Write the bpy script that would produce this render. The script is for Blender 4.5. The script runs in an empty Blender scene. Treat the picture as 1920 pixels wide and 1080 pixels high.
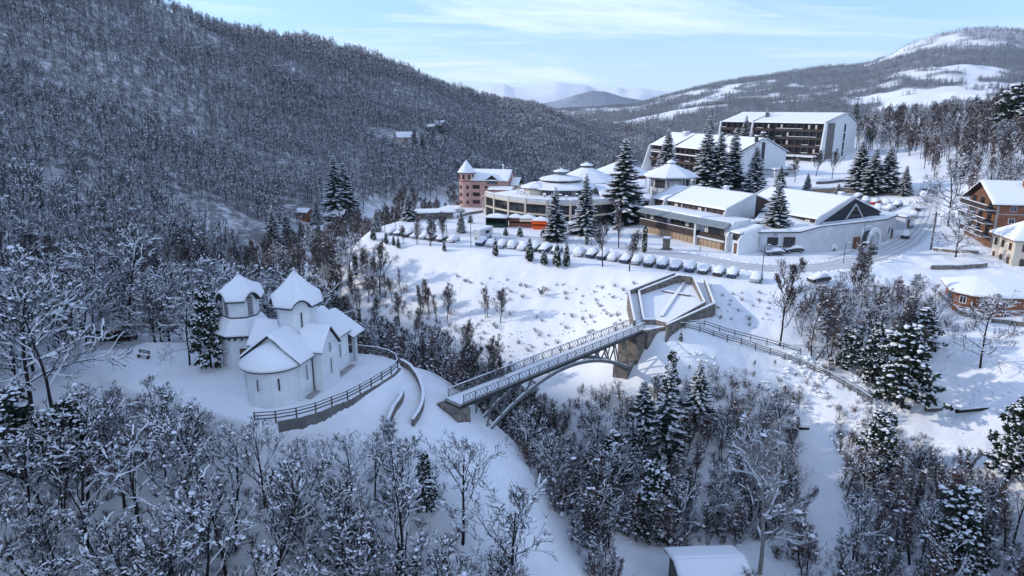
import bpy, bmesh, math, random
import numpy as np
from mathutils import Vector, Matrix, noise as mnoise

R = math.radians
SC = bpy.context.scene
COL = SC.collection

# ------------------------------------------------------------------ camera
CAM_H, PITCH, FPX = 40.0, R(14.9), 1280.0          # focal length in pixels of a 1920 px wide frame (24 mm)
cd = bpy.data.cameras.new('camera')
cd.sensor_width = 36.0
cd.lens = 24.0
cd.clip_start, cd.clip_end = 0.5, 60000.0
cam = bpy.data.objects.new('camera', cd)
COL.objects.link(cam)
cam.location = (0, 0, CAM_H)
cam.rotation_euler = (math.pi / 2 - PITCH, 0, 0)
SC.camera = cam

# ------------------------------------------------------------------ sky, sun, exposure
SUN_EL, SUN_AZ = R(23.0), R(-80.0)                  # azimuth measured from +Y towards +X
SKY_STRENGTH, SUN_STRENGTH = 0.15, 2.0
world = bpy.data.worlds.new('World')
SC.world = world
world.use_nodes = True
wn, wl = world.node_tree.nodes, world.node_tree.links
wn.clear()
def wnode(t, **kw):
    n = wn.new(t)
    for k, v in kw.items():
        setattr(n, k, v)
    return n
out = wnode('ShaderNodeOutputWorld')
bg = wnode('ShaderNodeBackground')
bg.inputs['Strength'].default_value = SKY_STRENGTH
sky = wnode('ShaderNodeTexSky', sky_type='NISHITA', sun_disc=False, sun_elevation=SUN_EL, sun_rotation=SUN_AZ,
            altitude=900.0, air_density=1.0, dust_density=1.2, ozone_density=1.6)
tc = wnode('ShaderNodeTexCoord')
sep = wnode('ShaderNodeSeparateXYZ')
wl.new(tc.outputs['Generated'], sep.inputs[0])
zc = wnode('ShaderNodeMath', operation='MAXIMUM'); zc.inputs[1].default_value = 0.0
wl.new(sep.outputs['Z'], zc.inputs[0])
za = wnode('ShaderNodeMath', operation='ADD'); za.inputs[1].default_value = 0.10
wl.new(zc.outputs[0], za.inputs[0])
dx = wnode('ShaderNodeMath', operation='DIVIDE'); wl.new(sep.outputs['X'], dx.inputs[0]); wl.new(za.outputs[0], dx.inputs[1])
dy = wnode('ShaderNodeMath', operation='DIVIDE'); wl.new(sep.outputs['Y'], dy.inputs[0]); wl.new(za.outputs[0], dy.inputs[1])
cmb = wnode('ShaderNodeCombineXYZ'); wl.new(dx.outputs[0], cmb.inputs[0]); wl.new(dy.outputs[0], cmb.inputs[1])
def cloud_layer(scale, rot, stretch, lo, hi, detail):
    mp = wnode('ShaderNodeMapping')
    mp.inputs['Rotation'].default_value = (0, 0, rot)
    mp.inputs['Scale'].default_value = stretch
    wl.new(cmb.outputs[0], mp.inputs[0])
    nz = wnode('ShaderNodeTexNoise')
    nz.inputs['Scale'].default_value = scale
    nz.inputs['Detail'].default_value = detail
    nz.inputs['Roughness'].default_value = 0.62
    nz.inputs['Distortion'].default_value = 0.7
    wl.new(mp.outputs[0], nz.inputs['Vector'])
    mr = wnode('ShaderNodeMapRange'); mr.interpolation_type = 'SMOOTHSTEP'
    mr.inputs['From Min'].default_value = lo; mr.inputs['From Max'].default_value = hi
    wl.new(nz.outputs['Fac'], mr.inputs['Value'])
    return mr.outputs[0]
c1 = cloud_layer(0.45, 0.25, (0.55, 1.0, 1), 0.46, 0.64, 9)
c2 = cloud_layer(1.0, -0.1, (0.30, 1.3, 1), 0.50, 0.67, 8)
cm = wnode('ShaderNodeMath', operation='MAXIMUM'); wl.new(c1, cm.inputs[0]); wl.new(c2, cm.inputs[1])
cs = wnode('ShaderNodeMapRange'); cs.inputs['To Min'].default_value = 0.22; cs.inputs['To Max'].default_value = 0.95; wl.new(cm.outputs[0], cs.inputs['Value'])
# thin milky veil towards the horizon
veil = wnode('ShaderNodeMapRange'); veil.interpolation_type = 'SMOOTHSTEP'
veil.inputs['From Min'].default_value = 0.0; veil.inputs['From Max'].default_value = 0.20
veil.inputs['To Min'].default_value = 0.50; veil.inputs['To Max'].default_value = 0.0
wl.new(zc.outputs[0], veil.inputs['Value'])
ca = wnode('ShaderNodeMath', operation='MAXIMUM'); wl.new(cs.outputs[0], ca.inputs[0]); wl.new(veil.outputs[0], ca.inputs[1])
tint = wnode('ShaderNodeMix', data_type='RGBA', blend_type='MULTIPLY')
tint.inputs['Factor'].default_value = 1.0
tint.inputs['B'].default_value = (0.50, 0.75, 1.12, 1)
wl.new(sky.outputs[0], tint.inputs['A'])
mix = wnode('ShaderNodeMix', data_type='RGBA')
mix.inputs['B'].default_value = (4.4, 5.2, 6.5, 1)
wl.new(ca.outputs[0], mix.inputs['Factor'])
wl.new(tint.outputs['Result'], mix.inputs['A'])
wl.new(mix.outputs['Result'], bg.inputs['Color'])
wl.new(bg.outputs[0], out.inputs['Surface'])

sd = bpy.data.lights.new('sun', 'SUN')
sd.energy = SUN_STRENGTH
sd.angle = R(1.2)
sd.color = (1.0, 0.92, 0.82)
sun = bpy.data.objects.new('sun', sd)
COL.objects.link(sun)
to_sun = Vector((math.sin(SUN_AZ) * math.cos(SUN_EL), math.cos(SUN_AZ) * math.cos(SUN_EL), math.sin(SUN_EL)))
sun.rotation_euler = to_sun.to_track_quat('Z', 'Y').to_euler()
sun.location = to_sun * 300

vs = SC.view_settings
vs.view_transform = 'Standard'
vs.look = 'None'
vs.exposure = 0.64
vs.gamma = 1.0
vs.use_curve_mapping = False

# ------------------------------------------------------------------ picking points of the place
def ray(px, py):
    u, v = (px - 960.0) / FPX, (540.0 - py) / FPX
    return Vector((u, math.cos(PITCH) + math.sin(PITCH) * v, -math.sin(PITCH) + math.cos(PITCH) * v))
def at_z(px, py, z):
    d = ray(px, py); t = (z - CAM_H) / d.z
    return Vector((d.x * t, d.y * t, z))
def at_y(px, py, y):
    d = ray(px, py); t = y / d.y
    return Vector((d.x * t, y, CAM_H + d.z * t))

# ------------------------------------------------------------------ materials
def new_mat(name):
    m = bpy.data.materials.new(name)
    m.use_nodes = True
    return m, m.node_tree.nodes, m.node_tree.links, m.node_tree.nodes['Principled BSDF']
def simple(name, col, rough=0.7, var=0.25, scale=3.0, bump=0.0, bscale=20.0, metal=0.0, dark=0.6, obj=False, spec=0.3):
    m, n, l, b = new_mat(name)
    b.inputs['Roughness'].default_value = rough
    b.inputs['Metallic'].default_value = metal
    b.inputs['Specular IOR Level'].default_value = spec
    t = n.new('ShaderNodeTexCoord')
    nz = n.new('ShaderNodeTexNoise')
    nz.inputs['Scale'].default_value = scale
    nz.inputs['Detail'].default_value = 6
    nz.inputs['Roughness'].default_value = 0.6
    l.new(t.outputs['Object' if not obj else 'Generated'], nz.inputs['Vector'])
    rp = n.new('ShaderNodeValToRGB')
    rp.color_ramp.elements[0].position = 0.3
    rp.color_ramp.elements[1].position = 0.7
    c = col
    rp.color_ramp.elements[0].color = (*[v * (1 - var) for v in c], 1)
    rp.color_ramp.elements[1].color = (*[min(1, v * (1 + var)) for v in c], 1)
    l.new(nz.outputs['Fac'], rp.inputs[0])
    l.new(rp.outputs[0], b.inputs['Base Color'])
    if bump:
        bz = n.new('ShaderNodeTexNoise'); bz.inputs['Scale'].default_value = bscale; bz.inputs['Detail'].default_value = 4
        l.new(t.outputs['Object'], bz.inputs['Vector'])
        bp = n.new('ShaderNodeBump'); bp.inputs['Strength'].default_value = bump; bp.inputs['Distance'].default_value = 0.05
        l.new(bz.outputs['Fac'], bp.inputs['Height'])
        l.new(bp.outputs[0], b.inputs['Normal'])
    return m
M = {}
def snow_mat(name, col=(0.84, 0.85, 0.87), bump=0.25, scale=3.0):
    m, n, l, b = new_mat(name)
    b.inputs['Roughness'].default_value = 0.6
    b.inputs['Specular IOR Level'].default_value = 0.2
    t = n.new('ShaderNodeTexCoord')
    nz = n.new('ShaderNodeTexNoise'); nz.inputs['Scale'].default_value = scale; nz.inputs['Detail'].default_value = 5
    l.new(t.outputs['Object'], nz.inputs['Vector'])
    rp = n.new('ShaderNodeValToRGB')
    rp.color_ramp.elements[0].color = (*[v * 0.93 for v in col], 1)
    rp.color_ramp.elements[1].color = (*[min(0.92, v * 1.04) for v in col], 1)
    l.new(nz.outputs['Fac'], rp.inputs[0]); l.new(rp.outputs[0], b.inputs['Base Color'])
    bp = n.new('ShaderNodeBump'); bp.inputs['Strength'].default_value = bump; bp.inputs['Distance'].default_value = 0.15
    l.new(nz.outputs['Fac'], bp.inputs['Height']); l.new(bp.outputs[0], b.inputs['Normal'])
    return m
M['snow'] = snow_mat('snow')
M['tree_snow'] = snow_mat('branch snow', (0.80, 0.82, 0.86), 0.1)
M['packed'] = None
M['bark'] = simple('dark bark', (0.026, 0.021, 0.019), 0.9, 0.5, 4)
M['twig'] = simple('brown twig', (0.052, 0.037, 0.032), 0.9, 0.4, 2)
M['twig_red'] = simple('russet twig', (0.105, 0.060, 0.048), 0.9, 0.4, 2)
M['twig_grey'] = simple('grey frosted twig', (0.062, 0.058, 0.060), 0.9, 0.4, 2)
M['birch'] = simple('pale birch bark', (0.27, 0.25, 0.235), 0.8, 0.4, 3)
M['needle'] = simple('spruce needles', (0.022, 0.036, 0.028), 0.8, 0.55, 3)
M['thuja'] = simple('thuja foliage', (0.022, 0.034, 0.014), 0.85, 0.5, 5)
M['leaf_dark'] = simple('evergreen leaves', (0.022, 0.032, 0.020), 0.8, 0.5, 3)
M['white'] = simple('white render', (0.68, 0.70, 0.71), 0.85, 0.10, 0.9, 0.15, 5)
M['white_b'] = simple('weathered white render', (0.54, 0.55, 0.57), 0.85, 0.12, 0.5, 0.15, 6)
M['cream'] = simple('cream render', (0.60, 0.53, 0.43), 0.85, 0.08, 0.6)
M['pink'] = simple('pink render', (0.50, 0.31, 0.275), 0.85, 0.10, 0.5)
M['wood_dark'] = simple('dark stained timber', (0.050, 0.034, 0.030), 0.75, 0.4, 2.5)
M['wood_brown'] = simple('brown timber', (0.17, 0.085, 0.050), 0.75, 0.35, 2.5)
M['wood_tan'] = simple('tan timber boards', (0.33, 0.24, 0.16), 0.75, 0.25, 2.5)
M['wood_grey'] = simple('grey weathered timber', (0.10, 0.09, 0.085), 0.8, 0.35, 3)
M['slate'] = simple('dark roof felt', (0.030, 0.033, 0.040), 0.8, 0.3, 2)
M['metal_roof'] = simple('grey sheet metal', (0.30, 0.34, 0.34), 0.45, 0.15, 0.8, metal=0.3)
M['steel'] = simple('grey painted steel', (0.36, 0.37, 0.38), 0.5, 0.2, 1.5, metal=0.3)
M['steel_dark'] = simple('dark steel', (0.06, 0.065, 0.07), 0.5, 0.3, 2, metal=0.4)
M['steel_mid'] = simple('weathered grey steel', (0.17, 0.175, 0.18), 0.55, 0.25, 1.5, metal=0.2)
M['concrete'] = simple('concrete', (0.33, 0.32, 0.31), 0.9, 0.2, 0.7, 0.2, 6)
M['concrete_dark'] = simple('damp concrete', (0.16, 0.15, 0.145), 0.9, 0.3, 0.7, 0.2, 5)
M['brick'] = simple('orange brick', (0.27, 0.115, 0.068), 0.9, 0.25, 1.2)
M['door'] = simple('brown door', (0.20, 0.10, 0.05), 0.7, 0.25, 3)
M['black'] = simple('black rubber', (0.012, 0.012, 0.013), 0.7, 0.2, 4)
M['orange'] = simple('orange tarpaulin', (0.80, 0.12, 0.02), 0.6, 0.1, 2)
M['yellow_bark'] = simple('lamp post paint', (0.10, 0.10, 0.11), 0.5, 0.2, 3)
def stone_mat(name, c1, c2, scale):
    m, n, l, b = new_mat(name)
    b.inputs['Roughness'].default_value = 0.95
    t = n.new('ShaderNodeTexCoord')
    v = n.new('ShaderNodeTexVoronoi'); v.inputs['Scale'].default_value = scale
    l.new(t.outputs['Object'], v.inputs['Vector'])
    rp = n.new('ShaderNodeMix'); rp.data_type = 'RGBA'
    rp.inputs['A'].default_value = (*c1, 1); rp.inputs['B'].default_value = (*c2, 1)
    sp = n.new('ShaderNodeSeparateColor'); l.new(v.outputs['Color'], sp.inputs[0])
    l.new(sp.outputs[0], rp.inputs['Factor']); l.new(rp.outputs['Result'], b.inputs['Base Color'])
    bp = n.new('ShaderNodeBump'); bp.inputs['Strength'].default_value = 0.6; bp.inputs['Distance'].default_value = 0.08
    bp.invert = True
    l.new(v.outputs['Distance'], bp.inputs['Height']); l.new(bp.outputs[0], b.inputs['Normal'])
    return m
M['stone'] = stone_mat('grey brown stone', (0.11, 0.095, 0.08), (0.24, 0.215, 0.19), 2.2)
def glass_mat(name, col, rough=0.08):
    m, n, l, b = new_mat(name)
    b.inputs['Base Color'].default_value = (*col, 1)
    b.inputs['Roughness'].default_value = rough
    b.inputs['Specular IOR Level'].default_value = 0.6
    return m
M['glass'] = glass_mat('dark window glass', (0.018, 0.022, 0.028))
M['glass_blue'] = glass_mat('pale skylight glass', (0.25, 0.33, 0.40), 0.15)
M['curtain'] = simple('white curtain', (0.62, 0.60, 0.57), 0.9, 0.15, 6)

# ------------------------------------------------------------------ mesh builder
class MB:
    def __init__(self):
        self.v, self.f, self.mi = [], [], []
    def add(self, vs_, fs_, mi=0):
        o = len(self.v)
        self.v.extend([tuple(p) for p in vs_])
        self.f.extend([tuple(i + o for i in f) for f in fs_])
        self.mi.extend([mi] * len(fs_))
        return self
    def box(self, x0, x1, y0, y1, z0, z1, mi=0):
        return self.add([(x0, y0, z0), (x1, y0, z0), (x1, y1, z0), (x0, y1, z0), (x0, y0, z1), (x1, y0, z1), (x1, y1, z1), (x0, y1, z1)],
                        [(3, 2, 1, 0), (4, 5, 6, 7), (0, 1, 5, 4), (1, 2, 6, 5), (2, 3, 7, 6), (3, 0, 4, 7)], mi)
    def prism(self, poly, z0, z1, mi=0):
        """poly: ccw list of (x, y); z0, z1 numbers or lists"""
        n = len(poly)
        a = z0 if hasattr(z0, '__len__') else [z0] * n
        b = z1 if hasattr(z1, '__len__') else [z1] * n
        vs_ = [(p[0], p[1], a[i]) for i, p in enumerate(poly)] + [(p[0], p[1], b[i]) for i, p in enumerate(poly)]
        fs_ = [tuple(range(n - 1, -1, -1)), tuple(range(n, 2 * n))]
        fs_ += [(i, (i + 1) % n, n + (i + 1) % n, n + i) for i in range(n)]
        return self.add(vs_, fs_, mi)
    def slab(self, pts, n, t, mi=0):
        """polygon of 3d points thickened by t along n"""
        n = Vector(n) * t
        k = len(pts)
        P0 = [Vector(p) for p in pts]
        vs_ = P0 + [p + n for p in P0]
        fs_ = [tuple(range(k - 1, -1, -1)), tuple(range(k, 2 * k))]
        fs_ += [(i, (i + 1) % k, k + (i + 1) % k, k + i) for i in range(k)]
        return self.add(vs_, fs_, mi)
    def beam(self, a, b, w, h=None, mi=0):
        a, b = Vector(a), Vector(b)
        h = h or w
        d = (b - a).normalized()
        up = Vector((0, 0, 1)) if abs(d.z) < 0.95 else Vector((1, 0, 0))
        s = d.cross(up).normalized(); u = s.cross(d).normalized()
        vs_ = []
        for p in (a, b):
            for i, j in ((-1, -1), (1, -1), (1, 1), (-1, 1)):
                vs_.append(p + s * (i * w / 2) + u * (j * h / 2))
        return self.add(vs_, [(0, 1, 2, 3), (7, 6, 5, 4), (0, 4, 5, 1), (1, 5, 6, 2), (2, 6, 7, 3), (3, 7, 4, 0)], mi)
    def tube(self, pts, rads, n=6, mi=0, cap=True):
        pts = [Vector(p) for p in pts]
        if not hasattr(rads, '__len__'):
            rads = [rads] * len(pts)
        vs_, fs_ = [], []
        for k, p in enumerate(pts):
            d = (pts[min(k + 1, len(pts) - 1)] - pts[max(k - 1, 0)]).normalized()
            up = Vector((0, 0, 1)) if abs(d.z) < 0.9 else Vector((1, 0, 0))
            s = d.cross(up).normalized(); u = s.cross(d)
            for i in range(n):
                a = 2 * math.pi * i / n
                vs_.append(p + (s * math.cos(a) + u * math.sin(a)) * rads[k])
        for k in range(len(pts) - 1):
            for i in range(n):
                j = (i + 1) % n
                fs_.append((k * n + i, k * n + j, (k + 1) * n + j, (k + 1) * n + i))
        if cap:
            fs_.append(tuple(range(n - 1, -1, -1)))
            fs_.append(tuple((len(pts) - 1) * n + i for i in range(n)))
        return self.add(vs_, fs_, mi)
    def lathe(self, prof, n=8, a0=0.0, c=(0, 0), mi=0, caps=True, arc=2 * math.pi):
        vs_, fs_ = [], []
        full = abs(arc - 2 * math.pi) < 1e-6
        m = n if full else n + 1
        for (r, z) in prof:
            for i in range(m):
                a = a0 + arc * i / n
                vs_.append((c[0] + r * math.cos(a), c[1] + r * math.sin(a), z))
        for k in range(len(prof) - 1):
            for i in range(n):
                j = (i + 1) % m
                fs_.append((k * m + i, k * m + j, (k + 1) * m + j, (k + 1) * m + i))
        if caps:
            fs_.append(tuple(range(m - 1, -1, -1)))
            fs_.append(tuple((len(prof) - 1) * m + i for i in range(m)))
        return self.add(vs_, fs_, mi)
    def mesh(self, name, mats, smooth=False):
        me = bpy.data.meshes.new(name)
        me.from_pydata(self.v, [], self.f)
        for mt in (mats if isinstance(mats, (list, tuple)) else [mats]):
            me.materials.append(M[mt] if isinstance(mt, str) else mt)
        if any(self.mi):
            me.polygons.foreach_set('material_index', self.mi)
        if smooth:
            me.polygons.foreach_set('use_smooth', [True] * len(me.polygons))
        me.update()
        return me
    def build(self, name, mats, parent=None, smooth=False, bevel=0.0, seg=2):
        bm = bmesh.new()
        me = self.mesh(name, mats, smooth)
        bm.from_mesh(me)
        bmesh.ops.recalc_face_normals(bm, faces=bm.faces)
        if bevel:
            bmesh.ops.remove_doubles(bm, verts=bm.verts, dist=1e-4)
            bmesh.ops.bevel(bm, geom=[e for e in bm.edges if len(e.link_faces) == 2 and e.calc_face_angle(0) > 0.35], offset=bevel,
                            segments=seg, profile=0.6, affect='EDGES', clamp_overlap=True)
        bm.to_mesh(me); bm.free()
        if smooth:
            me.polygons.foreach_set('use_smooth', [True] * len(me.polygons))
        return link(name, me, parent)
def link(name, me, parent=None, loc=(0, 0, 0), rz=0.0, sc=1.0):
    o = bpy.data.objects.new(name, me)
    COL.objects.link(o)
    o.location = loc
    o.rotation_euler = (0, 0, rz)
    o.scale = (sc, sc, sc) if not hasattr(sc, '__len__') else sc
    if parent is not None:
        o.parent = parent
    return o
def thing(name, label, cat, loc=(0, 0, 0), rz=0.0, group=None):
    o = link(name, None, None, loc, rz)
    o.empty_display_size = 0.3
    return tag(o, label, cat, group)
def tag(o, label, cat, group=None):
    o['label'] = label; o['category'] = cat
    if group:
        o['group'] = group
    return o
def struct(o):
    o['kind'] = 'structure'
    return o
def stuff(o, label=None, cat=None):
    o['kind'] = 'stuff'
    if label:
        o['label'] = label; o['category'] = cat
    return o

# ------------------------------------------------------------------ terrain
def _hash(i, j, seed):
    h = (i.astype(np.int64) * 374761393 + j.astype(np.int64) * 668265263 + seed * 1442695041) & 0xffffffff
    h = ((h ^ (h >> 13)) * 1274126177) & 0xffffffff
    h = h ^ (h >> 16)
    return (h & 0xffff) / 65535.0
def vnoise(x, y, seed=0):
    i, j = np.floor(x), np.floor(y)
    fx, fy = x - i, y - j
    fx = fx * fx * (3 - 2 * fx); fy = fy * fy * (3 - 2 * fy)
    a = _hash(i, j, seed); b = _hash(i + 1, j, seed); c = _hash(i, j + 1, seed); d = _hash(i + 1, j + 1, seed)
    return (a * (1 - fx) + b * fx) * (1 - fy) + (c * (1 - fx) + d * fx) * fy
def fbm(x, y, oct=4, seed=0):
    s, a, t = 0.0, 0.5, 0.0
    for k in range(oct):
        s = s + a * vnoise(x * 2 ** k + 17.3 * k, y * 2 ** k - 9.1 * k, seed + k)
        t += a; a *= 0.5
    return s / t
def sstep(a, b, x):
    t = np.clip((x - a) / (b - a), 0, 1)
    return t * t * (3 - 2 * t)

CP = []
def cp(x, y, z): CP.append((x, y, z))
def cpp(px, py, y, dz=0.0):
    p = at_y(px, py, y); CP.append((p.x, p.y, p.z + dz))
# plateau of the car park and the hotels
for q in [(43, 117, 10), (30, 125, 10), (15, 136, 10), (0, 145, 10), (-15, 153, 10), (-30, 162, 9.6), (50, 130, 10), (20, 160, 10), (60, 150, 10),
          (0, 175, 10), (-16, 205, 9.8), (30, 190, 10.5), (-22, 180, 9.4), (75, 137, 10), (90, 150, 10.6), (98, 163, 11), (112, 185, 13.5), (122, 215, 16.5),
          (60, 210, 13), (40, 230, 14), (80, 240, 16), (100, 200, 13), (100, 270, 17.5), (140, 285, 18.5), (80, 300, 18), (60, 270, 16), (20, 240, 9),
          (-10, 235, 5), (150, 240, 21), (150, 200, 19), (200, 260, 27), (190, 330, 26), (120, 340, 19), (250, 330, 34), (300, 420, 40), (60, 340, 8),
          (100, 420, 5), (180, 480, 15), (20, 300, -4), (250, 600, 10), (420, 500, 50), (200, 800, -15), (500, 900, 10)]:
    cp(*q)
# rim and snow slope under the car park
for q in [(45, 110, 8.0), (-2, 136, 7.5), (-18, 146, 7.2), (8, 126, 4.5), (0, 117, -1.5), (-10, 122, -2.2), (-22, 132, -1.5), (-40, 152, 3), (-35, 140, -1.5),
          (14, 112, 2.0), (22, 101, 5.6), (27, 99, 5.6), (36, 104, 5.6), (30, 96, 3.6), (44, 104, 6.0), (40, 97, 3.0), (50, 102, 5.5), (12, 101, -3), (-45, 165, 3)]:
    cp(*q)
# ravine under the bridge
for q in [(0, 100, -9.5), (8, 90, -10.5), (18, 80, -10.2), (24, 68, -10), (34, 62, -10), (-14, 110, -8), (-28, 122, -7.5), (-45, 145, -7.5), (15, 92, -6.5),
          (21, 87, -7.5), (30, 84, -7.5), (40, 90, -4.6), (38, 80, -8), (35, 70, -9), (45, 68, -7.5), (20, 56, -11.5), (30, 48, -12), (20, 40, -15), (0, 35, -16)]:
    cp(*q)
# right flank
for q in [(50, 88, 0), (46, 93, 1.8), (54, 82, -2), (64, 91, 3), (60, 80, -1), (56, 72, -3.5), (50, 57, -4.5), (67, 84, 3.5), (76, 110, 7), (84, 109, 7.4), (78, 98, 6),
          (70, 120, 8.6), (62, 128, 9.5), (88, 125, 9.4), (99, 135, 10.5), (105, 150, 12), (118, 150, 13), (120, 120, 13), (100, 95, 10), (90, 70, 4), (80, 50, 0), (70, 30, -6),
          (140, 130, 18), (150, 60, 14), (160, 170, 21), (55, 108, 6.5), (60, 100, 5)]:
    cp(*q)
# church spur
for q in [(-20, 76, 9), (-30, 80, 9), (-46, 82, 9), (-38, 75, 9), (-26, 68, 8.8), (-14, 79, 8.6), (-55, 76, 8.6), (-10, 75.5, 6.2), (-4, 70, 4.2), (-1, 64, 1.8), (3, 60, -1.0),
          (7, 56, -4), (10, 50, -8), (5, 66, -2.5), (2, 73, -1.5), (10, 62, -7.5), (-3, 78, 2), (-6, 80, 4), (-12, 66, 4.2), (-19, 62, 4.5), (-18, 54, -2), (-28, 60, 4), (-42, 54, -2),
          (-30, 50, -4), (-8, 56, -1.5), (-55, 64, 3), (-60, 52, -3), (-70, 70, 6), (-80, 55, -1), (-20, 40, -12), (-50, 38, -12), (-90, 80, 8), (0, 0, -32), (-40, 0, -26), (40, 0, -26),
          (-10, 84, 6.5), (-14, 92, 1), (-22, 92, 5), (-38, 94, 6), (-60, 96, 6), (-30, 106, -1), (-48, 116, -1), (-70, 120, 1), (-90, 110, 7)]:
    cp(*q)
# valley at the foot of the wooded hill
for q in [(-60, 165, -5), (-76, 217, -8), (-78, 290, -10), (-50, 230, -6), (-40, 195, 1), (-30, 260, -8), (-60, 340, -11), (0, 400, -14), (60, 500, -18), (120, 650, -20)]:
    cp(*q)
# wooded hill: foot, flank, crest, far side
for q in [(60, 470, 150), (200, 470, 175), (330, 470, 195), (0, 300, 235), (200, 300, 265), (400, 330, 300), (300, 180, 360), (100, 100, 330), (560, 330, 350), (560, 230, 450), (450, 120, 470),
          (700, 320, 400), (750, 280, 460), (700, 200, 560), (850, 310, 470), (900, 260, 570), (1012, 242, 640), (1000, 290, 540), (1100, 262, 700), (900, 200, 720)]:
    cpp(q[0], q[1], q[2], -4)
for q in [(0, -110, 400), (280, -10, 490), (500, 57, 600), (700, 97, 720), (850, 150, 800), (1000, 188, 880), (1130, 222, 930), (1225, 257, 960)]:
    cpp(q[0], q[1], q[2], -13)
for q in [(-330, 560, 115), (-250, 760, 70), (-160, 900, 40), (-60, 1010, 10), (60, 1120, -20), (200, 1150, -30), (-470, 500, 130)]:
    cp(*q)
for q in [(-130, 150, 17), (-120, 60, 14), (-140, 20, 18), (-190, 100, 66), (-250, 175, 92), (-300, 210, 104), (-340, 260, 110), (-260, 80, 142), (-330, 60, 185), (-420, 150, 130), (-200, -40, 40),  # out of view; left heights shaped to shade the church and foreground
          (-300, -80, 90), (-450, -100, 140), (-500, 300, 125), (-650, 150, 120), (-100, -60, -18), (0, -150, -40), (150, -100, -20), (300, 0, 20), (300, 150, 45), (450, 200, 75), (500, 0, 60)]:
    cp(*q)
CPA = np.array(CP)
def _tps(r2):
    return 0.5 * r2 * np.log(r2 + 1e-9)
_S = 100.0
def _fit():
    X = CPA[:, :2] / _S
    n = len(X)
    D = ((X[:, None] - X[None]) ** 2).sum(-1)
    A = np.zeros((n + 3, n + 3))
    A[:n, :n] = _tps(D) + np.eye(n) * 2e-3
    A[:n, n] = 1; A[:n, n + 1:] = X; A[n, :n] = 1; A[n + 1:, :n] = X.T
    return np.linalg.solve(A, np.concatenate([CPA[:, 2], np.zeros(3)]))
_W = _fit()
def rbf(x, y):
    x = np.asarray(x, float).ravel() / _S; y = np.asarray(y, float).ravel() / _S
    o = np.empty(len(x))
    X = CPA[:, :2] / _S
    for s in range(0, len(x), 20000):
        e = s + 20000
        D = (x[s:e, None] - X[None, :, 0]) ** 2 + (y[s:e, None] - X[None, :, 1]) ** 2
        o[s:e] = _tps(D) @ _W[:-3] + _W[-3] + _W[-2] * x[s:e] + _W[-1] * y[s:e]
    return o
def poly_sdf(poly, x, y):
    """signed distance (negative inside)"""
    d = np.full(x.shape, 1e18); ins = np.zeros(x.shape, bool)
    n = len(poly)
    for i in range(n):
        ax, ay = poly[i]; bx, by = poly[(i + 1) % n]
        ex, ey = bx - ax, by - ay
        t = np.clip(((x - ax) * ex + (y - ay) * ey) / (ex * ex + ey * ey), 0, 1)
        d = np.minimum(d, (x - ax - t * ex) ** 2 + (y - ay - t * ey) ** 2)
        c = ((ay > y) != (by > y)) & (x < ex * (y - ay) / (ey if ey != 0 else 1e-9) + ax)
        ins ^= c
    d = np.sqrt(d)
    return np.where(ins, -d, d)
CHURCH_Z, PLAZA_Z, DECK_Z = 9.0, 10.0, 6.5
PADS = [   # polygon, height, blend width
    ([(47.5, 114), (38, 118.6), (30, 122.2), (-34, 159.5), (-34, 172), (-20, 214), (4, 214), (22, 190), (40, 190), (74, 160), (92, 160), (92, 150), (70, 132)], 10.0, 6.0),
    ([(-52, 78), (-40, 70)] + [(at_z(px, py, 9.0).x, at_z(px, py, 9.0).y) for px, py in ((478, 792), (520, 789), (560, 782), (603, 770), (632, 757), (657, 748), (707, 719), (738, 699), (748, 688), (740, 676), (723, 669), (695, 664), (651, 661))] + [(-24, 87), (-50, 88)], CHURCH_Z, .9),
    ([(at_z(px, py, z).x, at_z(px, py, z).y) for px, py, z in ((1190, 604, 7.3), (1251, 611, 7.3), (1336, 571, 8.7), (1320, 524, 10.6), (1300, 519, 10.9), (1271, 515, 10.9), (1181, 548, 9.3))], 6.15, .8),
]
# far country: skyline of the mountain on the right
SKY = [(-2500, 330), (-800, 300), (300, 262), (700, 240), (900, 222), (1000, 212), (1080, 205), (1150, 200), (1200, 194), (1260, 176), (1310, 162), (1370, 148), (1430, 140), (1500, 130), (1570, 124), (1630, 117), (1670, 102),
       (1720, 78), (1770, 64), (1820, 53), (1880, 50), (1930, 55), (2050, 60), (2300, 110), (2900, 150), (4500, 240)]
_saz, _sel = [], []
for px, py in SKY:
    d = ray(px, py)
    _saz.append(math.atan2(d.x, d.y)); _sel.append(d.z / math.hypot(d.x, d.y))
def far_h(x, y):
    r = np.hypot(x, y); az = np.arctan2(x, y)
    el = np.interp(az, _saz, _sel, left=-0.02, right=-0.02)
    Rr = np.interp(az, [-0.2, 0.15, 0.3, 0.5, 0.75], [3200, 3200, 3700, 4300, 4600])
    top = CAM_H + el * Rr
    t = np.clip((r - 900) / (Rr - 900), 0, 3)
    rise = np.where(t < 1, t ** 1.15, 1 - 0.25 * (t - 1))
    base = -32.0
    amp = 75 * np.clip(t, 0, 1) * np.clip(1.15 - t, 0.12, 1)
    n = (fbm(x / 620, y / 620, 4, 5) - 0.5) * 2
    n2 = (fbm(x / 210, y / 210, 4, 15) - 0.5) * 2
    return base + (top - base) * rise + amp * n + np.clip((top - 60) / 300, 0, 1) * 26 * n2
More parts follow.
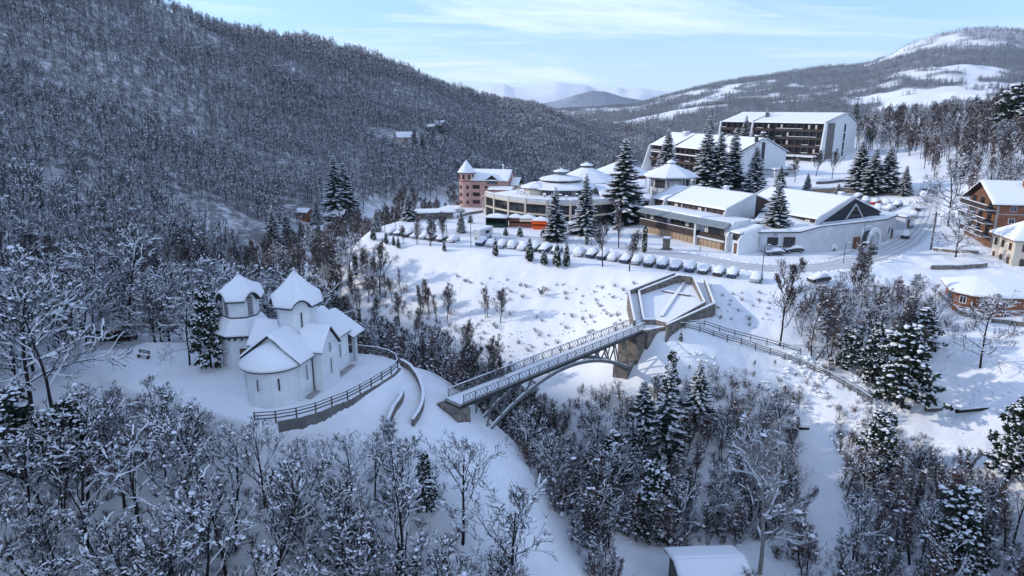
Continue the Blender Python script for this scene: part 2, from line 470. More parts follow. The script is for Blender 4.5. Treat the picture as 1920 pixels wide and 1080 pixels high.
def height(x, y):
    x = np.asarray(x, float); y = np.asarray(y, float); sh = x.shape
    x = x.ravel(); y = y.ravel()
    r = np.hypot(x, y)
    z = np.empty(x.shape)
    near = r < 1500
    z[near] = rbf(x[near], y[near])
    z[~near] = 0
    w = sstep(850, 1400, r)
    w[near] = np.maximum(w[near], 0)
    if (w > 0).any():
        k = w > 0
        z[k] = np.where(r[k] < 1500, z[k] * (1 - w[k]), 0) + far_h(x[k], y[k]) * w[k]
    pm = np.zeros(x.shape)
    k = r < 300
    if k.any():
        for poly, pz, bw in PADS:
            t = 1 - sstep(0.0, bw, poly_sdf(poly, x[k], y[k]))
            z[k] = z[k] * (1 - t) + pz * t
            pm[k] = np.maximum(pm[k], t)
    amp = 0.9 * (1 - pm) * np.clip(r / 60, 0.4, 6)
    z += (fbm(x / 9, y / 9, 3, 3) - 0.5) * np.minimum(amp, 1.6) + (fbm(x / 45, y / 45, 3, 8) - 0.5) * np.clip((r - 150) / 60, 0, 1) * 6 * (1 - pm)
    kk = (r > 160) & (r < 1400)
    if kk.any():
        z[kk] += (fbm(x[kk] / 85 + 4, y[kk] / 85, 3, 61) - .5) * 30 * hill_mask(x[kk], y[kk]) * sstep(160, 320, r[kk]) * (1 - sstep(950, 1300, r[kk]))
    z += (fbm(x / 1.7, y / 1.7, 2, 4) - 0.5) * 0.30 * (r < 260) * (1 - .6 * pm)
    return z.reshape(sh)
def hz(x, y):
    return float(height(np.array([x]), np.array([y]))[0])
# rays that meet the ground
def ground_px(pxs, pys, tmax=1400.0):
    pxs = np.atleast_1d(np.asarray(pxs, float)); pys = np.atleast_1d(np.asarray(pys, float))
    u, v = (pxs - 960) / FPX, (540 - pys) / FPX
    dx_, dy_, dz_ = u, math.cos(PITCH) + math.sin(PITCH) * v, -math.sin(PITCH) + math.cos(PITCH) * v
    t = np.full(u.shape, 25.0); done = np.zeros(u.shape, bool); prev = t.copy()
    for _ in range(240):
        k = ~done & (t < tmax)
        if not k.any():
            break
        g = CAM_H + dz_[k] * t[k] - height(dx_[k] * t[k], dy_[k] * t[k])
        hit = g <= 0
        idx = np.where(k)[0]
        done[idx[hit]] = True
        adv = idx[~hit]
        prev[adv] = t[adv]
        t[adv] += np.maximum(0.25, 0.35 * g[~hit]) if False else np.clip(0.4 * g[~hit], 0.3 + t[adv] * 0.002, 40)
    for _ in range(8):
        m_ = 0.5 * (prev + t)
        g = CAM_H + dz_ * m_ - height(dx_ * m_, dy_ * m_)
        t = np.where(g <= 0, m_, t); prev = np.where(g <= 0, prev, m_)
    return np.stack([dx_ * t, dy_ * t, CAM_H + dz_ * t], -1), done
def gp(px, py):
    p, ok = ground_px([px], [py])
    return Vector(p[0])

def forest_mask(x, y):
    """1 where woodland covers the far country"""
    n = fbm(x / 330 + 3.1, y / 480, 4, 31)
    n2 = fbm(x / 120, y / 170, 3, 47)
    n3 = fbm(x / 46, y / 64, 2, 83)
    f = sstep(0.465, 0.535, 0.42 * n + 0.36 * n2 + 0.22 * n3 + 0.085)
    r = np.hypot(x, y)
    top = sstep(250, 330, height(x, y) + 90 * (n2 - 0.5))
    return f * (1 - 0.40 * top) + (1 - f) * top * .55 * sstep(.42, .6, fbm(x / 60, y / 90, 3, 71))

def make_ground():
    a_in = np.arange(-47, 47.01, 0.2)
    a_out = np.concatenate([np.arange(48, 90, 1.0), np.arange(90, 270, 4.0), np.arange(270, 312.5, 1.0)])
    ang = np.radians(np.concatenate([a_in, a_out]))
    rr = [22.0]
    while rr[-1] < 9000:
        r = rr[-1]
        rr.append(r * (1.0065 if r < 240 else (1.011 if r < 1500 else 1.014)))
    rr = np.array(rr)
    A, Rr = np.meshgrid(ang, rr)
    X, Y = Rr * np.sin(A), Rr * np.cos(A)
    Z = height(X, Y)
    nr, na = X.shape
    V = np.stack([X, Y, Z], -1).reshape(-1, 3)
    V = np.concatenate([V, [[0, 0, hz(0, 0)]]])
    i = np.arange(nr - 1)[:, None] * na; j = np.arange(na)[None]
    j2 = (j + 1) % na
    q = np.stack([i + j, i + na + j, i + na + j2, i + j2], -1).reshape(-1, 4)
    c = nr * na
    tri = [(c, k, (k + 1) % na) for k in range(na)]
    me = bpy.data.meshes.new('ground')
    nq = len(q)
    me.vertices.add(len(V)); me.vertices.foreach_set('co', V.ravel())
    me.loops.add(nq * 4 + len(tri) * 3)
    li = np.concatenate([q[:, ::-1].ravel(), np.array(tri)[:, ::1].ravel()])
    me.loops.foreach_set('vertex_index', li.astype(np.int32))
    me.polygons.add(nq + len(tri))
    st = np.concatenate([np.arange(nq) * 4, nq * 4 + np.arange(len(tri)) * 3]).astype(np.int32)
    me.polygons.foreach_set('loop_start', st)
    me.polygons.foreach_set('use_smooth', np.ones(nq + len(tri), bool))
    me.update(calc_edges=True)
    x, y = V[:, 0], V[:, 1]
    r = np.hypot(x, y)
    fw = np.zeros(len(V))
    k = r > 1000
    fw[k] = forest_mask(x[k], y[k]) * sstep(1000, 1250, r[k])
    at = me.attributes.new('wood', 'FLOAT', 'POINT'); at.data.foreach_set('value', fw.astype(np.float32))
    # litter and twigs poking through under the near and hillside woods
    lit = np.zeros(len(V))
    k = r <= 1300
    lit[k] = np.maximum(hill_mask(x[k], y[k]), 0)
    at = me.attributes.new('litter', 'FLOAT', 'POINT'); at.data.foreach_set('value', lit.astype(np.float32))
    return me
HILL_FOOT = [(-1200, -300), (-125, -300), (-112, 60), (-100, 140), (-84, 200), (-88, 280), (-64, 350), (-10, 420), (60, 520), (140, 700), (260, 1000), (300, 1300), (-1200, 1300)]
def hill_mask(x, y):
    return 1 - sstep(-12, 8, poly_sdf(HILL_FOOT, x, y))

def ground_mat():
    m, n, l, b = new_mat('snow cover')
    b.inputs['Roughness'].default_value = 0.65
    b.inputs['Specular IOR Level'].default_value = 0.15
    t = n.new('ShaderNodeTexCoord')
    def noise(sc, det=5, rough=0.55):
        z = n.new('ShaderNodeTexNoise'); z.inputs['Scale'].default_value = sc; z.inputs['Detail'].default_value = det
        z.inputs['Roughness'].default_value = rough
        l.new(t.outputs['Object'], z.inputs['Vector']); return z
    def ramp(src, lo, hi):
        r_ = n.new('ShaderNodeMapRange'); r_.interpolation_type = 'SMOOTHSTEP'
        r_.inputs['From Min'].default_value = lo; r_.inputs['From Max'].default_value = hi
        l.new(src, r_.inputs['Value']); return r_.outputs[0]
    def mixc(fac, a, b_):
        x_ = n.new('ShaderNodeMix'); x_.data_type = 'RGBA'
        l.new(fac, x_.inputs['Factor'])
        for s, v in (('A', a), ('B', b_)):
            if isinstance(v, tuple): x_.inputs[s].default_value = (*v, 1)
            else: l.new(v, x_.inputs[s])
        return x_.outputs['Result']
    def mul(a, b_):
        x_ = n.new('ShaderNodeMath'); x_.operation = 'MULTIPLY'
        l.new(a, x_.inputs[0])
        if isinstance(b_, float): x_.inputs[1].default_value = b_
        else: l.new(b_, x_.inputs[1])
        return x_.outputs[0]
    base = mixc(ramp(noise(0.35).outputs['Fac'], 0.3, 0.7), (0.80, 0.815, 0.84), (0.86, 0.865, 0.88))
    al = n.new('ShaderNodeAttribute'); al.attribute_name = 'litter'
    lit = mul(al.outputs['Fac'], mul(ramp(noise(0.16, 8, 0.75).outputs['Fac'], 0.30, 0.58), 0.85))
    base = mixc(lit, base, (0.085, 0.078, 0.076))
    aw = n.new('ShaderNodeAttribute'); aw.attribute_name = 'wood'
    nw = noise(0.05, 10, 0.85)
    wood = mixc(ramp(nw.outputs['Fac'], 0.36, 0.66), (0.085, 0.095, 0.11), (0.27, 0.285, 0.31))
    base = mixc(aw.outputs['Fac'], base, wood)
    l.new(base, b.inputs['Base Color'])
    bp = n.new('ShaderNodeBump'); bp.inputs['Strength'].default_value = 0.5; bp.inputs['Distance'].default_value = 0.35
    l.new(noise(0.55, 7, 0.6).outputs['Fac'], bp.inputs['Height'])
    l.new(bp.outputs[0], b.inputs['Normal'])
    return m
M['ground'] = ground_mat()
gme = make_ground()
gme.materials.append(M['ground'])
struct(link('ground', gme))

# ------------------------------------------------------------------ trees
class Geo:
    """fast collector for tree meshes"""
    def __init__(self):
        self.v, self.f = [], []
    def seg_tube(self, pts, rads, n=3):
        o = len(self.v)
        K = len(pts)
        for k in range(K):
            a = pts[max(k - 1, 0)]; b = pts[min(k + 1, K - 1)]
            d = (b - a).normalized()
            s = d.cross(Vector((0.31, 0.17, 0.93)) if abs(d.z) < 0.92 else Vector((1, 0, 0))).normalized()
            u = s.cross(d)
            for i in range(n):
                t = 2 * math.pi * i / n
                self.v.append(pts[k] + s * (math.cos(t) * rads[k]) + u * (math.sin(t) * rads[k]))
        for k in range(K - 1):
            for i in range(n):
                j = (i + 1) % n
                self.f.append((o + k * n + i, o + k * n + j, o + (k + 1) * n + j, o + (k + 1) * n + i))
    def cushion(self, a, b, wa, wb, h):
        """strip of snow lying on a branch from a to b"""
        d = b - a
        s = Vector((d.y, -d.x, 0))
        if s.length < 1e-5:
            return
        s.normalize()
        o = len(self.v)
        up = Vector((0, 0, 1))
        m = (a + b) * 0.5
        wm = (wa + wb) * 0.62
        self.v.extend([a + s * wa * .85, a - s * wa * .85, m + s * wm - up * .01, m + up * (h * 1.1), m - s * wm - up * .01, b + s * wb * .85, b - s * wb * .85, b + up * h * .85, a + up * h * .85])
        self.f.extend([(o, o + 2, o + 3, o + 8), (o + 8, o + 3, o + 4, o + 1), (o + 2, o + 5, o + 7, o + 3), (o + 3, o + 7, o + 6, o + 4)])
    def blob(self, c, r, rng, flat=0.6):
        o = len(self.v)
        a0 = rng.random() * 6.28
        n = 5
        e = 1.0 + 0.5 * rng.random(); ca, sa = math.cos(a0), math.sin(a0)
        def pt(x, y, z):
            x *= e
            return Vector((c.x + r * (x * ca - y * sa), c.y + r * (x * sa + y * ca), c.z + r * flat * z))
        self.v.append(pt(rng.uniform(-.2, .2), rng.uniform(-.2, .2), 1.0))
        for i in range(n):
            t = 6.283 * i / n; q = rng.uniform(.75, 1.2)
            self.v.append(pt(.72 * q * math.cos(t), .72 * q * math.sin(t), rng.uniform(.45, .7)))
        for i in range(n):
            t = 6.283 * (i + .5) / n; q = rng.uniform(.75, 1.2)
            self.v.append(pt(q * math.cos(t), q * math.sin(t), rng.uniform(-.35, -.05)))
        for i in range(n):
            j = (i + 1) % n
            self.f.extend([(o, o + 1 + i, o + 1 + j), (o + 1 + i, o + 6 + i, o + 1 + j), (o + 1 + j, o + 6 + i, o + 6 + j)])
        self.f.append(tuple(o + 6 + i for i in range(n - 1, -1, -1)))
    def mesh(self, name, mat, smooth=False):
        me = bpy.data.meshes.new(name)
        me.from_pydata([tuple(p) for p in self.v], [], self.f)
        me.materials.append(M[mat])
        if smooth:
            me.polygons.foreach_set('use_smooth', [True] * len(me.polygons))
        me.update()
        return me
def rvec(rng):
    return Vector((rng.gauss(0, 1), rng.gauss(0, 1), rng.gauss(0, 1)))
def side(d, ang, rng, up=0.0):
    """unit vector leaving d at ang"""
    p = d.cross(rvec(rng)).normalized()
    v = d * math.cos(ang) + p * math.sin(ang)
    v.z += up
    return v.normalized()

def bare_tree(seed, H=12.0, stems=1, spread=0.42, kids=(11, 6, 5, 3), levels=4, snow=0.8, blobs=120, bark='bark', twig='twig', ang=0.85, rmin=0.016, trunk_r=None, upness=0.10, sides=5, snow_w=1.0, clear=0.28, blob_r=(0.10, 0.26)):
    rng = random.Random(seed)
    T, C, S = Geo(), Geo(), Geo()
    tips = []
    tr = trunk_r or H * 0.014
    def grow(p, d, L, r, lev):
        ns = (7, 5, 3, 2, 2)[lev] if levels > 3 else (5, 3, 2, 2, 2)[lev]
        pts, rad = [p.copy()], [r]
        q, e = p.copy(), d.copy()
        r1 = r * (0.30 if lev == 0 else 0.35)
        for k in range(ns):
            e = (e + rvec(rng) * (0.07 if lev == 0 else 0.15) + Vector((0, 0, upness if lev else 0.05))).normalized()
            q = q + e * (L / ns)
            pts.append(q.copy()); rad.append(max(rmin, r + (r1 - r) * (k + 1) / ns))
        (T if lev == 0 else C).seg_tube(pts, rad, sides if lev == 0 else (4 if lev == 1 and sides > 4 else 3))
        on = rng.random() < snow * (1.4, 1.5, 1.3, .55, .22)[lev if levels > 3 else 2]
        if on and (lev > 0 or abs(d.z) < 0.8):
            for k in range(ns):
                a, b = pts[k], pts[k + 1]
                if abs((b - a).normalized().z) < 0.86 and rng.random() < .93:
                    w = (max(0.034, rad[k] * 1.2) + 0.016) * snow_w * rng.uniform(0.85, 1.2)
                    S.cushion(a + Vector((0, 0, rad[k] * .7)), b + Vector((0, 0, rad[k + 1] * .7)), w, w * .8, w * 1.15)
        if lev >= levels - 1 or lev == 2:
            tips.append(pts[-1])
        if lev >= levels:
            return
        nk = kids[lev]
        nk = max(1, int(round(nk * rng.uniform(0.8, 1.2))))
        for i in range(nk):
            t0 = (clear if lev == 0 else 0.22)
            t = t0 + (1 - t0) * ((i + rng.random()) / nk)
            t = min(t, 0.985)
            k = min(int(t * ns), ns - 1); fr = t * ns - k
            bp_ = pts[k].lerp(pts[k + 1], fr)
            rr = rad[k] + (rad[k + 1] - rad[k]) * fr
            dd = (pts[k + 1] - pts[k]).normalized()
            if lev == 0:
                ln = H * spread * (1.0 - 0.55 * (t - t0) / (1 - t0)) * rng.uniform(0.7, 1.15)
                grow(bp_, side(dd, ang * rng.uniform(0.75, 1.2) * (1.1 - 0.35 * t), rng, 0.05), ln, min(rr * 0.55, tr * 0.45), 1)
            else:
                ln = L * (0.62 - 0.30 * t) * rng.uniform(0.7, 1.2)
                grow(bp_, side(dd, rng.uniform(0.45, 0.95), rng, 0.08), max(ln, 0.35), max(rmin, rr * 0.6), lev + 1)
    for s in range(stems):
        a = 6.283 * (s + rng.random() * .6) / stems
        lean = 0.0 if stems == 1 else rng.uniform(0.12, 0.38)
        d = Vector((math.cos(a) * lean + rng.uniform(-.05, .05), math.sin(a) * lean + rng.uniform(-.05, .05), 1)).normalized()
        h = H * (0.80 if stems == 1 else rng.uniform(0.6, 0.85))
        off = Vector((math.cos(a), math.sin(a), 0)) * (0 if stems == 1 else 0.22)
        grow(off - Vector((0, 0, 0.5)), d, h + 0.5, tr * (1 if stems == 1 else 0.66), 0)
    for i in range(blobs):
        c = rng.choice(tips) + rvec(rng) * 0.06
        S.blob(c, rng.uniform(*blob_r) * (1.5 if rng.random() < .12 else 1), rng)
    nm = 'bare_tree_%d' % seed
    return dict(trunk=T.mesh('trunk', bark, True), crown=C.mesh('crown', twig), snow=S.mesh('snow', 'tree_snow', True))

def spruce(seed, H=16.0, rad=3.2, gap=0.42, snow=0.6, droop=0.35, fine=1, bottom=0.06, needle='needle'):
    rng = random.Random(seed)
    T, C, S = Geo(), Geo(), Geo()
    T.seg_tube([Vector((0, 0, -0.5)), Vector((0.03, 0, H * .5)), Vector((0, 0.02, H))], [H * .014, H * .008, 0.02], 6)
    z = H * bottom
    while z < H * 0.99:
        t = z / H
        L0 = rad * ((1 - t) ** 0.85) * (0.55 + 0.45 * min(1, t / 0.12)) + 0.12
        nb = max(5, int(10 * (0.55 + 0.45 * (1 - t))))
        a0 = rng.random() * 6.28
        for b in range(nb):
            a = a0 + 6.283 * (b + rng.uniform(-.3, .3)) / nb
            L = L0 * rng.uniform(0.62, 1.12)
            zz = z + rng.uniform(-.2, .2)
            out_ = Vector((math.cos(a), math.sin(a), 0)); sd_ = Vector((-math.sin(a), math.cos(a), 0))
            ns = 4 if fine else 3
            sp = []
            dr = droop * (1.15 - t) + rng.uniform(-.06, .08)
            for k in range(ns + 1):
                s = k / ns
                sp.append(out_ * (L * s) + Vector((0, 0, zz + L * (0.16 * s * t - dr * s + 0.30 * dr * s * s * s))))
            prev = None
            for k in range(ns + 1):
                s = k / ns
                w = (0.06 + 0.26 * L * math.sin(math.pi * (0.12 + 0.83 * s)) * rng.uniform(.55, 1.1)) * (1 if k < ns else .25)
                w = min(w, 0.62)
                row = (sp[k], sp[k] + sd_ * w + Vector((0, 0, -w * 0.55)), sp[k] - sd_ * w + Vector((0, 0, -w * 0.55)))
                o = len(C.v)
                C.v.extend(row)
                if prev is not None:
                    C.f.extend([(prev, prev + 1, o + 1, o), (prev, o, o + 2, prev + 2)])
                prev = o
            # hanging twigs with ragged ends
            for k in range(ns * 2 + (4 if fine else 0)):
                s = rng.uniform(.15, 1.0)
                i = min(int(s * ns), ns - 1)
                c = sp[i].lerp(sp[i + 1], s * ns - i)
                sg = rng.choice((-1, 1))
                w = rng.uniform(.25, .75) * min(0.34 * L + .1, .75)
                e = c + sd_ * (sg * w) + out_ * rng.uniform(.0, .35) * L * .5 + Vector((0, 0, -rng.uniform(.1, .55) * (w + .15)))
                o = len(C.v)
                C.v.extend([c - out_ * .10 * L * .4, c + out_ * .14 * L * .4 + Vector((0, 0, .02)), e])
                C.f.append((o, o + 1, o + 2))
            if rng.random() < snow:
                k0 = rng.choice((0, 0, 1))
                for k in range(k0, ns):
                    if rng.random() < .95:
                        w = min(0.06 + 0.13 * L * (1 - 0.5 * k / ns), .36) * rng.uniform(.7, 1.3)
                        S.cushion(sp[k] + Vector((0, 0, .03)), sp[k + 1] + Vector((0, 0, .03)), w, w * .8, 0.07 + w * .35)
                if rng.random() < .5:
                    S.blob(sp[rng.randrange(1, ns + 1)], rng.uniform(.10, .22), rng, .5)
        z += gap * rng.uniform(.75, 1.2) * (0.65 + 0.5 * (1 - t))
    return dict(trunk=T.mesh('trunk', 'bark'), crown=C.mesh('crown', needle), snow=S.mesh('snow', 'tree_snow', True))

def pine(seed, H=9.0, rad=3.5, n=46, mat='leaf_dark', low=0.12):
    """broad evergreen bowed under pillows of snow"""
    rng = random.Random(seed)
    T, C, S = Geo(), Geo(), Geo()
    T.seg_tube([Vector((0, 0, -.5)), Vector((rng.uniform(-.3, .3), rng.uniform(-.3, .3), H * .5)), Vector((rng.uniform(-.5, .5), 0, H * .93))], [H * .022, H * .014, .04], 5)
    for i in range(n):
        t = low + (1 - low) * (i + rng.random()) / n
        a = i * 2.4 + rng.uniform(-.5, .5)
        rr = rad * (1 - t) ** 0.55 * rng.uniform(.45, 1.05) * (0.6 + .4 * min(1, t / .3))
        p0 = Vector((0, 0, t * H * .93))
        p1 = Vector((math.cos(a) * rr, math.sin(a) * rr, t * H + rng.uniform(-.5, .3) - rr * .12))
        pm = p0.lerp(p1, .5) + Vector((0, 0, .25))
        C.seg_tube([p0, pm, p1], [.06, .045, .02], 3)
        for c_ in range(3):
            c = p1.lerp(pm, c_ * .42) + rvec(rng) * .25
            R_ = rng.uniform(.45, .95) * (1 if c_ < 2 else .7)
            for k in range(34):
                d = rvec(rng).normalized(); d.z = d.z * .65 - .25
                e = c + d * R_ * rng.uniform(.6, 1.15)
                s = d.cross(rvec(rng)).normalized() * rng.uniform(.07, .17)
                o = len(C.v)
                b_ = c + d * R_ * .15
                C.v.extend([b_, e - d * R_ * .25 + s, e, e - d * R_ * .25 - s])
                C.f.append((o, o + 1, o + 2, o + 3))
            for k in range(5):
                off = Vector((rng.gauss(0, .45), rng.gauss(0, .45), 0)) * R_
                S.blob(c + off + Vector((0, 0, R_ * rng.uniform(.10, .45) - off.length * .25)), R_ * rng.uniform(.12, .34), rng, .55)
    return dict(trunk=T.mesh('trunk', 'bark'), crown=C.mesh('crown', mat), snow=S.mesh('snow', 'tree_snow', True))

def shrub(seed, H=2.6, stems=11, twig='twig_red', blobs=26, snow=.5, spread=.6):
    rng = random.Random(seed)
    C, S = Geo(), Geo()
    for s in range(stems):
        a = rng.random() * 6.28; l = rng.uniform(.1, spread)
        d = Vector((math.cos(a) * l, math.sin(a) * l, 1)).normalized()
        L = H * rng.uniform(.55, 1.05)
        p = Vector((math.cos(a), math.sin(a), 0)) * rng.uniform(0, .35); p.z = -.25
        pts = [p]
        for k in range(3):
            d = (d + rvec(rng) * .12).normalized(); pts.append(pts[-1] + d * L / 3)
        C.seg_tube(pts, [.035, .028, .02, .012], 3)
        for b in range(8):
            t = rng.uniform(.25, 1) * 3; k = min(int(t), 2)
            q = pts[k].lerp(pts[k + 1], t - k)
            e = side(d, rng.uniform(.3, .9), rng, .15)
            ln = L * rng.uniform(.15, .38)
            q1 = q + e * ln * .5; e = (e + rvec(rng) * .15).normalized(); q2 = q1 + e * ln * .5
            C.seg_tube([q, q1, q2], [.018, .015, .010], 3)
            if rng.random() < snow and abs(e.z) < .85:
                S.cushion(q, q1, .035, .035, .04); S.cushion(q1, q2, .035, .03, .035)
            for w in range(2):
                e2 = side(e, rng.uniform(.3, .8), rng, .1)
                C.seg_tube([q1, q1 + e2 * ln * .6], [.013, .009], 3)
        if s % 2 == 0 and blobs:
            for b in range(max(1, blobs * 2 // stems)):
                S.blob(pts[rng.randrange(1, 4)] + rvec(rng) * .18, rng.uniform(.09, .24), rng)
    return dict(crown=C.mesh('crown', twig), snow=S.mesh('snow', 'tree_snow', True))

def column_tree(seed, H=4.0, rad=.75, pointed=True, mat='thuja'):
    """clipped thuja: dense spray of upright scales round a spindle"""
    rng = random.Random(seed)
    T, C, S = Geo(), Geo(), Geo()
    T.seg_tube([Vector((0, 0, -.2)), Vector((0, 0, H * .8))], [.09, .03], 5)
    prof = (lambda t: (min(1, t / .12) ** .6) * (1 - max(0, t - .25) / .75) ** .7 if pointed else (min(1, t / .06) ** .5) * (1 - max(0, t - .9) / .1) ** .5)
    core = [(max(.03, rad * .8 * prof(t)), H * t) for t in [i / 9 for i in range(10)]]
    n = 9
    o = len(C.v)
    for r_, z_ in core:
        for i in range(n):
            a = 6.283 * i / n
            C.v.append(Vector((r_ * math.cos(a), r_ * math.sin(a), z_)))
    for k in range(len(core) - 1):
        for i in range(n):
            j = (i + 1) % n
            C.f.append((o + k * n + i, o + k * n + j, o + (k + 1) * n + j, o + (k + 1) * n + i))
    for k in range(620):
        t = rng.random() ** 1.15 * .97; a = rng.random() * 6.283
        r_ = rad * prof(t) * rng.uniform(.74, 1.0)
        c = Vector((r_ * math.cos(a), r_ * math.sin(a), H * t))
        ou = Vector((math.cos(a), math.sin(a), 0)); sd_ = Vector((-math.sin(a), math.cos(a), 0))
        h = rng.uniform(.14, .34)
        o = len(C.v)
        tl = rng.uniform(-.3, .3)
        C.v.extend([c - sd_ * .06, c + sd_ * .06, c + ou * rng.uniform(.03, .16) + sd_ * tl * h + Vector((0, 0, h))])
        C.f.append((o, o + 1, o + 2))
        if rng.random() < .13 * (1 + t):
            S.blob(c + ou * .05 + Vector((0, 0, .03)), rng.uniform(.07, .17), rng, .6)
    return dict(trunk=T.mesh('trunk', 'bark'), crown=C.mesh('crown', mat), snow=S.mesh('snow', 'tree_snow', True))

V_BARE = [bare_tree(100 + i, H=12, stems=(1, 1, 2, 3, 1, 2)[i % 6], kids=(11, 5, 4, 3), snow=.62, blobs=(16, 34, 14, 26, 44, 20)[i % 6], blob_r=(.08, .20), clear=.34,
                    ang=(.85, 1.0, .8, .75, 1.05, .9)[i % 6], spread=(.42, .46, .34, .32, .48, .4)[i % 6], twig=('bark', 'bark', 'twig')[i % 3], snow_w=1.25) for i in range(7)]
V_SPREAD = [bare_tree(140 + i, H=13, stems=1, kids=(14, 7, 5, 3), snow=.85, blobs=30, ang=1.15, spread=.5, twig='bark', snow_w=1.25, clear=.2, upness=.04) for i in range(3)]
V_CLEAN = [bare_tree(150 + i, H=9, stems=1, kids=(13, 7, 5, 3), snow=.35, blobs=0, ang=.62, spread=.46, twig='twig', snow_w=.8, clear=.26, upness=.16) for i in range(3)]
V_SLIM = [bare_tree(160 + i, H=11, stems=(1, 2, 3)[i], kids=(15, 6, 4, 2), snow=.4, blobs=22, ang=.6, spread=.26, twig=('twig_red', 'twig_red', 'twig')[i], snow_w=.8, clear=.2, upness=.16) for i in range(3)]
V_BIRCH = [bare_tree(170, H=13, stems=1, kids=(15, 7, 5, 3), snow=.75, blobs=10, ang=.95, spread=.36, bark='birch', twig='birch', clear=.25, snow_w=.9)]
V_HILL = [bare_tree(180 + i, H=14, stems=(1, 1, 2, 1, 3, 1)[i], kids=((11, 5, 3), (14, 6, 3), (10, 5, 3), (16, 6, 3), (8, 5, 3), (12, 5, 4))[i], levels=3, snow=.32, blobs=6, ang=(.62, .9, .6, 1.0, .6, .75)[i], spread=(.32, .40, .30, .44, .3, .36)[i], twig=('twig_grey', 'twig', 'twig_grey', 'twig_grey', 'twig_grey', 'bark')[i], rmin=.036, sides=4, snow_w=1.4,
                    clear=(.34, .25, .3, .2, .3, .4)[i], trunk_r=.17, blob_r=(.2, .45), upness=.14) for i in range(6)]
V_SPRUCE = [spruce(200 + i, H=16, rad=(3.7, 3.2, 4.0, 3.4)[i], snow=(.85, .7, .65, .92)[i], droop=(.38, .3, .45, .35)[i]) for i in range(4)]
V_PINE = [pine(230 + i, H=(9, 8, 10)[i], rad=(3.4, 3.8, 3.2)[i]) for i in range(3)]
V_SHRUB = [shrub(250 + i, H=(2.6, 3.2, 2.2, 3.6)[i], twig=('twig_red', 'twig', 'twig_red', 'twig')[i], stems=(12, 10, 14, 9)[i], blobs=(8, 16, 8, 18)[i]) for i in range(4)]
V_THUJA = [column_tree(270 + i, H=4.0, rad=.85) for i in range(2)]
V_CYPRESS = [column_tree(280, H=6.0, rad=.62, pointed=False)]
V_FARCON = [spruce(290 + i, H=15, rad=3.6, gap=1.9, snow=.45, fine=0) for i in range(2)]

def plant(name, label, cat, var, x, y, h, base_h, group=None, z=None, rz=None, rng=random, wide=1.0, lean=0.0):
    z = hz(x, y) if z is None else z
    s = h / base_h
    root = link(name, None, None, (x, y, z - 0.05), rng.random() * 6.283 if rz is None else rz, (s * wide, s * wide, s))
    if lean:
        root.rotation_euler[0] = rng.uniform(-lean, lean); root.rotation_euler[1] = rng.uniform(-lean, lean)
    tag(root, label, cat, group)
    if 'trunk' in var:
        link('trunk', var['trunk'], root)
    c = link('crown', var['crown'], root)
    stuff(link('snow', var['snow'], c))
    return root

# masses of trees and brush: one object each, instanced on points
def scatter_object(name, variants, P, S, Rz, idx, label, cat, vary=0.12):
    coll = bpy.data.collections.new(name + '_kinds')
    for k, v in enumerate(variants):
        mb = MB()
        me = bpy.data.meshes.new(name + '_kind')
        bm = bmesh.new()
        mats = []
        for key in ('trunk', 'crown', 'snow'):
            if key in v:
                src = v[key]
                mt = src.materials[0]
                if mt not in mats: mats.append(mt)
                n0 = len(bm.faces)
                bm.from_mesh(src)
                bm.faces.ensure_lookup_table()
                for f in bm.faces[n0:]:
                    f.material_index = mats.index(mt)
        bm.to_mesh(me); bm.free()
        for mt in mats: me.materials.append(mt)
        o = bpy.data.objects.new('%s_kind_%02d' % (name, k), me)
        coll.objects.link(o)
    me = bpy.data.meshes.new(name)
    me.vertices.add(len(P)); me.vertices.foreach_set('co', np.asarray(P, np.float32).ravel())
    for an, arr, ty in (('size', S, 'FLOAT'), ('turn', Rz, 'FLOAT'), ('sort', idx, 'INT')):
        a = me.attributes.new(an, ty, 'POINT'); a.data.foreach_set('value', np.asarray(arr, np.float32 if ty == 'FLOAT' else np.int32))
    me.update()
    ob = link(name, me)
    ng = bpy.data.node_groups.new(name + '_scatter', 'GeometryNodeTree')
    ng.interface.new_socket('Geometry', in_out='INPUT', socket_type='NodeSocketGeometry')
    ng.interface.new_socket('Geometry', in_out='OUTPUT', socket_type='NodeSocketGeometry')
    N, L = ng.nodes, ng.links
    gi, go = N.new('NodeGroupInput'), N.new('NodeGroupOutput')
    ip = N.new('GeometryNodeInstanceOnPoints')
    ci = N.new('GeometryNodeCollectionInfo'); ci.inputs['Collection'].default_value = coll
    ci.inputs['Separate Children'].default_value = True; ci.inputs['Reset Children'].default_value = True
    def attr(nm, ty):
        a = N.new('GeometryNodeInputNamedAttribute'); a.data_type = ty; a.inputs['Name'].default_value = nm
        return a.outputs['Attribute']
    cx = N.new('ShaderNodeCombineXYZ')
    L.new(attr('turn', 'FLOAT'), cx.inputs['Z'])
    ip.inputs['Pick Instance'].default_value = True
    L.new(gi.outputs[0], ip.inputs['Points']); L.new(ci.outputs[0], ip.inputs['Instance'])
    L.new(attr('sort', 'INT'), ip.inputs['Instance Index']); L.new(cx.outputs[0], ip.inputs['Rotation'])
    L.new(attr('size', 'FLOAT'), ip.inputs['Scale'])
    L.new(ip.outputs[0], go.inputs[0])
    md = ob.modifiers.new('scatter', 'NODES'); md.node_group = ng
    stuff(ob, label, cat)
    return ob

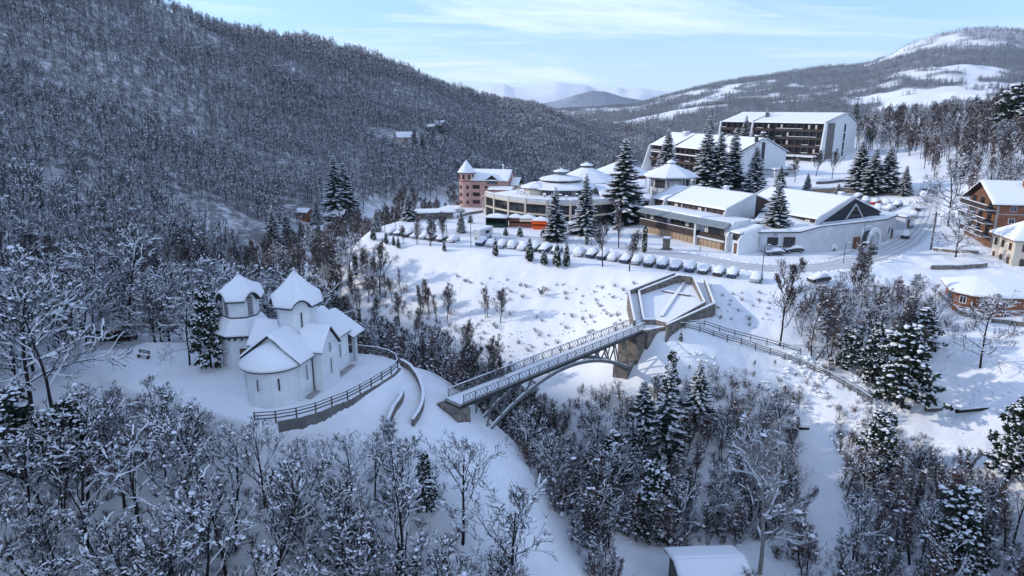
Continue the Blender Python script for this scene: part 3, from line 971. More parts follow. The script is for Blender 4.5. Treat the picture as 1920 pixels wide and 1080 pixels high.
# ------------------------------------------------------------------ woodland masses
rng = np.random.default_rng(7)
def poisson_grid(x0, x1, y0, y1, step, jit=.45):
    gx, gy = np.meshgrid(np.arange(x0, x1, step), np.arange(y0, y1, step))
    gx = gx.ravel() + rng.uniform(-jit, jit, gx.size) * step; gy = gy.ravel() + rng.uniform(-jit, jit, gy.size) * step
    return gx, gy
def in_view(x, y, pad=0.12):
    return np.abs(x) < y * (0.775 + pad) + 25
CLEAR_HILL = []   # clearings on the wooded hill, filled below (x, y, radius)
for (px, py, yy, rad_) in [(750, 268, 452, 20), (822, 243, 520, 11), (1012, 238, 640, 9), (735, 252, 470, 18), (640, 412, 300, 8), (575, 402, 300, 12)]:
    p = at_y(px, py, yy); CLEAR_HILL.append((p.x, p.y, rad_))
def hill_wood():
    x, y = poisson_grid(-700, 330, 110, 1080, 4.5)
    k = in_view(x, y) & (hill_mask(x, y) > rng.uniform(.2, .8, x.size)) & (np.hypot(x, y) < 1120)
    for cx_, cy_, r_ in CLEAR_HILL:
        k &= np.hypot(x - cx_, (y - cy_)) > r_
    k &= fbm(x / 30, y / 30, 3, 77) > .24
    x, y = x[k], y[k]
    z = height(x, y)
    # the far side of the crest is out of sight
    zz = height(x + 0.0, y - 18)
    s = rng.uniform(.55, 1.12, x.size) * (.95 + .9 * (fbm(x / 55, y / 55, 2, 5) - .5))
    return np.stack([x, y, z - .2], -1), s
P_, S_ = hill_wood()
sort = np.where(fbm(P_[:, 0] / 70, P_[:, 1] / 70, 3, 21) > .52, rng.integers(0, 3, len(P_)), rng.integers(0, 6, len(P_)))
scatter_object('hillside_wood', V_HILL, P_, S_, rng.uniform(0, 6.28, len(P_)), sort, 'leafless snowy wood covering the big shaded hillside', 'wood')
print('hill trees', len(P_))
def far_wood():
    r = np.exp(rng.uniform(math.log(1050), math.log(4700), 90000)); a = rng.uniform(R(-2), R(42), r.size)
    # even cover per area
    keep = rng.random(r.size) < np.clip((r / 4700) ** 1.2, .12, 1)
    x, y = r * np.sin(a), r * np.cos(a)
    k = keep & (forest_mask(x, y) > rng.uniform(.3, .7, r.size))
    x, y = x[k], y[k]
    return np.stack([x, y, height(x, y) - .3], -1), rng.uniform(.7, 1.25, x.size)
P_, S_ = far_wood()
scatter_object('mountain_forest', V_FARCON + V_HILL[:1], P_, S_, rng.uniform(0, 6.28, len(P_)), rng.integers(0, 3, len(P_)), 'hazy snow-dusted forest on the far mountain side', 'forest')
print('far trees', len(P_))

# ------------------------------------------------------------------ shared building pieces
_WM = {}
def win(parent, loc, w, h, rz=0.0, frame='white_b', pane='glass', bars=1, name='window', depth=.12):
    """window facing local -Y: proud frame, recessed pane as its child"""
    k = (round(w, 2), round(h, 2), frame, bars, depth)
    if k not in _WM:
        b = MB(); t = min(.10, w * .14)
        b.box(-w / 2, w / 2, -depth, .05, h - t, h).box(-w / 2, w / 2, -depth - .04, .05, 0, t)
        b.box(-w / 2, -w / 2 + t, -depth, .05, t, h - t).box(w / 2 - t, w / 2, -depth, .05, t, h - t)
        for i in range(bars):
            x = -w / 2 + w * (i + 1) / (bars + 1)
            b.box(x - t * .35, x + t * .35, -depth + .03, .05, t, h - t)
        _WM[k] = b.mesh('window', frame)
    kp = (round(w, 2), round(h, 2), pane, 'p', depth)
    if kp not in _WM:
        _WM[kp] = MB().box(-w / 2 + .02, w / 2 - .02, -depth + .06, .04, .02, h - .02).mesh('pane', pane)
    o = link(name, _WM[k], parent, loc, rz)
    link('pane', _WM[kp], o)
    return o
def snow_slab(parent, pts, t=.30, bevel=.10, name='snow', up=(0, 0, 1)):
    """blanket of snow on a roof plane given by its corner points"""
    c = sum((Vector(p) for p in pts), Vector()) / len(pts)
    if len(pts) == 4 and (Vector(pts[1]) - Vector(pts[0])).length > 2.2:
        return snow_sheet(parent, [Vector(q) for q in pts], t, name)
    b = MB().slab(pts, up, t)
    return b.build(name, 'snow', parent, smooth=True, bevel=bevel, seg=3)
_sheet = [0]
def snow_sheet(parent, P, t, name):
    """uneven blanket with softly rounded, slightly ragged rims"""
    _sheet[0] += 1
    o = _sheet[0] * 7.31
    lu = max((P[1] - P[0]).length, (P[2] - P[3]).length); lv = max((P[3] - P[0]).length, (P[2] - P[1]).length)
    ring = lambda L: [0.0, .0] + [min(.45, .12 / L), min(.48, .34 / L)] + [k / max(3, int(L / 1.3)) for k in range(1, max(3, int(L / 1.3)))]
    def params(L):
        n = max(3, int(L / 1.2)); e1, e2 = min(.12, .14 / L), min(.22, .40 / L)
        mid = [k / n for k in range(1, n) if e2 * 1.2 < k / n < 1 - e2 * 1.2]
        return [0, e1, e2] + mid + [1 - e2, 1 - e1, 1]
    U, Vv = params(lu), params(lv)
    def prof(q, L):
        d_ = min(q, 1 - q) * L
        return min(1.0, math.sqrt(max(0.0, 1 - (1 - min(1, d_ / .42)) ** 2)))
    nu, nv = len(U), len(Vv)
    X = np.array([[(P[0].lerp(P[1], u).lerp(P[3].lerp(P[2], u), v)) for u in U] for v in Vv])
    nz = fbm(X[..., 0].ravel() / 1.9 + o, X[..., 1].ravel() / 1.9 + o * .7, 3, 5).reshape(nv, nu) - .5
    nb = fbm(X[..., 0].ravel() / .8 + o, X[..., 1].ravel() / .8 - o, 2, 9).reshape(nv, nu) - .5
    c = X.reshape(-1, 3).mean(0)
    vs_, fs_ = [], []
    for j in range(nv):
        for i in range(nu):
            h = .35 + .65 * prof(U[i], lu) * prof(Vv[j], lv)
            z = X[j, i, 2] + t * h * (1 + .30 * nz[j, i])
            edge = i in (0, nu - 1) or j in (0, nv - 1)
            k = 1 + (nb[j, i] * .22 / max(1.5, np.hypot(*(X[j, i, :2] - c[:2]))) if edge else 0)
            vs_.append((c[0] + (X[j, i, 0] - c[0]) * k, c[1] + (X[j, i, 1] - c[1]) * k, z + (nb[j, i] * .05 if edge else 0)))
    n = nu * nv
    for j in range(nv):
        for i in range(nu):
            vs_.append((vs_[j * nu + i][0], vs_[j * nu + i][1], X[j, i, 2]))
    for j in range(nv - 1):
        for i in range(nu - 1):
            a = j * nu + i
            fs_.append((a, a + 1, a + nu + 1, a + nu)); fs_.append((n + a, n + a + nu, n + a + nu + 1, n + a + 1))
    for i in range(nu - 1):
        fs_.append((i, n + i, n + i + 1, i + 1)); a = (nv - 1) * nu + i; fs_.append((a, a + 1, n + a + 1, n + a))
    for j in range(nv - 1):
        a = j * nu; fs_.append((a, a + nu, n + a + nu, n + a)); a = j * nu + nu - 1; fs_.append((a, n + a, n + a + nu, a + nu))
    return MB().add(vs_, fs_).build(name, 'snow', parent, smooth=True)
def roof_plane(parent, pts, t=.22, mat='slate', snow=.30, name='roof', grow=.06):
    P0 = [Vector(p) for p in pts]
    r = MB().slab(P0, (0, 0, 1), t).build(name, mat, parent)
    c = sum(P0, Vector()) / len(P0)
    S = [p + (p - c).normalized() * grow + Vector((0, 0, t + .003)) for p in P0]
    snow_slab(r, S, snow)
    return r

# ------------------------------------------------------------------ church
CH = thing('church', 'white rendered domed church with snow-covered roofs on the wooded spur', 'church', (-24.5, 75.0, CHURCH_Z), R(74.6))
def arched_octagon(cx, cy, Rw, z0, zc, rise, apex, Re, n, a0, alt=True, K=8):
    """walls whose tops swing up in arches and a scalloped tented roof over them"""
    walls, roof = MB(), MB()
    ring_w, ring_e = [], []
    for i in range(n):
        a, b = a0 + 2 * math.pi * i / n, a0 + 2 * math.pi * (i + 1) / n
        for k in range(K):
            t = k / K
            ar = rise * (math.sin(math.pi * t) ** .8) if (not alt or i % 2 == 0) else 0.0
            for R_, lst, dz in ((Rw, ring_w, 0.0), (Re, ring_e, -.28)):
                x = R_ * (math.cos(a) * (1 - t) + math.cos(b) * t); y = R_ * (math.sin(a) * (1 - t) + math.sin(b) * t)
                lst.append(Vector((cx + x, cy + y, zc + ar + dz)))
    m = len(ring_w)
    lo = [Vector((p.x, p.y, z0)) for p in ring_w]
    walls.add(lo + ring_w, [(i, (i + 1) % m, m + (i + 1) % m, m + i) for i in range(m)] + [tuple(range(2 * m - 1, m - 1, -1))])
    th = .16
    def tent(off, mb, drop):
        rings = []
        for s in (0, .25, .5, .75, 1.0):
            rr = []
            for p in ring_e:
                c = Vector((cx, cy, apex))
                q = p.lerp(c, s)
                zz = p.z + (apex - p.z) * (s ** 1.0) - .22 * math.sin(math.pi * s)
                q.z = zz + off
                rr.append(q)
            rings.append(rr)
        bot = [Vector((p.x, p.y, p.z - drop)) for p in rings[0]]
        inner = [p.lerp(Vector((cx, cy, p.z)), .3) for p in bot]
        vs_ = inner + bot
        for rr in rings[:-1]:
            vs_ += rr
        vs_.append(Vector((cx, cy, apex + off)))
        fs_ = []
        for k in range(len(rings)):
            for i in range(m):
                j = (i + 1) % m
                fs_.append((k * m + i, k * m + j, (k + 1) * m + j, (k + 1) * m + i))
        o = (len(rings)) * m
        for i in range(m):
            fs_.append((o + i, o + (i + 1) % m, len(vs_) - 1))
        mb.add(vs_, fs_)
    tent(0, roof, th)
    snow = MB()
    tent(.30, snow, .29)
    return walls, roof, snow
def cross_finial(parent, x, y, z, s=1.0):
    b = MB()
    b.tube([(x, y, z - .1), (x, y, z + .95 * s)], .035, 5)
    b.beam((x, y - .30 * s, z + .62 * s), (x, y + .30 * s, z + .62 * s), .06)
    o = b.build('cross', 'steel_dark', parent)
    c = MB().lathe([(.02, z - .02), (.17, z + .03), (.14, z + .14), (.03, z + .22)], 8, 0, (x, y)); c.build('snow', 'snow', o, smooth=True)
    return o
def church():
    p = CH
    # body
    b = MB()
    b.box(-5.6, 5.0, -3.25, 3.25, -.6, 4.7)
    for (x0, x1, zr) in ((-5.6, 5.0, 7.1),):
        b.add([(x0, -3.25, 4.7), (x0, 3.25, 4.7), (x0, 0, zr), (x1, -3.25, 4.7), (x1, 3.25, 4.7), (x1, 0, zr)], [(0, 1, 2), (3, 5, 4), (0, 2, 5, 3), (1, 4, 5, 2), (0, 3, 4, 1)])
    b.build('wall', 'white', p)
    for s in (-1, 1):
        t = MB()
        y1 = s * 4.45; y0 = s * .5
        t.box(-3.1, .5, min(y0, y1), max(y0, y1), -.6, 5.0)
        t.add([(-3.1, y1, 5.0), (.5, y1, 5.0), (-1.3, y1, 7.15), (-3.1, y0, 5.0), (.5, y0, 5.0), (-1.3, y0, 7.15)], [(0, 1, 2), (3, 5, 4), (0, 2, 5, 3), (1, 4, 5, 2)])
        t.build('transept', 'white', p)
        for sx, xe in ((-1, -3.1), (1, .5)):
            e = [(-1.3, s * .4, 7.2), (-1.3, s * 4.75, 7.2), (-1.3 + sx * 2.15, s * 4.75, 4.72), (-1.3 + sx * 2.15, s * 2.6, 4.72)]
            roof_plane(p, e, .14, 'slate', .30)
    # nave roofs, east part, west part
    for s in (-1, 1):
        roof_plane(p, [(-6.15, 0, 7.2), (-2.4, 0, 7.2), (-2.4, s * 3.75, 4.35), (-6.15, s * 3.75, 4.35)], .14, 'slate', .32)
        roof_plane(p, [(.2, 0, 7.2), (5.3, 0, 7.2), (5.3, s * 3.6, 4.5), (.2, s * 3.6, 4.5)], .14, 'slate', .32)
    # low plinth
    for s in (-1, 1):
        MB().box(-5.0, 5.2, s * 3.62 - .34, s * 3.62 + .34, -.3, .22).build('plinth', 'concrete', p)
    # apse
    a = MB()
    n = 9
    pts = [(-5.55 - 2.95 * math.cos(math.pi * (k / n - .5)), 2.95 * math.sin(math.pi * (k / n - .5))) for k in range(n + 1)]
    a.prism(pts[::-1], -.6, 4.35)
    a.build('apse', 'white', p)
    rf, sn = MB(), MB()
    for mb, off, ext in ((rf, 0.0, 3.35), (sn, .34, 3.42)):
        e = [Vector((-5.6 - ext * math.cos(math.pi * (k / 14 - .5)), ext * math.sin(math.pi * (k / 14 - .5)), 4.2 + off)) for k in range(15)]
        mid = [q.lerp(Vector((-5.7, 0, 6.35 + off)), .5) + Vector((0, 0, .14)) for q in e]
        lo = [q - Vector((0, 0, .14 if off == 0 else .33)) for q in e]
        ap = Vector((-5.62, 0, 6.35 + off))
        m = len(e)
        fs_ = [(i, i + 1, m + i + 1, m + i) for i in range(m - 1)] + [(m + i, m + i + 1, 2 * m + i + 1, 2 * m + i) for i in range(m - 1)] + [(2 * m + i, 2 * m + i + 1, 3 * m) for i in range(m - 1)]
        fs_.append(tuple(range(m)) )
        mb.add(lo + e + mid + [ap], fs_)
    r_ = rf.build('roof', 'slate', p)
    sn.build('snow', 'snow', r_, smooth=True)
    # narrow slit windows and downpipe
    for x, z, h in ((-4.4, 2.0, 1.7), (2.9, 2.0, 1.6)):
        for s in (-1, 1):
            win(p, (x, s * 3.255, z), .26, h, 0 if s < 0 else math.pi, 'white_b', 'glass', 0)
    for z, h in ((1.7, 1.9), (4.3, 1.1)):
        for s in (-1, 1):
            win(p, (-1.3, s * 4.455, z), .28, h, 0 if s < 0 else math.pi, 'white_b', 'glass', 0)
    MB().tube([(-3.22, -3.34, 0), (-3.22, -3.34, 4.4)], .06, 6).build('downpipe', 'steel_dark', p)
    for k in (-1, 0, 1):
        t = k * .75
        win(p, (-5.55 - 2.90 * math.cos(t), 2.90 * math.sin(t), 1.9), .24, 1.4, -math.pi / 2 - t, 'white_b', 'glass', 0)
    # drum and tented roof
    w, rf, sn = arched_octagon(-.3, 0, 2.25, 5.4, 9.75, .85, 13.0, 2.95, 8, math.pi / 8)
    d = w.build('drum', 'white', p)
    r_ = rf.build('roof', 'slate', p)
    sn.build('snow', 'snow', r_, smooth=True)
    MB().lathe([(2.34, 5.5), (2.34, 6.25), (2.27, 6.3)], 8, math.pi / 8, (-.3, 0), caps=False).build('flashing', 'slate', p)
    for i in range(8):
        t = math.pi / 8 + 2 * math.pi * (i + .5) / 8
        ap_ = 2.25 * math.cos(math.pi / 8)
        if i % 2 == 0:
            win(d, (-.3 + ap_ * math.cos(t), ap_ * math.sin(t), 6.9), .24, 1.9, t + math.pi / 2, 'white_b', 'glass', 0)
    cross_finial(p, -.3, 0, 13.3, 1.0)
    # porch
    for s in (-1, 1):
        MB().box(7.0 - .24, 7.0 + .24, s * 3.0 - .24, s * 3.0 + .24, -.3, 3.5).build('post', 'white_b', p)
        roof_plane(p, [(5.1, 0, 6.1), (8.1, 0, 6.1), (8.1, s * 3.9, 3.65), (5.1, s * 3.9, 3.65)], .14, 'slate', .32)
        MB().beam((5.0, s * 3.0, 3.62), (7.2, s * 3.0, 3.62), .24).build('beam', 'wood_dark', p)
    MB().add([(7.15, -3.3, 3.75), (7.15, 3.3, 3.75), (7.15, 0, 5.85), (6.95, -3.3, 3.75), (6.95, 3.3, 3.75), (6.95, 0, 5.85)], [(0, 1, 2), (3, 5, 4), (0, 3, 4, 1), (0, 2, 5, 3), (1, 4, 5, 2)]).build('gable', 'white', p)
    win(p, (5.06, 0, 0), 1.5, 2.6, math.pi / 2, 'wood_dark', 'door', 1, 'door')
    for k in range(2):
        MB().box(5.0, 5.0 + 1.0 + .4 * (1 - k), -2.6, 2.6, -.3, .12 + .14 * k).build('step', 'concrete', p)
church()
BT = thing('bell_tower', 'white arched bell tower with snowy tented roof beside the church', 'bell tower', (-33.2, 80.3, CHURCH_Z), R(8))
def bell_tower():
    p = BT
    b = MB()
    b.lathe([(2.75, -.5), (2.75, 4.3)], 8, math.pi / 8)
    wl_ = b.build('wall', 'white', p)
    bk = MB().box(-.07, .07, -.34, .1, -.5, 0).mesh('bracket', 'wood_dark')
    for k in range(24):
        t = 2 * math.pi * (k + .5) / 24
        o = link('bracket', bk, p); o.location = (2.72 * math.cos(t), 2.72 * math.sin(t), 4.35); o.rotation_euler = (0, 0, t + math.pi / 2)
    sk = MB().lathe([(3.5, 4.25), (3.5, 4.45), (2.3, 6.1), (1.9, 6.1)], 8, math.pi / 8); r_ = sk.build('skirt_roof', 'slate', p)
    MB().lathe([(3.55, 4.47), (3.58, 4.7), (3.4, 4.85), (2.28, 6.35), (1.9, 6.35)], 8, math.pi / 8).build('snow', 'snow', r_, smooth=False, bevel=.08)
    w, rf, sn = arched_octagon(0, 0, 2.12, 5.9, 8.85, .95, 11.2, 2.85, 8, math.pi / 8)
    d = w.build('belfry', 'white', p)
    MB().lathe([(2.2, 6.0), (2.2, 6.5)], 8, math.pi / 8, caps=False).build('flashing', 'slate', p)
    r_ = rf.build('roof', 'slate', p); sn.build('snow', 'snow', r_, smooth=True)
    ap_ = 2.12 * math.cos(math.pi / 8)
    for i in range(8):
        t = math.pi / 8 + 2 * math.pi * (i + .5) / 8
        if i % 2 == 0:
            # louvred arched opening
            m = MB(); W, H_ = .62, 2.0
            arc = [(-W / 2, 0), (W / 2, 0)] + [(W / 2 * math.cos(q), H_ + W / 2 * math.sin(q)) for q in [math.pi * k / 8 for k in range(9)]]
            m.add([(x, -.05, z) for x, z in arc] + [(x, .05, z) for x, z in arc], [tuple(range(len(arc)))] + [(k, (k + 1) % len(arc), len(arc) + (k + 1) % len(arc), len(arc) + k) for k in range(len(arc))])
            o = m.build('louvre_opening', 'wood_grey', d); o.location = (ap_ * math.cos(t), ap_ * math.sin(t), 6.6); o.rotation_euler = (0, 0, t + math.pi / 2)
            for k in range(9):
                q = MB().box(-.30, .30, -.10, -.03, -.02, .10); s = q.build('slat', 'steel', o); s.location = (0, 0, .12 + k * .23)
    cross_finial(p, 0, 0, 11.5, .9)
    # timber door in a deep opening, facing the church yard
    for t in (R(-78), R(-168)):
        win(p, (2.56 * math.cos(t), 2.56 * math.sin(t), 0), 1.15, 2.7, t + math.pi / 2, 'wood_dark', 'wood_brown', 1, 'door')
bell_tower()

# ------------------------------------------------------------------ fences and walls along paths
def rail_fence(name, label, cat, pts, h=1.1, rails=(.35, .7, 1.05), step=2.0, mat='wood_grey', snow=True, w=.12, rh=.11, group=None):
    """posts and rails along ground points (list of Vector)"""
    base = Vector(pts[0])
    root = thing(name, label, cat, base, 0, group)
    L = [0.0]
    for a, b in zip(pts, pts[1:]):
        L.append(L[-1] + (b - a).length)
    n = max(2, int(round(L[-1] / step)))
    P0 = []
    for i in range(n + 1):
        d = L[-1] * i / n
        k = min(max(0, int(np.searchsorted(L, d, side='right')) - 1), len(pts) - 2)
        P0.append(pts[k].lerp(pts[k + 1], (d - L[k]) / max(1e-6, L[k + 1] - L[k])) - base)
    pm = MB().box(-w / 2, w / 2, -w / 2, w / 2, -.5, h + .06).mesh('post', mat)
    for q in P0:
        link('post', pm, root, q)
    for a, b in zip(P0, P0[1:]):
        for z in rails:
            r_ = MB().beam(a + Vector((0, 0, z)), b + Vector((0, 0, z)), w * .45, rh).build('rail', mat, root)
            if snow and z == rails[-1]:
                MB().beam(a + Vector((0, 0, z + rh / 2 + .045)), b + Vector((0, 0, z + rh / 2 + .045)), w * .8, .09).build('snow', 'snow', r_)
    return root
tp = [at_z(px, py, CHURCH_Z + .0) for px, py in [(478, 792), (520, 789), (560, 782), (603, 770), (632, 757), (657, 748), (707, 719), (738, 699), (748, 688), (740, 676), (723, 669), (695, 664), (651, 661)]]
rail_fence('terrace_fence', 'dark timber rail fence round the snowy church terrace', 'fence', tp, step=2.1)
# retaining wall under the terrace fence
def strip_wall(name, label, cat, pts, tops, bottoms, th=.35, mat='stone', cap=.16, group=None):
    base = Vector((pts[0].x, pts[0].y, bottoms[0]))
    root = thing(name, label, cat, base, 0, group)
    n = len(pts)
    nor = []
    for i in range(n):
        d = (pts[min(i + 1, n - 1)] - pts[max(i - 1, 0)]); d.z = 0; d.normalize()
        nor.append(Vector((-d.y, d.x, 0)))
    def ring(off, z):
        return [Vector((pts[i].x, pts[i].y, z[i])) + nor[i] * off - base for i in range(n)]
    def solid(h, z0, z1):
        A, B, C_, D_ = ring(-h, z0), ring(h, z0), ring(h, z1), ring(-h, z1)
        vs_ = A + B + C_ + D_
        fs_ = []
        for i in range(n - 1):
            for k in range(4):
                k2 = (k + 1) % 4
                fs_.append((k * n + i, k * n + i + 1, k2 * n + i + 1, k2 * n + i))
        fs_ += [(0, n, 2 * n, 3 * n), (n - 1, 4 * n - 1, 3 * n - 1, 2 * n - 1)]
        return MB().add(vs_, fs_)
    w_ = solid(th / 2, bottoms, tops).build('wall', mat, root)
    if cap:
        solid(th / 2 + .03, [t + .003 for t in tops], [t + cap for t in tops]).build('snow', 'snow', root, smooth=True, bevel=.05)
    return root
tw = [v + Vector((.10, -.16, 0)) for v in tp[1:9]]
strip_wall('retaining_wall', 'dark stone retaining wall below the church terrace fence', 'wall', tw, [CHURCH_Z - .06] * len(tw), [hz(v.x, v.y - 1.0) - 2.5 for v in tw], .4, 'concrete_dark', 0)
def gpath(pp):
    P, ok = ground_px([q[0] for q in pp], [q[1] for q in pp])
    return [Vector(v) for v in P]
def dense(pts, step=.8):
    out_ = []
    for a, b in zip(pts, pts[1:]):
        n = max(1, int((b - a).length / step))
        for k in range(n):
            q = a.lerp(b, k / n); q.z = hz(q.x, q.y); out_.append(q)
    q = pts[-1].copy(); q.z = hz(q.x, q.y); out_.append(q)
    return out_
def smooth_path(pts, it=2):
    for _ in range(it):
        o = [pts[0]]
        for a, b in zip(pts, pts[1:]):
            o += [a.lerp(b, .25), a.lerp(b, .75)]
        pts = o + [pts[-1]]
    return pts
for pp, lb in (([(752, 686), (774, 700), (790, 728), (795, 752), (790, 775), (774, 800)], 'curved low stone parapet on the open side of the church path'),
               ([(756, 742), (752, 757), (738, 775), (728, 800), (722, 815)], 'curved low stone parapet on the terrace side of the church path')):
    pts = dense(smooth_path(gpath(pp)))
    strip_wall('path_parapet', lb, 'wall', pts, [q.z + .85 for q in pts], [q.z - .5 for q in pts], .3, 'stone', .14, 'path parapets')

# ------------------------------------------------------------------ footbridge
BA, BB = Vector((-6.6, 74.3, DECK_Z)), Vector((19.6, 101.6, DECK_Z))
bd = BB - BA; BL = bd.length; bang = math.atan2(bd.y, bd.x)
BR = thing('footbridge', 'grey steel arch footbridge with lattice railings across the ravine', 'bridge', BA.lerp(BB, .5), bang)
def bridge():
    p = BR; h = BL / 2; W = 1.35
    dk = MB().box(-h - .6, h + .6, -W, W, -.22, 0).build('deck', 'concrete', p)
    MB().box(-h - .4, h + .4, -W + .12, W - .12, .004, .14).build('snow', 'snow', dk, smooth=True, bevel=.06)
    for s in (-1, 1):
        g = MB().box(-h - .5, h + .5, s * W - .07, s * W + .07, -.46, -.06).build('girder', 'steel_dark', p)
        rl = MB().tube([(-h, s * W, 1.12), (h, s * W, 1.12)], .055, 6).tube([(-h, s * W, .16), (h, s * W, .16)], .04, 5).build('railing', 'steel_mid', p)
        sn = MB().box(-h, h, s * W - .05, s * W + .05, 1.165, 1.23).build('snow', 'snow', rl)
        lt = MB(); n = 62
        for i in range(n):
            x0, x1 = -h + 2 * h * i / n, -h + 2 * h * (i + 1) / n
            lt.beam((x0, s * W, .16), (x1, s * W, 1.12), .045); lt.beam((x0, s * W, 1.12), (x1, s * W, .16), .045)
        stuff(lt.build('lattice', 'steel_mid', rl))
        pm = MB().box(-.04, .04, -.04, .04, 0, 1.12).mesh('post', 'steel_mid')
        for i in range(0, 21):
            link('post', pm, p, (-h + 2 * h * i / 20, s * W, 0))
        # arch rib and spandrel struts
        def az_(x): return -.95 - 4.6 * (x / 15.6) ** 2
        pts = [(x, s * (W - .25), az_(x)) for x in [-15.6 + 31.2 * k / 24 for k in range(25)]]
        MB().tube(pts, .26, 8).build('arch_rib', 'steel_mid', p, smooth=True)
        MB().tube([(x, y, z + .25) for x, y, z in pts], .10, 6).build('snow', 'snow', p, smooth=True)
        xs = [-15.2, -12.6, -10.2, -8.0, -6.0]
        for sg in (-1, 1):
            for k in range(len(xs) - 1):
                a, b = xs[k] * sg, xs[k + 1] * sg
                m_ = (a + b) / 2
                MB().beam((a, s * (W - .25), az_(a) + .1), (m_, s * (W - .15), -.6), .16).build('strut', 'steel_mid', p)
                MB().beam((m_, s * (W - .15), -.6), (b, s * (W - .25), az_(b) + .1), .16).build('strut', 'steel_mid', p)
    for x in [-14 + 28 * k / 10 for k in range(11)]:
        z = -.95 - 4.6 * (x / 15.6) ** 2
        MB().beam((x, -W + .25, z), (x, W - .25, z), .12).build('cross_brace', 'steel', p)
    for s in (-1, 1):
        x0 = s * (h - (2.4 if s > 0 else .6)); x1 = s * (h + 1.4)
        MB().box(min(x0, x1), max(x0, x1), -W - .5, W + .5, -8.5 if s > 0 else -4.5, -.48).build('abutment', 'stone', p)
        x0, x1 = s * (h - 4.2), s * (h - 2.35)
        MB().add([(x0, -W, -7.5), (x1, -W, -7.5), (x1, W, -7.5), (x0, W, -7.5), (x0, -W, -5.6), (x1, -W, -4.2), (x1, W, -4.2), (x0, W, -5.6)], [(3, 2, 1, 0), (4, 5, 6, 7), (0, 1, 5, 4), (1, 2, 6, 5), (2, 3, 7, 6), (3, 0, 4, 7)]).build('springing', 'concrete_dark', p)
bridge()

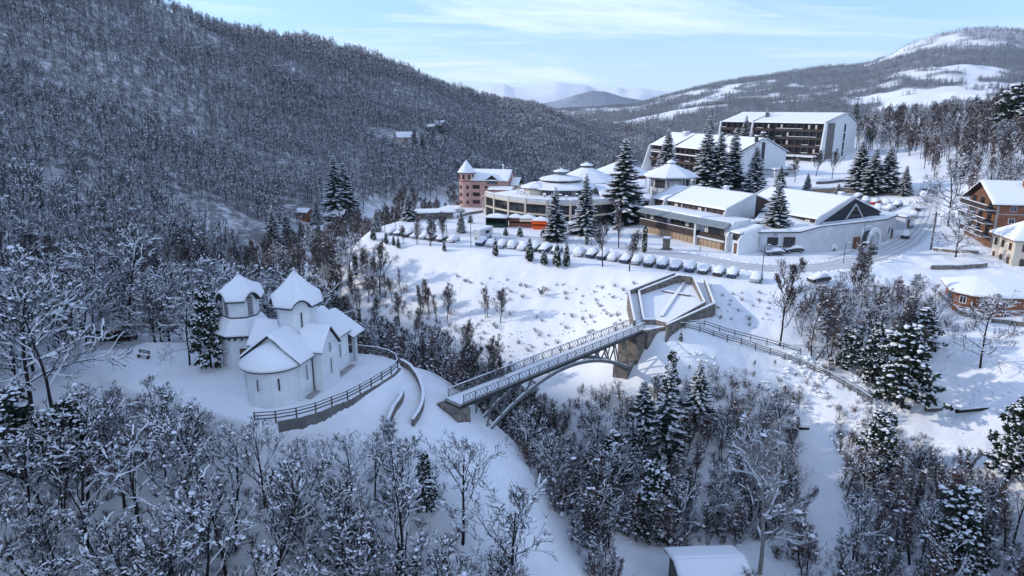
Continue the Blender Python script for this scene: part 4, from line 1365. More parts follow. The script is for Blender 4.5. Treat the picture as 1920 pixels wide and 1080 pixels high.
# ------------------------------------------------------------------ memorial court with the lying cross
FLOOR_Z = 7.0
MC = thing('memorial_court', 'five-sided walled stone court with snowy floor and stair ramps below the parked cars', 'court', (28, 112, FLOOR_Z))
def court():
    p = MC; o = Vector((28, 112, FLOOR_Z))
    def pt(px, py, z): return at_z(px, py, z) - o
    inner = [(1207, 599, 7.5), (1229, 599, 7.5), (1251, 605, 7.5), (1321, 566, 8.9), (1300, 519, 10.9), (1271, 516, 10.9), (1198, 545, 9.5)]
    I = [pt(*q) for q in inner]
    fz = [.05, .05, .05, 1.3, 2.5, 2.5, 1.7]
    F_ = [at_z(q[0], q[1] + dy_, FLOOR_Z + z_) - o for q, z_, dy_ in zip(inner, fz, (0, 0, 0, 4, 8, 8, 6))]
    MB().prism([(q.x, q.y) for q in I], -1.2, [z_ - .16 for z_ in fz]).build('floor', 'concrete', p)
    MB().prism([(q.x * .99, q.y * .99) for q in I], [z_ - .156 for z_ in fz], fz).build('snow', 'snow', p)
    def ring_wall(pts, bot, nm, th=.32, mat='stone'):
        for a, b in zip(pts, pts[1:]):
            d = (b - a); d.z = 0; d.normalize(); nn = Vector((-d.y, d.x, 0)) * th / 2
            a2, b2 = a - d * .14, b + d * .14
            w_ = MB().add([Vector((q.x, q.y, bot)) + s for q in (a2, b2) for s in (nn, -nn)] + [q + s for q in (a2, b2) for s in (nn, -nn)],
                          [(0, 1, 3, 2), (4, 6, 7, 5), (0, 2, 6, 4), (1, 5, 7, 3), (0, 4, 5, 1), (2, 3, 7, 6)]).build(nm, mat, p)
            u = Vector((0, 0, .003)); n2 = nn * 1.12
            MB().add([q + s + u for q in (a2, b2) for s in (n2, -n2)] + [q + s + Vector((0, 0, .15)) for q in (a2, b2) for s in (n2, -n2)],
                     [(0, 1, 3, 2), (4, 6, 7, 5), (0, 2, 6, 4), (1, 5, 7, 3), (0, 4, 5, 1), (2, 3, 7, 6)]).build('snow', 'snow', w_, smooth=True, bevel=.05)
    ring_wall(I[:3], -1.2, 'parapet')
    ring_wall(I[2:] + [I[0]], -1.2, 'inner_wall')
    # outer parapets and ramps with steps on both sides
    def ramp(inn, out_, nm_steps):
        ring_wall([q + Vector((0, 0, .75)) for q in out_], -2.6, 'outer_wall')
        A = [inn[0]]
        for (a, b), (c, d) in zip(zip(inn, inn[1:]), zip(out_, out_[1:])):
            L = (b - a).length; n = max(2, int(L / .42))
            dz = abs(b.z - a.z)
            n = max(2, int(dz / .15)) if dz > .8 else 2
            for k in range(n):
                q = [a.lerp(b, k / n), a.lerp(b, (k + 1) / n), c.lerp(d, (k + 1) / n), c.lerp(d, k / n)]
                z = max(q[0].z, q[1].z) - .12
                MB().add([Vector((v.x, v.y, -2.4)) for v in q] + [Vector((v.x, v.y, z)) for v in q], [(3, 2, 1, 0), (4, 5, 6, 7), (0, 1, 5, 4), (1, 2, 6, 5), (2, 3, 7, 6), (3, 0, 4, 7)]).build('step', 'snow', p)
    def low(q, dz): return q - Vector((0, 0, dz))
    lin = [low(I[0], .45), low(I[6], .55), low(I[5], .75)]
    lout = [low(pt(1190, 604, 7.5), .45), low(pt(1179, 547, 9.5), .55), low(pt(1264, 512, 10.9), .75)]
    ramp(lin, lout, 1)
    rin = [low(I[2], .45), low(I[3], .55), low(I[4], .75)]
    rout = [low(pt(1251, 612, 7.5), .45), low(pt(1339, 571, 8.9), .55), low(pt(1322, 522, 10.9), .75)]
    ramp(rin, rout, 1)
    # forecourt slab linking to the bridge
    q = [BB + Vector((-1.6, -.2, 0)) - o, BB + Vector((1.2, -1.6, 0)) - o, pt(1250, 613, 6.5), pt(1251, 605, 6.5), pt(1207, 599, 6.5), pt(1190, 604, 6.5)]
    MB().prism([(v.x, v.y) for v in q], -3.5, -.44).build('forecourt', 'stone', p)
    MB().prism([(v.x, v.y) for v in q], -.436, -.30).build('snow', 'snow', p)
    w_ = [BB + Vector((1.3, -1.7, 0)) - o, pt(1225, 619, 6.5), pt(1252, 614, 6.5)]
    ring_wall([v + Vector((0, 0, .25)) for v in w_], -5.5, 'outer_wall', .4)
court()
def lying_cross():
    a, b = at_z(1240, 598, FLOOR_Z + .0), at_z(1284, 532, FLOOR_Z + 2.3)
    c, d = at_z(1241, 549, FLOOR_Z + 1.62), at_z(1293, 558, FLOOR_Z + 1.5)
    root = thing('cross_monument', 'long low stone cross lying on the snowy court floor', 'monument', a)
    for nm, u, v in (('upright', a, b), ('crossbeam', c, d)):
        lift = .003 if nm == 'crossbeam' else 0
        u, v = u - a, v - a
        q = MB().beam(u + Vector((0, 0, .2 + lift)), v + Vector((0, 0, .2 + lift)), .55, .55).build(nm, 'concrete_dark', root)
        MB().beam(u + Vector((0, 0, .545 + lift)), v + Vector((0, 0, .545 + lift)), .6, .13).build('snow', 'snow', q, smooth=True, bevel=.05)
lying_cross()
# path down from the bridge head
dn = smooth_path(gpath([(1258, 619), (1330, 630), (1410, 652), (1480, 676), (1540, 702), (1590, 730), (1634, 758)]), 1)
dn = dense(dn, 2.0)
rail_fence('path_fence', 'long grey rail fence on the ravine side of the path from the bridge', 'fence', dn, h=1.05, rails=(.35, .68, 1.0), step=2.2, mat='wood_grey', w=.11, group='fences of the bridge path')
dn2 = []
for i, q in enumerate(dn):
    d = dn[min(i + 1, len(dn) - 1)] - dn[max(0, i - 1)]; d.z = 0; d.normalize()
    v = q + Vector((-d.y, d.x, 0)) * 1.7; v.z = hz(v.x, v.y); dn2.append(v)
rail_fence('path_fence', 'long grey rail fence on the uphill side of the path from the bridge', 'fence', dn2[:len(dn2) * 3 // 5], h=.95, rails=(.5, .9), step=2.4, mat='wood_grey', w=.10, group='fences of the bridge path')

# ------------------------------------------------------------------ hotels and houses
def frame_from(origin, D):
    """rotation so that local +Y is D (into the building), local -Y the front"""
    return math.atan2(-D[0], D[1])
def gable_block(p, x0, x1, y0, y1, z0, ze, yr, zr, wall='white', roof='slate', over=.5, snow=.32, endover=.3, wall_name='wall'):
    """block with ridge along x at y = yr"""
    b = MB()
    b.add([(x0, y0, z0), (x1, y0, z0), (x1, y1, z0), (x0, y1, z0), (x0, y0, ze), (x1, y0, ze), (x1, y1, ze), (x0, y1, ze), (x0, yr, zr), (x1, yr, zr)],
          [(3, 2, 1, 0), (0, 1, 5, 4), (2, 3, 7, 6), (1, 2, 6, 9, 5), (3, 0, 4, 8, 7), (4, 5, 9, 8), (6, 7, 8, 9)])
    w = b.build(wall_name, wall, p)
    for ye in (y0, y1):
        s = -1 if ye == y0 else 1
        sl = (zr - ze) / abs(yr - ye)
        yo = ye + s * over
        zo = ze - over * sl
        roof_plane(p, [(x0 - endover, yr, zr + .02), (x1 + endover, yr, zr + .02), (x1 + endover, yo, zo + .02), (x0 - endover, yo, zo + .02)], .18, roof, snow)
    return w

# --- long front hotel with stepped snow roofs
HA = thing('front_hotel', 'long low hotel with stepped snow roofs and dark balcony band behind the car park', 'hotel', (46.1, 142.9, 10.0), math.atan2(-.869, .495))
def front_hotel():
    p = HA
    X0, X1 = -27.5, 0.0          # local x runs to the near right end
    # ground floor, boarded base
    MB().box(X0, X1, .55, 8.0, -.5, 5.6).build('wall', 'white_b', p)
    bw = 1.25
    bm_ = MB().box(0, bw - .10, -.06, .0, 0, 1.75).mesh('board', 'wood_tan')
    n = int((X1 - X0 - 1.5) / bw)
    MB().box(X0 + .4, X1 - 1.1, .02, .5, -.3, 1.9).build('base_wall', 'wood_brown', p)
    for i in range(n):
        link('board', bm_, p, (X0 + .4 + i * bw, .0, .0))
    # dark balcony fascia, deeper over the left two thirds
    MB().box(X0 - .8, -9.0, -.75, .5, 1.95, 3.35).build('balcony', 'wood_dark', p)
    MB().box(-8.98, X1 - .9, -.15, .5, 1.95, 2.95).build('balcony', 'wood_dark', p)
    MB().box(-8.9, X1 - .9, -.55, -.16, 1.8, 2.2).build('sill', 'white_b', p)
    MB().box(X0 - .7, -9.1, -.73, -.3, 3.354, 3.45).build('snow', 'snow', p)
    MB().box(-9.6, -9.0, -.8, .5, .0, 5.2).build('pier', 'white_b', p)
    # window band behind
    k = 0
    for i in range(18):
        x = X0 + .9 + i * 1.5
        if abs(x + 9.3) < .9 or x > -1.2: continue
        win(p, (x, .52, 3.4 if x < -9 else 3.0), 1.3, 1.6 if x < -9 else 2.0, 0, 'wood_dark', 'curtain' if i % 4 == 1 else 'glass', 1)
    # grey metal eave with standing seams
    def eave(xa, xb, nm='metal_eave'):
        e = MB().add([(xa, -1.35, 4.95), (xb, -1.35, 4.95), (xb, .55, 5.9), (xa, .55, 5.9), (xa, -1.35, 5.1), (xb, -1.35, 5.1), (xb, .55, 6.05), (xa, .55, 6.05)],
                     [(3, 2, 1, 0), (4, 5, 6, 7), (0, 1, 5, 4), (1, 2, 6, 5), (2, 3, 7, 6), (3, 0, 4, 7)]).build(nm, 'metal_roof', p)
        m_ = MB().add([(-.03, -1.37, 5.1), (.03, -1.37, 5.1), (.03, .55, 6.05), (-.03, .55, 6.05), (-.03, -1.37, 5.17), (.03, -1.37, 5.17), (.03, .55, 6.12), (-.03, .55, 6.12)],
                      [(3, 2, 1, 0), (4, 5, 6, 7), (0, 1, 5, 4), (1, 2, 6, 5), (2, 3, 7, 6), (3, 0, 4, 7)]).mesh('seam', 'steel')
        x = xa + .3
        while x < xb:
            link('seam', m_, e, (x, 0, 0)); x += .62
    eave(X0 - 1.2, -9.6); eave(-9.55, X1 - .3)
    # lower roof
    roof_plane(p, [(X0 - 1.0, .5, 5.75), (-9.0, .5, 5.75), (-9.0, 8.6, 5.45), (X0 - 1.0, 8.6, 5.45)], .2, 'slate', .38)
    roof_plane(p, [(-8.9, .5, 5.55), (X1 - .2, .5, 5.55), (X1 - .2, 10.5, 5.2), (-8.9, 10.5, 5.2)], .2, 'slate', .36)
    # white wedge walls at the right end
    for x in (X1 - .15, X1 + 3.2):
        MB().add([(x, -.9, -.3), (x + .35, -.9, -.3), (x + .35, 6, -.3), (x, 6, -.3), (x, -.9, 3.2), (x + .35, -.9, 3.2), (x, .9, 6.3 if x < 1 else 4.6), (x + .35, .9, 6.3 if x < 1 else 4.6), (x, 6, 6.5 if x < 1 else 5.6), (x + .35, 6, 6.5 if x < 1 else 5.6)],
                 [(3, 2, 1, 0), (0, 1, 5, 4), (4, 5, 7, 6), (6, 7, 9, 8), (3, 8, 9, 2), (0, 4, 6, 8, 3), (1, 2, 9, 7, 5)]).build('end_wall', 'white', p)
    MB().box(X1 + .25, X1 + 3.15, .1, 6, -.3, 4.4).build('end_block', 'white', p)
    roof_plane(p, [(X1 + .25, -.3, 4.2), (X1 + 3.15, -.3, 4.2), (X1 + 3.15, 6.5, 5.3), (X1 + .25, 6.5, 5.3)], .15, 'slate', .3)
    win(p, (X1 + 1.9, .1, 2.8), 1.9, 1.2, 0, 'wood_dark', 'glass', 1)
    win(p, (X1 + 2.2, .1, -.05), 1.3, 2.2, 0, 'wood_dark', 'door', 1, 'door')
    win(p, (X1 - .8, .0, -.05), 1.0, 2.0, 0, 'wood_dark', 'wood_grey', 0, 'door')
    # upper tier sections: (x0, x1, front y, ridge y, eave z, ridge z, base z)
    for (xa, xb, yf, yr, ze, zr, zb) in ((-34.0, -28.8, 9.0, 16.2, 7.0, 9.6, 5.0), (-28.2, -8.2, 8.2, 16.4, 7.2, 10.0, 5.2), (-15.5, 7.2, 19.5, 30.0, 6.4, 10.2, 3.8)):
        gable_block(p, xa, xb, yf, yr * 2 - yf, zb - 5, ze, yr, zr, 'wood_dark', 'slate', .6, .36, .05, 'upper_wall')
        # white fins stepping up at both ends
        for x in (xa - .3, xb + .02):
            if xa < -20 and x > -20 or True:
                MB().add([(x, yf - 2.3, zb - .5), (x + .3, yf - 2.3, zb - .5), (x + .3, yr, zb - .5), (x, yr, zb - .5), (x, yf - 1.0, ze + .55), (x + .3, yf - 1.0, ze + .55), (x + .3, yr, zr + .75), (x, yr, zr + .75)],
                         [(3, 2, 1, 0), (0, 1, 5, 4), (4, 5, 6, 7), (0, 4, 7, 3), (1, 2, 6, 5), (2, 3, 7, 6)]).build('fin', 'white_b', p)
        n = int((xb - xa) / 1.9)
        for i in range(n):
            x = xa + 1.0 + i * (xb - xa - 2.0) / max(1, n - 1)
            q = i % 4
            if q == 2:
                MB().box(x - .16, x + .16, yf - .16, yf, zb + .3, ze - .15).build('mullion', 'white_b', p)
            else:
                win(p, (x, yf, zb + .65), 1.35, ze - zb - 1.0, 0, 'wood_brown', 'curtain' if q == 1 else 'glass', 1)
    # dark glazed gable at the near end of the rear section
    g = MB().add([(7.6, 19.3, 5.6), (7.6, 40.5, 5.6), (7.6, 30.0, 10.1), (7.9, 19.3, 5.6), (7.9, 40.5, 5.6), (7.9, 30.0, 10.1)], [(0, 2, 1), (3, 4, 5), (0, 1, 4, 3), (0, 3, 5, 2), (1, 2, 5, 4)]).build('gable', 'slate', p)
    MB().add([(7.92, 27.4, 6.2), (7.92, 32.6, 6.2), (7.92, 30.0, 8.9), (8.0, 27.4, 6.2), (8.0, 32.6, 6.2), (8.0, 30.0, 8.9)], [(0, 2, 1), (3, 4, 5), (0, 1, 4, 3), (0, 3, 5, 2), (1, 2, 5, 4)]).build('gable_window', 'glass', g)
    for s in (-1, 1):
        MB().beam((8.05, 30 + s * 2.9, 6.0), (8.05, 30, 9.1), .22).build('gable_trim', 'white_b', g)
    MB().beam((8.1, 19.0, 5.7), (8.1, 41.0, 5.7), .3).build('beam', 'white_b', p)
    # little chimneys
    for x, y in ((-20, 19.5), (2.0, 33.0)):
        c = MB().box(x - .5, x + .5, y - .5, y + .5, 7, 10.8).build('chimney', 'white_b', p)
        MB().box(x - .55, x + .55, y - .55, y + .55, 10.803, 11.05).build('snow', 'snow', c, bevel=.08, smooth=True)
front_hotel()

# --- white annexe with the arched entrance
AX = thing('hotel_annexe', 'white windowless annexe with arched entrance and flat snow roof joined to the long hotel', 'building', (60, 148, 10.0))
def annexe():
    p = AX; o = Vector((60, 148, 10))
    base = [(50.5, 144.5), (53.0, 141.6), (60.5, 141.0), (65.0, 141.6), (75.0, 146.5), (84.0, 152.5), (91.0, 160.5), (88.0, 170.0), (80, 176), (66, 160), (58, 158)]
    q = [(x - o.x, y - o.y) for x, y in base]
    tops = [4.2, 4.3, 4.5, 5.6, 5.6, 5.3, 5.0, 5.2, 6.0, 6.2, 5.6]
    MB().prism(q, -.6, tops).build('wall', 'white_b', p)
    c = Vector((sum(a for a, b in q) / len(q), sum(b for a, b in q) / len(q), 0))
    q2 = [(c.x + (a - c.x) * 1.025, c.y + (b - c.y) * 1.025) for a, b in q]
    r_ = MB().prism(q2, [t + .003 for t in tops], [t + .15 for t in tops]).build('roof', 'slate', p)
    MB().prism(q2, [t + .153 for t in tops], [t + .5 for t in tops]).build('snow', 'snow', r_, smooth=True, bevel=.12, seg=3)
    def on(i, t, z):
        a, b = Vector((*q[i], 0)), Vector((*q[i + 1], 0)); v = a.lerp(b, t); d = (b - a).normalized()
        return Vector((v.x, v.y, z)), math.atan2(d.y, d.x)
    for i, t, z, w, h, fr, pn in ((1, .25, 1.7, 2.2, 1.7, 'wood_dark', 'glass'), (1, .70, 1.3, 2.4, 2.2, 'wood_brown', 'glass'), (0, .5, 1.6, 1.8, 1.6, 'wood_dark', 'glass'), (5, .75, .2, 1.1, 2.0, 'wood_dark', 'wood_brown')):
        v, a = on(i, t, z); win(p, v, w, h, a, fr, pn, 1)
    # arched porch: two curved white ribs, dark opening, brick panel
    v, a = on(4, .34, 0)
    pr = link('entrance', None, p, v, a); 
    for y, rr in ((-1.9, 2.5), (-.15, 2.8)):
        m = MB(); n = 12
        pts_o = [(-rr * math.cos(math.pi * k / n), 1.6 + rr * math.sin(math.pi * k / n)) for k in range(n + 1)]
        pts_i = [(-(rr - .55) * math.cos(math.pi * k / n), 1.6 + (rr - .55) * math.sin(math.pi * k / n)) for k in range(n + 1)]
        oo = [(-rr, -.3)] + pts_o + [(rr, -.3)]; ii = [(-(rr - .55), -.3)] + pts_i + [(rr - .55, -.3)]
        k = len(oo)
        vs_ = [(x, y - .25, z) for x, z in oo] + [(x, y - .25, z) for x, z in ii] + [(x, y + .25, z) for x, z in oo] + [(x, y + .25, z) for x, z in ii]
        fs_ = []
        for i in range(k - 1):
            fs_ += [(i, i + 1, k + i + 1, k + i), (2 * k + i, 3 * k + i, 3 * k + i + 1, 2 * k + i + 1), (i, 2 * k + i, 2 * k + i + 1, i + 1), (k + i, k + i + 1, 3 * k + i + 1, 3 * k + i)]
        fs_ += [(0, k, 3 * k, 2 * k), (k - 1, 3 * k - 1, 4 * k - 1, 2 * k - 1)]
        ar = m.add(vs_, fs_).build('arch', 'white', pr)
        MB().tube([(x, y, z + .22) for x, z in pts_o[2:-2]], .24, 6).build('snow', 'snow', ar, smooth=True)
    MB().box(-2.1, 2.1, -.08, .02, -.2, 3.4).build('opening', 'glass', pr)
    MB().box(-4.6, -2.9, -.55, .1, -.3, 2.5).build('brick_panel', 'wood_brown', pr)
    v, a = on(5, .38, 1.3)
    w_ = link('round_window', None, p, v, a)
    MB().lathe([(1.35, 0), (1.35, .3), (1.05, .3), (1.05, 0)], 24).build('frame', 'white', w_).rotation_euler = (math.pi / 2, 0, 0)
    MB().lathe([(1.06, .02), (1.06, .12)], 24).build('pane', 'glass', w_).rotation_euler = (math.pi / 2, 0, 0)
    w_.location.z = 2.4
annexe()
# small white kiosk-like hut at the annexe's corner
def hut():
    v = at_z(1690, 425, 10.9)
    p = thing('service_hut', 'small white flat-roofed hut at the end of the annexe by the uphill road', 'hut', v, R(35))
    MB().box(-2.2, 2.2, -1.8, 1.8, -.6, 2.7).build('wall', 'white_b', p)
    roof_plane(p, [(-2.45, -2.05, 2.7), (2.45, -2.05, 2.7), (2.45, 2.05, 2.8), (-2.45, 2.05, 2.8)], .15, 'slate', .38)
    win(p, (-.6, -1.8, .2), .9, 1.9, 0, 'wood_dark', 'wood_brown', 0, 'door')
hut()

# --- tall hotel with rows of balconies
def balcony_hotel(name, label, origin, D, L, depth, z_eave, z_ridge, yr, floors, fins, endmat='white', fin_out=4.0, bay=3.2):
    p = thing(name, label, 'hotel', origin, math.atan2(-D[0], D[1]))
    gable_block(p, -L, 0, 0, depth, -2.0, z_eave, yr, z_ridge, endmat, 'slate', 1.0, .40, .25)
    fh = z_eave / floors
    # dark recessed front with timber balconies per floor, windows in each bay
    MB().box(-L + .3, -.3, -.25, .02, 0, z_eave - .3).build('front', 'wood_dark', p)
    nb = int(L / bay)
    bm_ = MB().box(.1, bay - .1, -1.25, -1.10, 0, .95).mesh('balcony_panel', 'wood_dark')
    sm_ = MB().box(.1, bay - .1, -1.27, -1.08, .953, 1.10).mesh('snow', 'snow')
    dm_ = MB().box(-.06, .06, -1.2, -.25, 0, fh - .2).mesh('divider', 'wood_grey')
    rnd = random.Random(hash(name) % 1000 if False else len(name))
    for f in range(floors):
        z = f * fh
        if f:
            sl = MB().box(-L + .3, -.3, -1.28, -.25, z - .14, z).build('balcony_slab', 'wood_grey', p)
        for i in range(nb):
            x = -L + .3 + i * (L - .6) / nb
            if f:
                b_ = link('balcony_panel', bm_, p, (x, 0, z), 0, ((L - .6) / nb / bay, 1, 1))
                if rnd.random() < .33:
                    link('snow', sm_, b_)
            link('divider', dm_, p, (x, 0, z))
            cx = x + (L - .6) / nb / 2
            win(p, (cx - .6, -.26, z + .25), 1.0, fh - .75, 0, 'wood_dark', 'glass', 0, depth=.10)
            win(p, (cx + .55, -.26, z + .25), 1.0, fh - .75, 0, 'wood_dark', 'curtain' if rnd.random() < .30 else 'glass', 0, depth=.10)
    # raking white fins
    for x in fins:
        MB().add([(x - .3, -fin_out, -2), (x + .3, -fin_out, -2), (x + .3, .6, -2), (x - .3, .6, -2), (x - .3, -1.35, z_eave - .05), (x + .3, -1.35, z_eave - .05), (x + .3, .6, z_eave - .05), (x - .3, .6, z_eave - .05)],
                 [(3, 2, 1, 0), (4, 5, 6, 7), (0, 1, 5, 4), (1, 2, 6, 5), (2, 3, 7, 6), (3, 0, 4, 7)]).build('fin', 'white', p)
        r_ = MB().beam((x, -.9, z_eave + .3), (x, yr, z_ridge + .35), .5, .5).build('roof_fin', 'wood_dark', p)
    return p
dB = (.77, .63)
HB = balcony_hotel('balcony_hotel', 'tall dark balconied hotel with white end wall at the top of the plateau', (128, 285, 17.0), dB, 49.5, 26, 16.2, 20.0, 16.5, 5, (-49.3, -33.0, -.2), bay=3.0)
def hb_extra():
    p = HB
    # blank end wall with a stair slot; dark strip next to the corner
    MB().box(.02, .22, .4, 6.5, 0, 16.4).build('end_panel', 'concrete_dark', p)
    for k in range(4):
        win(p, (.05, 15.6, 1.5 + 3.7 * k), 1.2, 3.2, math.pi / 2, 'steel_dark', 'glass', 0, 'stair_window')
    # low canopy in front of the ground floor
    roof_plane(p, [(-22, -6.5, 2.6), (-1, -6.5, 2.6), (-1, -1.6, 2.9), (-22, -1.6, 2.9)], .25, 'slate', .3, 'canopy')
    for x in (-21, -14.5, -8, -1.6):
        MB().box(x - .15, x + .15, -6.2, -5.9, -1, 2.58).build('post', 'white_b', p)
hb_extra()
dC = (.94, .33)
HC = balcony_hotel('terrace_hotel', 'lower white-gabled hotel with snow roof and chimney half hidden by spruces', (79.0, 237, 15.5), dC, 60, 18, 9.2, 13.6, 9.0, 3, (-59.8, -41.0, -20.0, -.2), bay=3.3, fin_out=5.0)
def hc_extra():
    p = HC
    for x, y, w, h in ((-2.5, 9.6, 1.1, 15.6), (-46, 7.0, 2.0, 14.4), (-1.4, 6.0, .9, 14.6)):
        c = MB().box(x - w / 2, x + w / 2, y - w / 2, y + w / 2, 9, h).build('chimney', 'white_b' if w > 1.5 else 'steel_dark', p)
        MB().box(x - w / 2 - .06, x + w / 2 + .06, y - w / 2 - .06, y + w / 2 + .06, h + .003, h + .4).build('snow', 'snow', c, smooth=True, bevel=.12)
    MB().box(.02, .25, 7.4, 8.6, 5.5, 12.5).build('end_slot', 'steel_dark', p)
    for z, y in ((6.2, 4.6), (2.5, 4.6), (2.0, 12.5)):
        win(p, (.05, y, z), 1.2, 1.5, math.pi / 2, 'white_b', 'glass', 1)
    MB().box(.3, 6.5, 8.5, 17, -1, 3.6).build('side_wing', 'white_b', p)
    roof_plane(p, [(.3, 8.0, 3.6), (7.0, 8.0, 3.6), (7.0, 17.5, 3.8), (.3, 17.5, 3.8)], .2, 'slate', .35)
    win(p, (6.55, 12.5, .1), 3.0, 2.6, math.pi / 2, 'steel_dark', 'glass', 2)
    MB().box(-59, -1, -1.6, -1.0, 6.3, 6.6).build('balcony_snow', 'snow', p)
hc_extra()

# --- round-fronted restaurant with tented roofs
RS = thing('terrace_restaurant', 'beige curved-front restaurant with tiered tented snow roofs and roof terrace', 'restaurant', (14.0, 192.0, 10.0))
def tent_roof(p, cx, cy, R_, ze, za, n=8, a0=.2, mat='slate', snow=.34, lantern=None, wall=None, wall_z=None, wall_mat='cream'):
    if wall is not None:
        MB().lathe([(wall, wall_z), (wall, ze)], n, a0, (cx, cy)).build('wall', wall_mat, p)
    r_ = MB().lathe([(R_, ze - .18), (R_, ze), (.4, za), (.05, za)], n, a0, (cx, cy)).build('roof', mat, p)
    top = lantern or 0.0
    MB().lathe([(R_ + .05, ze + .004), (R_ + .1, ze + snow * .8), (R_ - .15, ze + snow * 1.15), (.55, za + snow), (.05, za + snow)], n, a0, (cx, cy)).build('snow', 'snow', r_)
    if lantern:
        MB().lathe([(lantern, za - .9), (lantern, za + .5)], n, a0, (cx, cy)).build('lantern', 'wood_dark', r_)
        MB().lathe([(lantern + .45, za + .5), (lantern + .4, za + .8), (.1, za + 1.5), (.03, za + 1.5)], n, a0, (cx, cy)).build('lantern_snow', 'snow', r_)
    return r_
def restaurant():
    p = RS; o = Vector((14, 192, 10))
    # curved front: arc through the measured corners
    arc = [Vector((-7.5, 193.5, 0)), Vector((-5.0, 188.5, 0)), Vector((-1.0, 183.0, 0)), Vector((3.5, 178.8, 0)), Vector((9.0, 175.8, 0)), Vector((15.0, 174.6, 0)), Vector((21.0, 175.5, 0)), Vector((26.5, 178.5, 0))]
    arc = [v - Vector((o.x, o.y, 0)) for v in arc]
    back = [Vector((16, 4, 0)), Vector((4, 16, 0)), Vector((-10, 14, 0))]
    poly = [(v.x, v.y) for v in arc + back]
    T = 5.9
    c0 = Vector((2, 2, 0))
    inner = [(v.x * .965 + c0.x * .035, v.y * .965 + c0.y * .035) for v in arc] + [(v.x, v.y) for v in back]
    MB().prism(inner, -.6, T).build('wall', 'cream', p)
    MB().prism(inner, T + .003, T + .30).build('snow', 'snow', p, smooth=True, bevel=.08)
    for k in range(len(arc) - 1):
        a, b = arc[k], arc[k + 1]; d = (b - a).normalized(); L = (b - a).length; ang = math.atan2(d.y, d.x)
        seg = link('facade_bay', None, p, (a.x, a.y, 0), ang)
        MB().box(-.25, .25, -.15, .6, -.5, T + .75).build('pier', 'cream', seg)
        for z0, z1 in ((2.55, 3.0), (T - .55, T)):
            MB().box(.26, L - .26, -.05, .5, z0, z1).build('band', 'cream', seg)
        pa = MB().box(.26, L - .26, .0, .16, T + .004, T + .85).build('parapet', 'white_b', seg)
        MB().box(.2, L - .2, -.06, .22, T + .853, T + 1.02).build('snow', 'snow', seg)
        for j in range(2):
            w_ = (L - .7) / 2
            for z0, h in ((.2, 2.3), (3.05, 2.2)):
                win(seg, (.35 + w_ * (j + .5), .25, z0), w_ - .12, h, 0, 'wood_dark', 'glass', 1)
    # cluster of snowy terrace furniture pillows
    rnd = random.Random(5)
    MB().lathe([(8.0, T), (8.0, T + 1.9)], 10, .1, (0, 4)).build('upper_wall', 'cream', p)
    for k in range(10):
        t = .1 + 2 * math.pi * (k + .5) / 10
        win(p, (7.62 * math.cos(t), 4 + 7.62 * math.sin(t), T + .35), 3.6, 1.4, t + math.pi / 2, 'white_b', 'glass', 3)
    r_ = MB().lathe([(10.4, T + 1.7), (10.4, T + 1.9), (5.0, T + 3.3)], 10, .1, (0, 4)).build('roof', 'slate', p)
    MB().lathe([(10.45, T + 1.904), (10.5, T + 2.15), (10.3, T + 2.3), (5.0, T + 3.65), (4.9, T + 3.4)], 10, .1, (0, 4), caps=False).build('snow', 'snow', r_)
    MB().lathe([(5.0, T + 3.2), (5.0, T + 4.1)], 10, .1, (0, 4)).build('clerestory', 'cream', p)
    for k in range(10):
        t = .1 + 2 * math.pi * (k + .5) / 10
        win(p, (4.76 * math.cos(t), 4 + 4.76 * math.sin(t), T + 3.55), 1.9, .5, t + math.pi / 2, 'wood_dark', 'glass', 2)
    tent_roof(p, 0, 4, 6.2, T + 4.05, T + 5.3, 10, .1)
    # glazed lantern with flat hat on the left
    tent_roof(p, -7.5, 0.5, 4.2, T + 2.2, T + 3.4, 8, .3, wall=3.4, wall_z=T - 1)
    MB().lathe([(1.6, T + 4.6), (1.6, T + 6.0)], 8, .3, (0, 4)).build('glass_lantern', 'glass_blue', p)
    MB().lathe([(2.4, T + 6.0), (2.4, T + 6.2)], 8, .3, (0, 4)).build('lantern_roof', 'slate', p)
    MB().lathe([(2.4, T + 6.203), (2.35, T + 6.45), (.5, T + 6.9), (.05, T + 7.2)], 8, .3, (0, 4)).build('snow', 'snow', p)
    # high main cone and its neighbour behind
    tent_roof(p, 8.5, 16, 10.0, T + 2.4, T + 6.4, 12, 0, wall=8.8, wall_z=-1, lantern=1.5)
    tent_roof(p, 21.5, 34, 10.0, T + 2.8, T + 6.6, 12, .1, wall=8.8, wall_z=-2, wall_mat='brick')
    # link roofs
    for (x0, x1, y0, y1, z0, z1) in ((10, 24, -10, 6, T - .2, T + 2.0), (17, 31, 8, 24, T - .6, T + 1.8)):
        MB().box(x0 + .5, x1 - .5, y0 + .5, y1 - .5, -1, z0 + .4).build('wall', 'white_b', p)
        roof_plane(p, [(x0, y0, z0), (x1, y0, z0 - .3), (x1, y1, z1 - .3), (x0, y1, z1)], .2, 'slate', .36)
        n = int((x1 - x0) / 2.6)
        for k in range(n):
            win(p, (x0 + 1.6 + k * 2.5, y0 + .5, z0 - 2.6), 1.8, 2.0, 0, 'wood_dark', 'glass', 1)
restaurant()
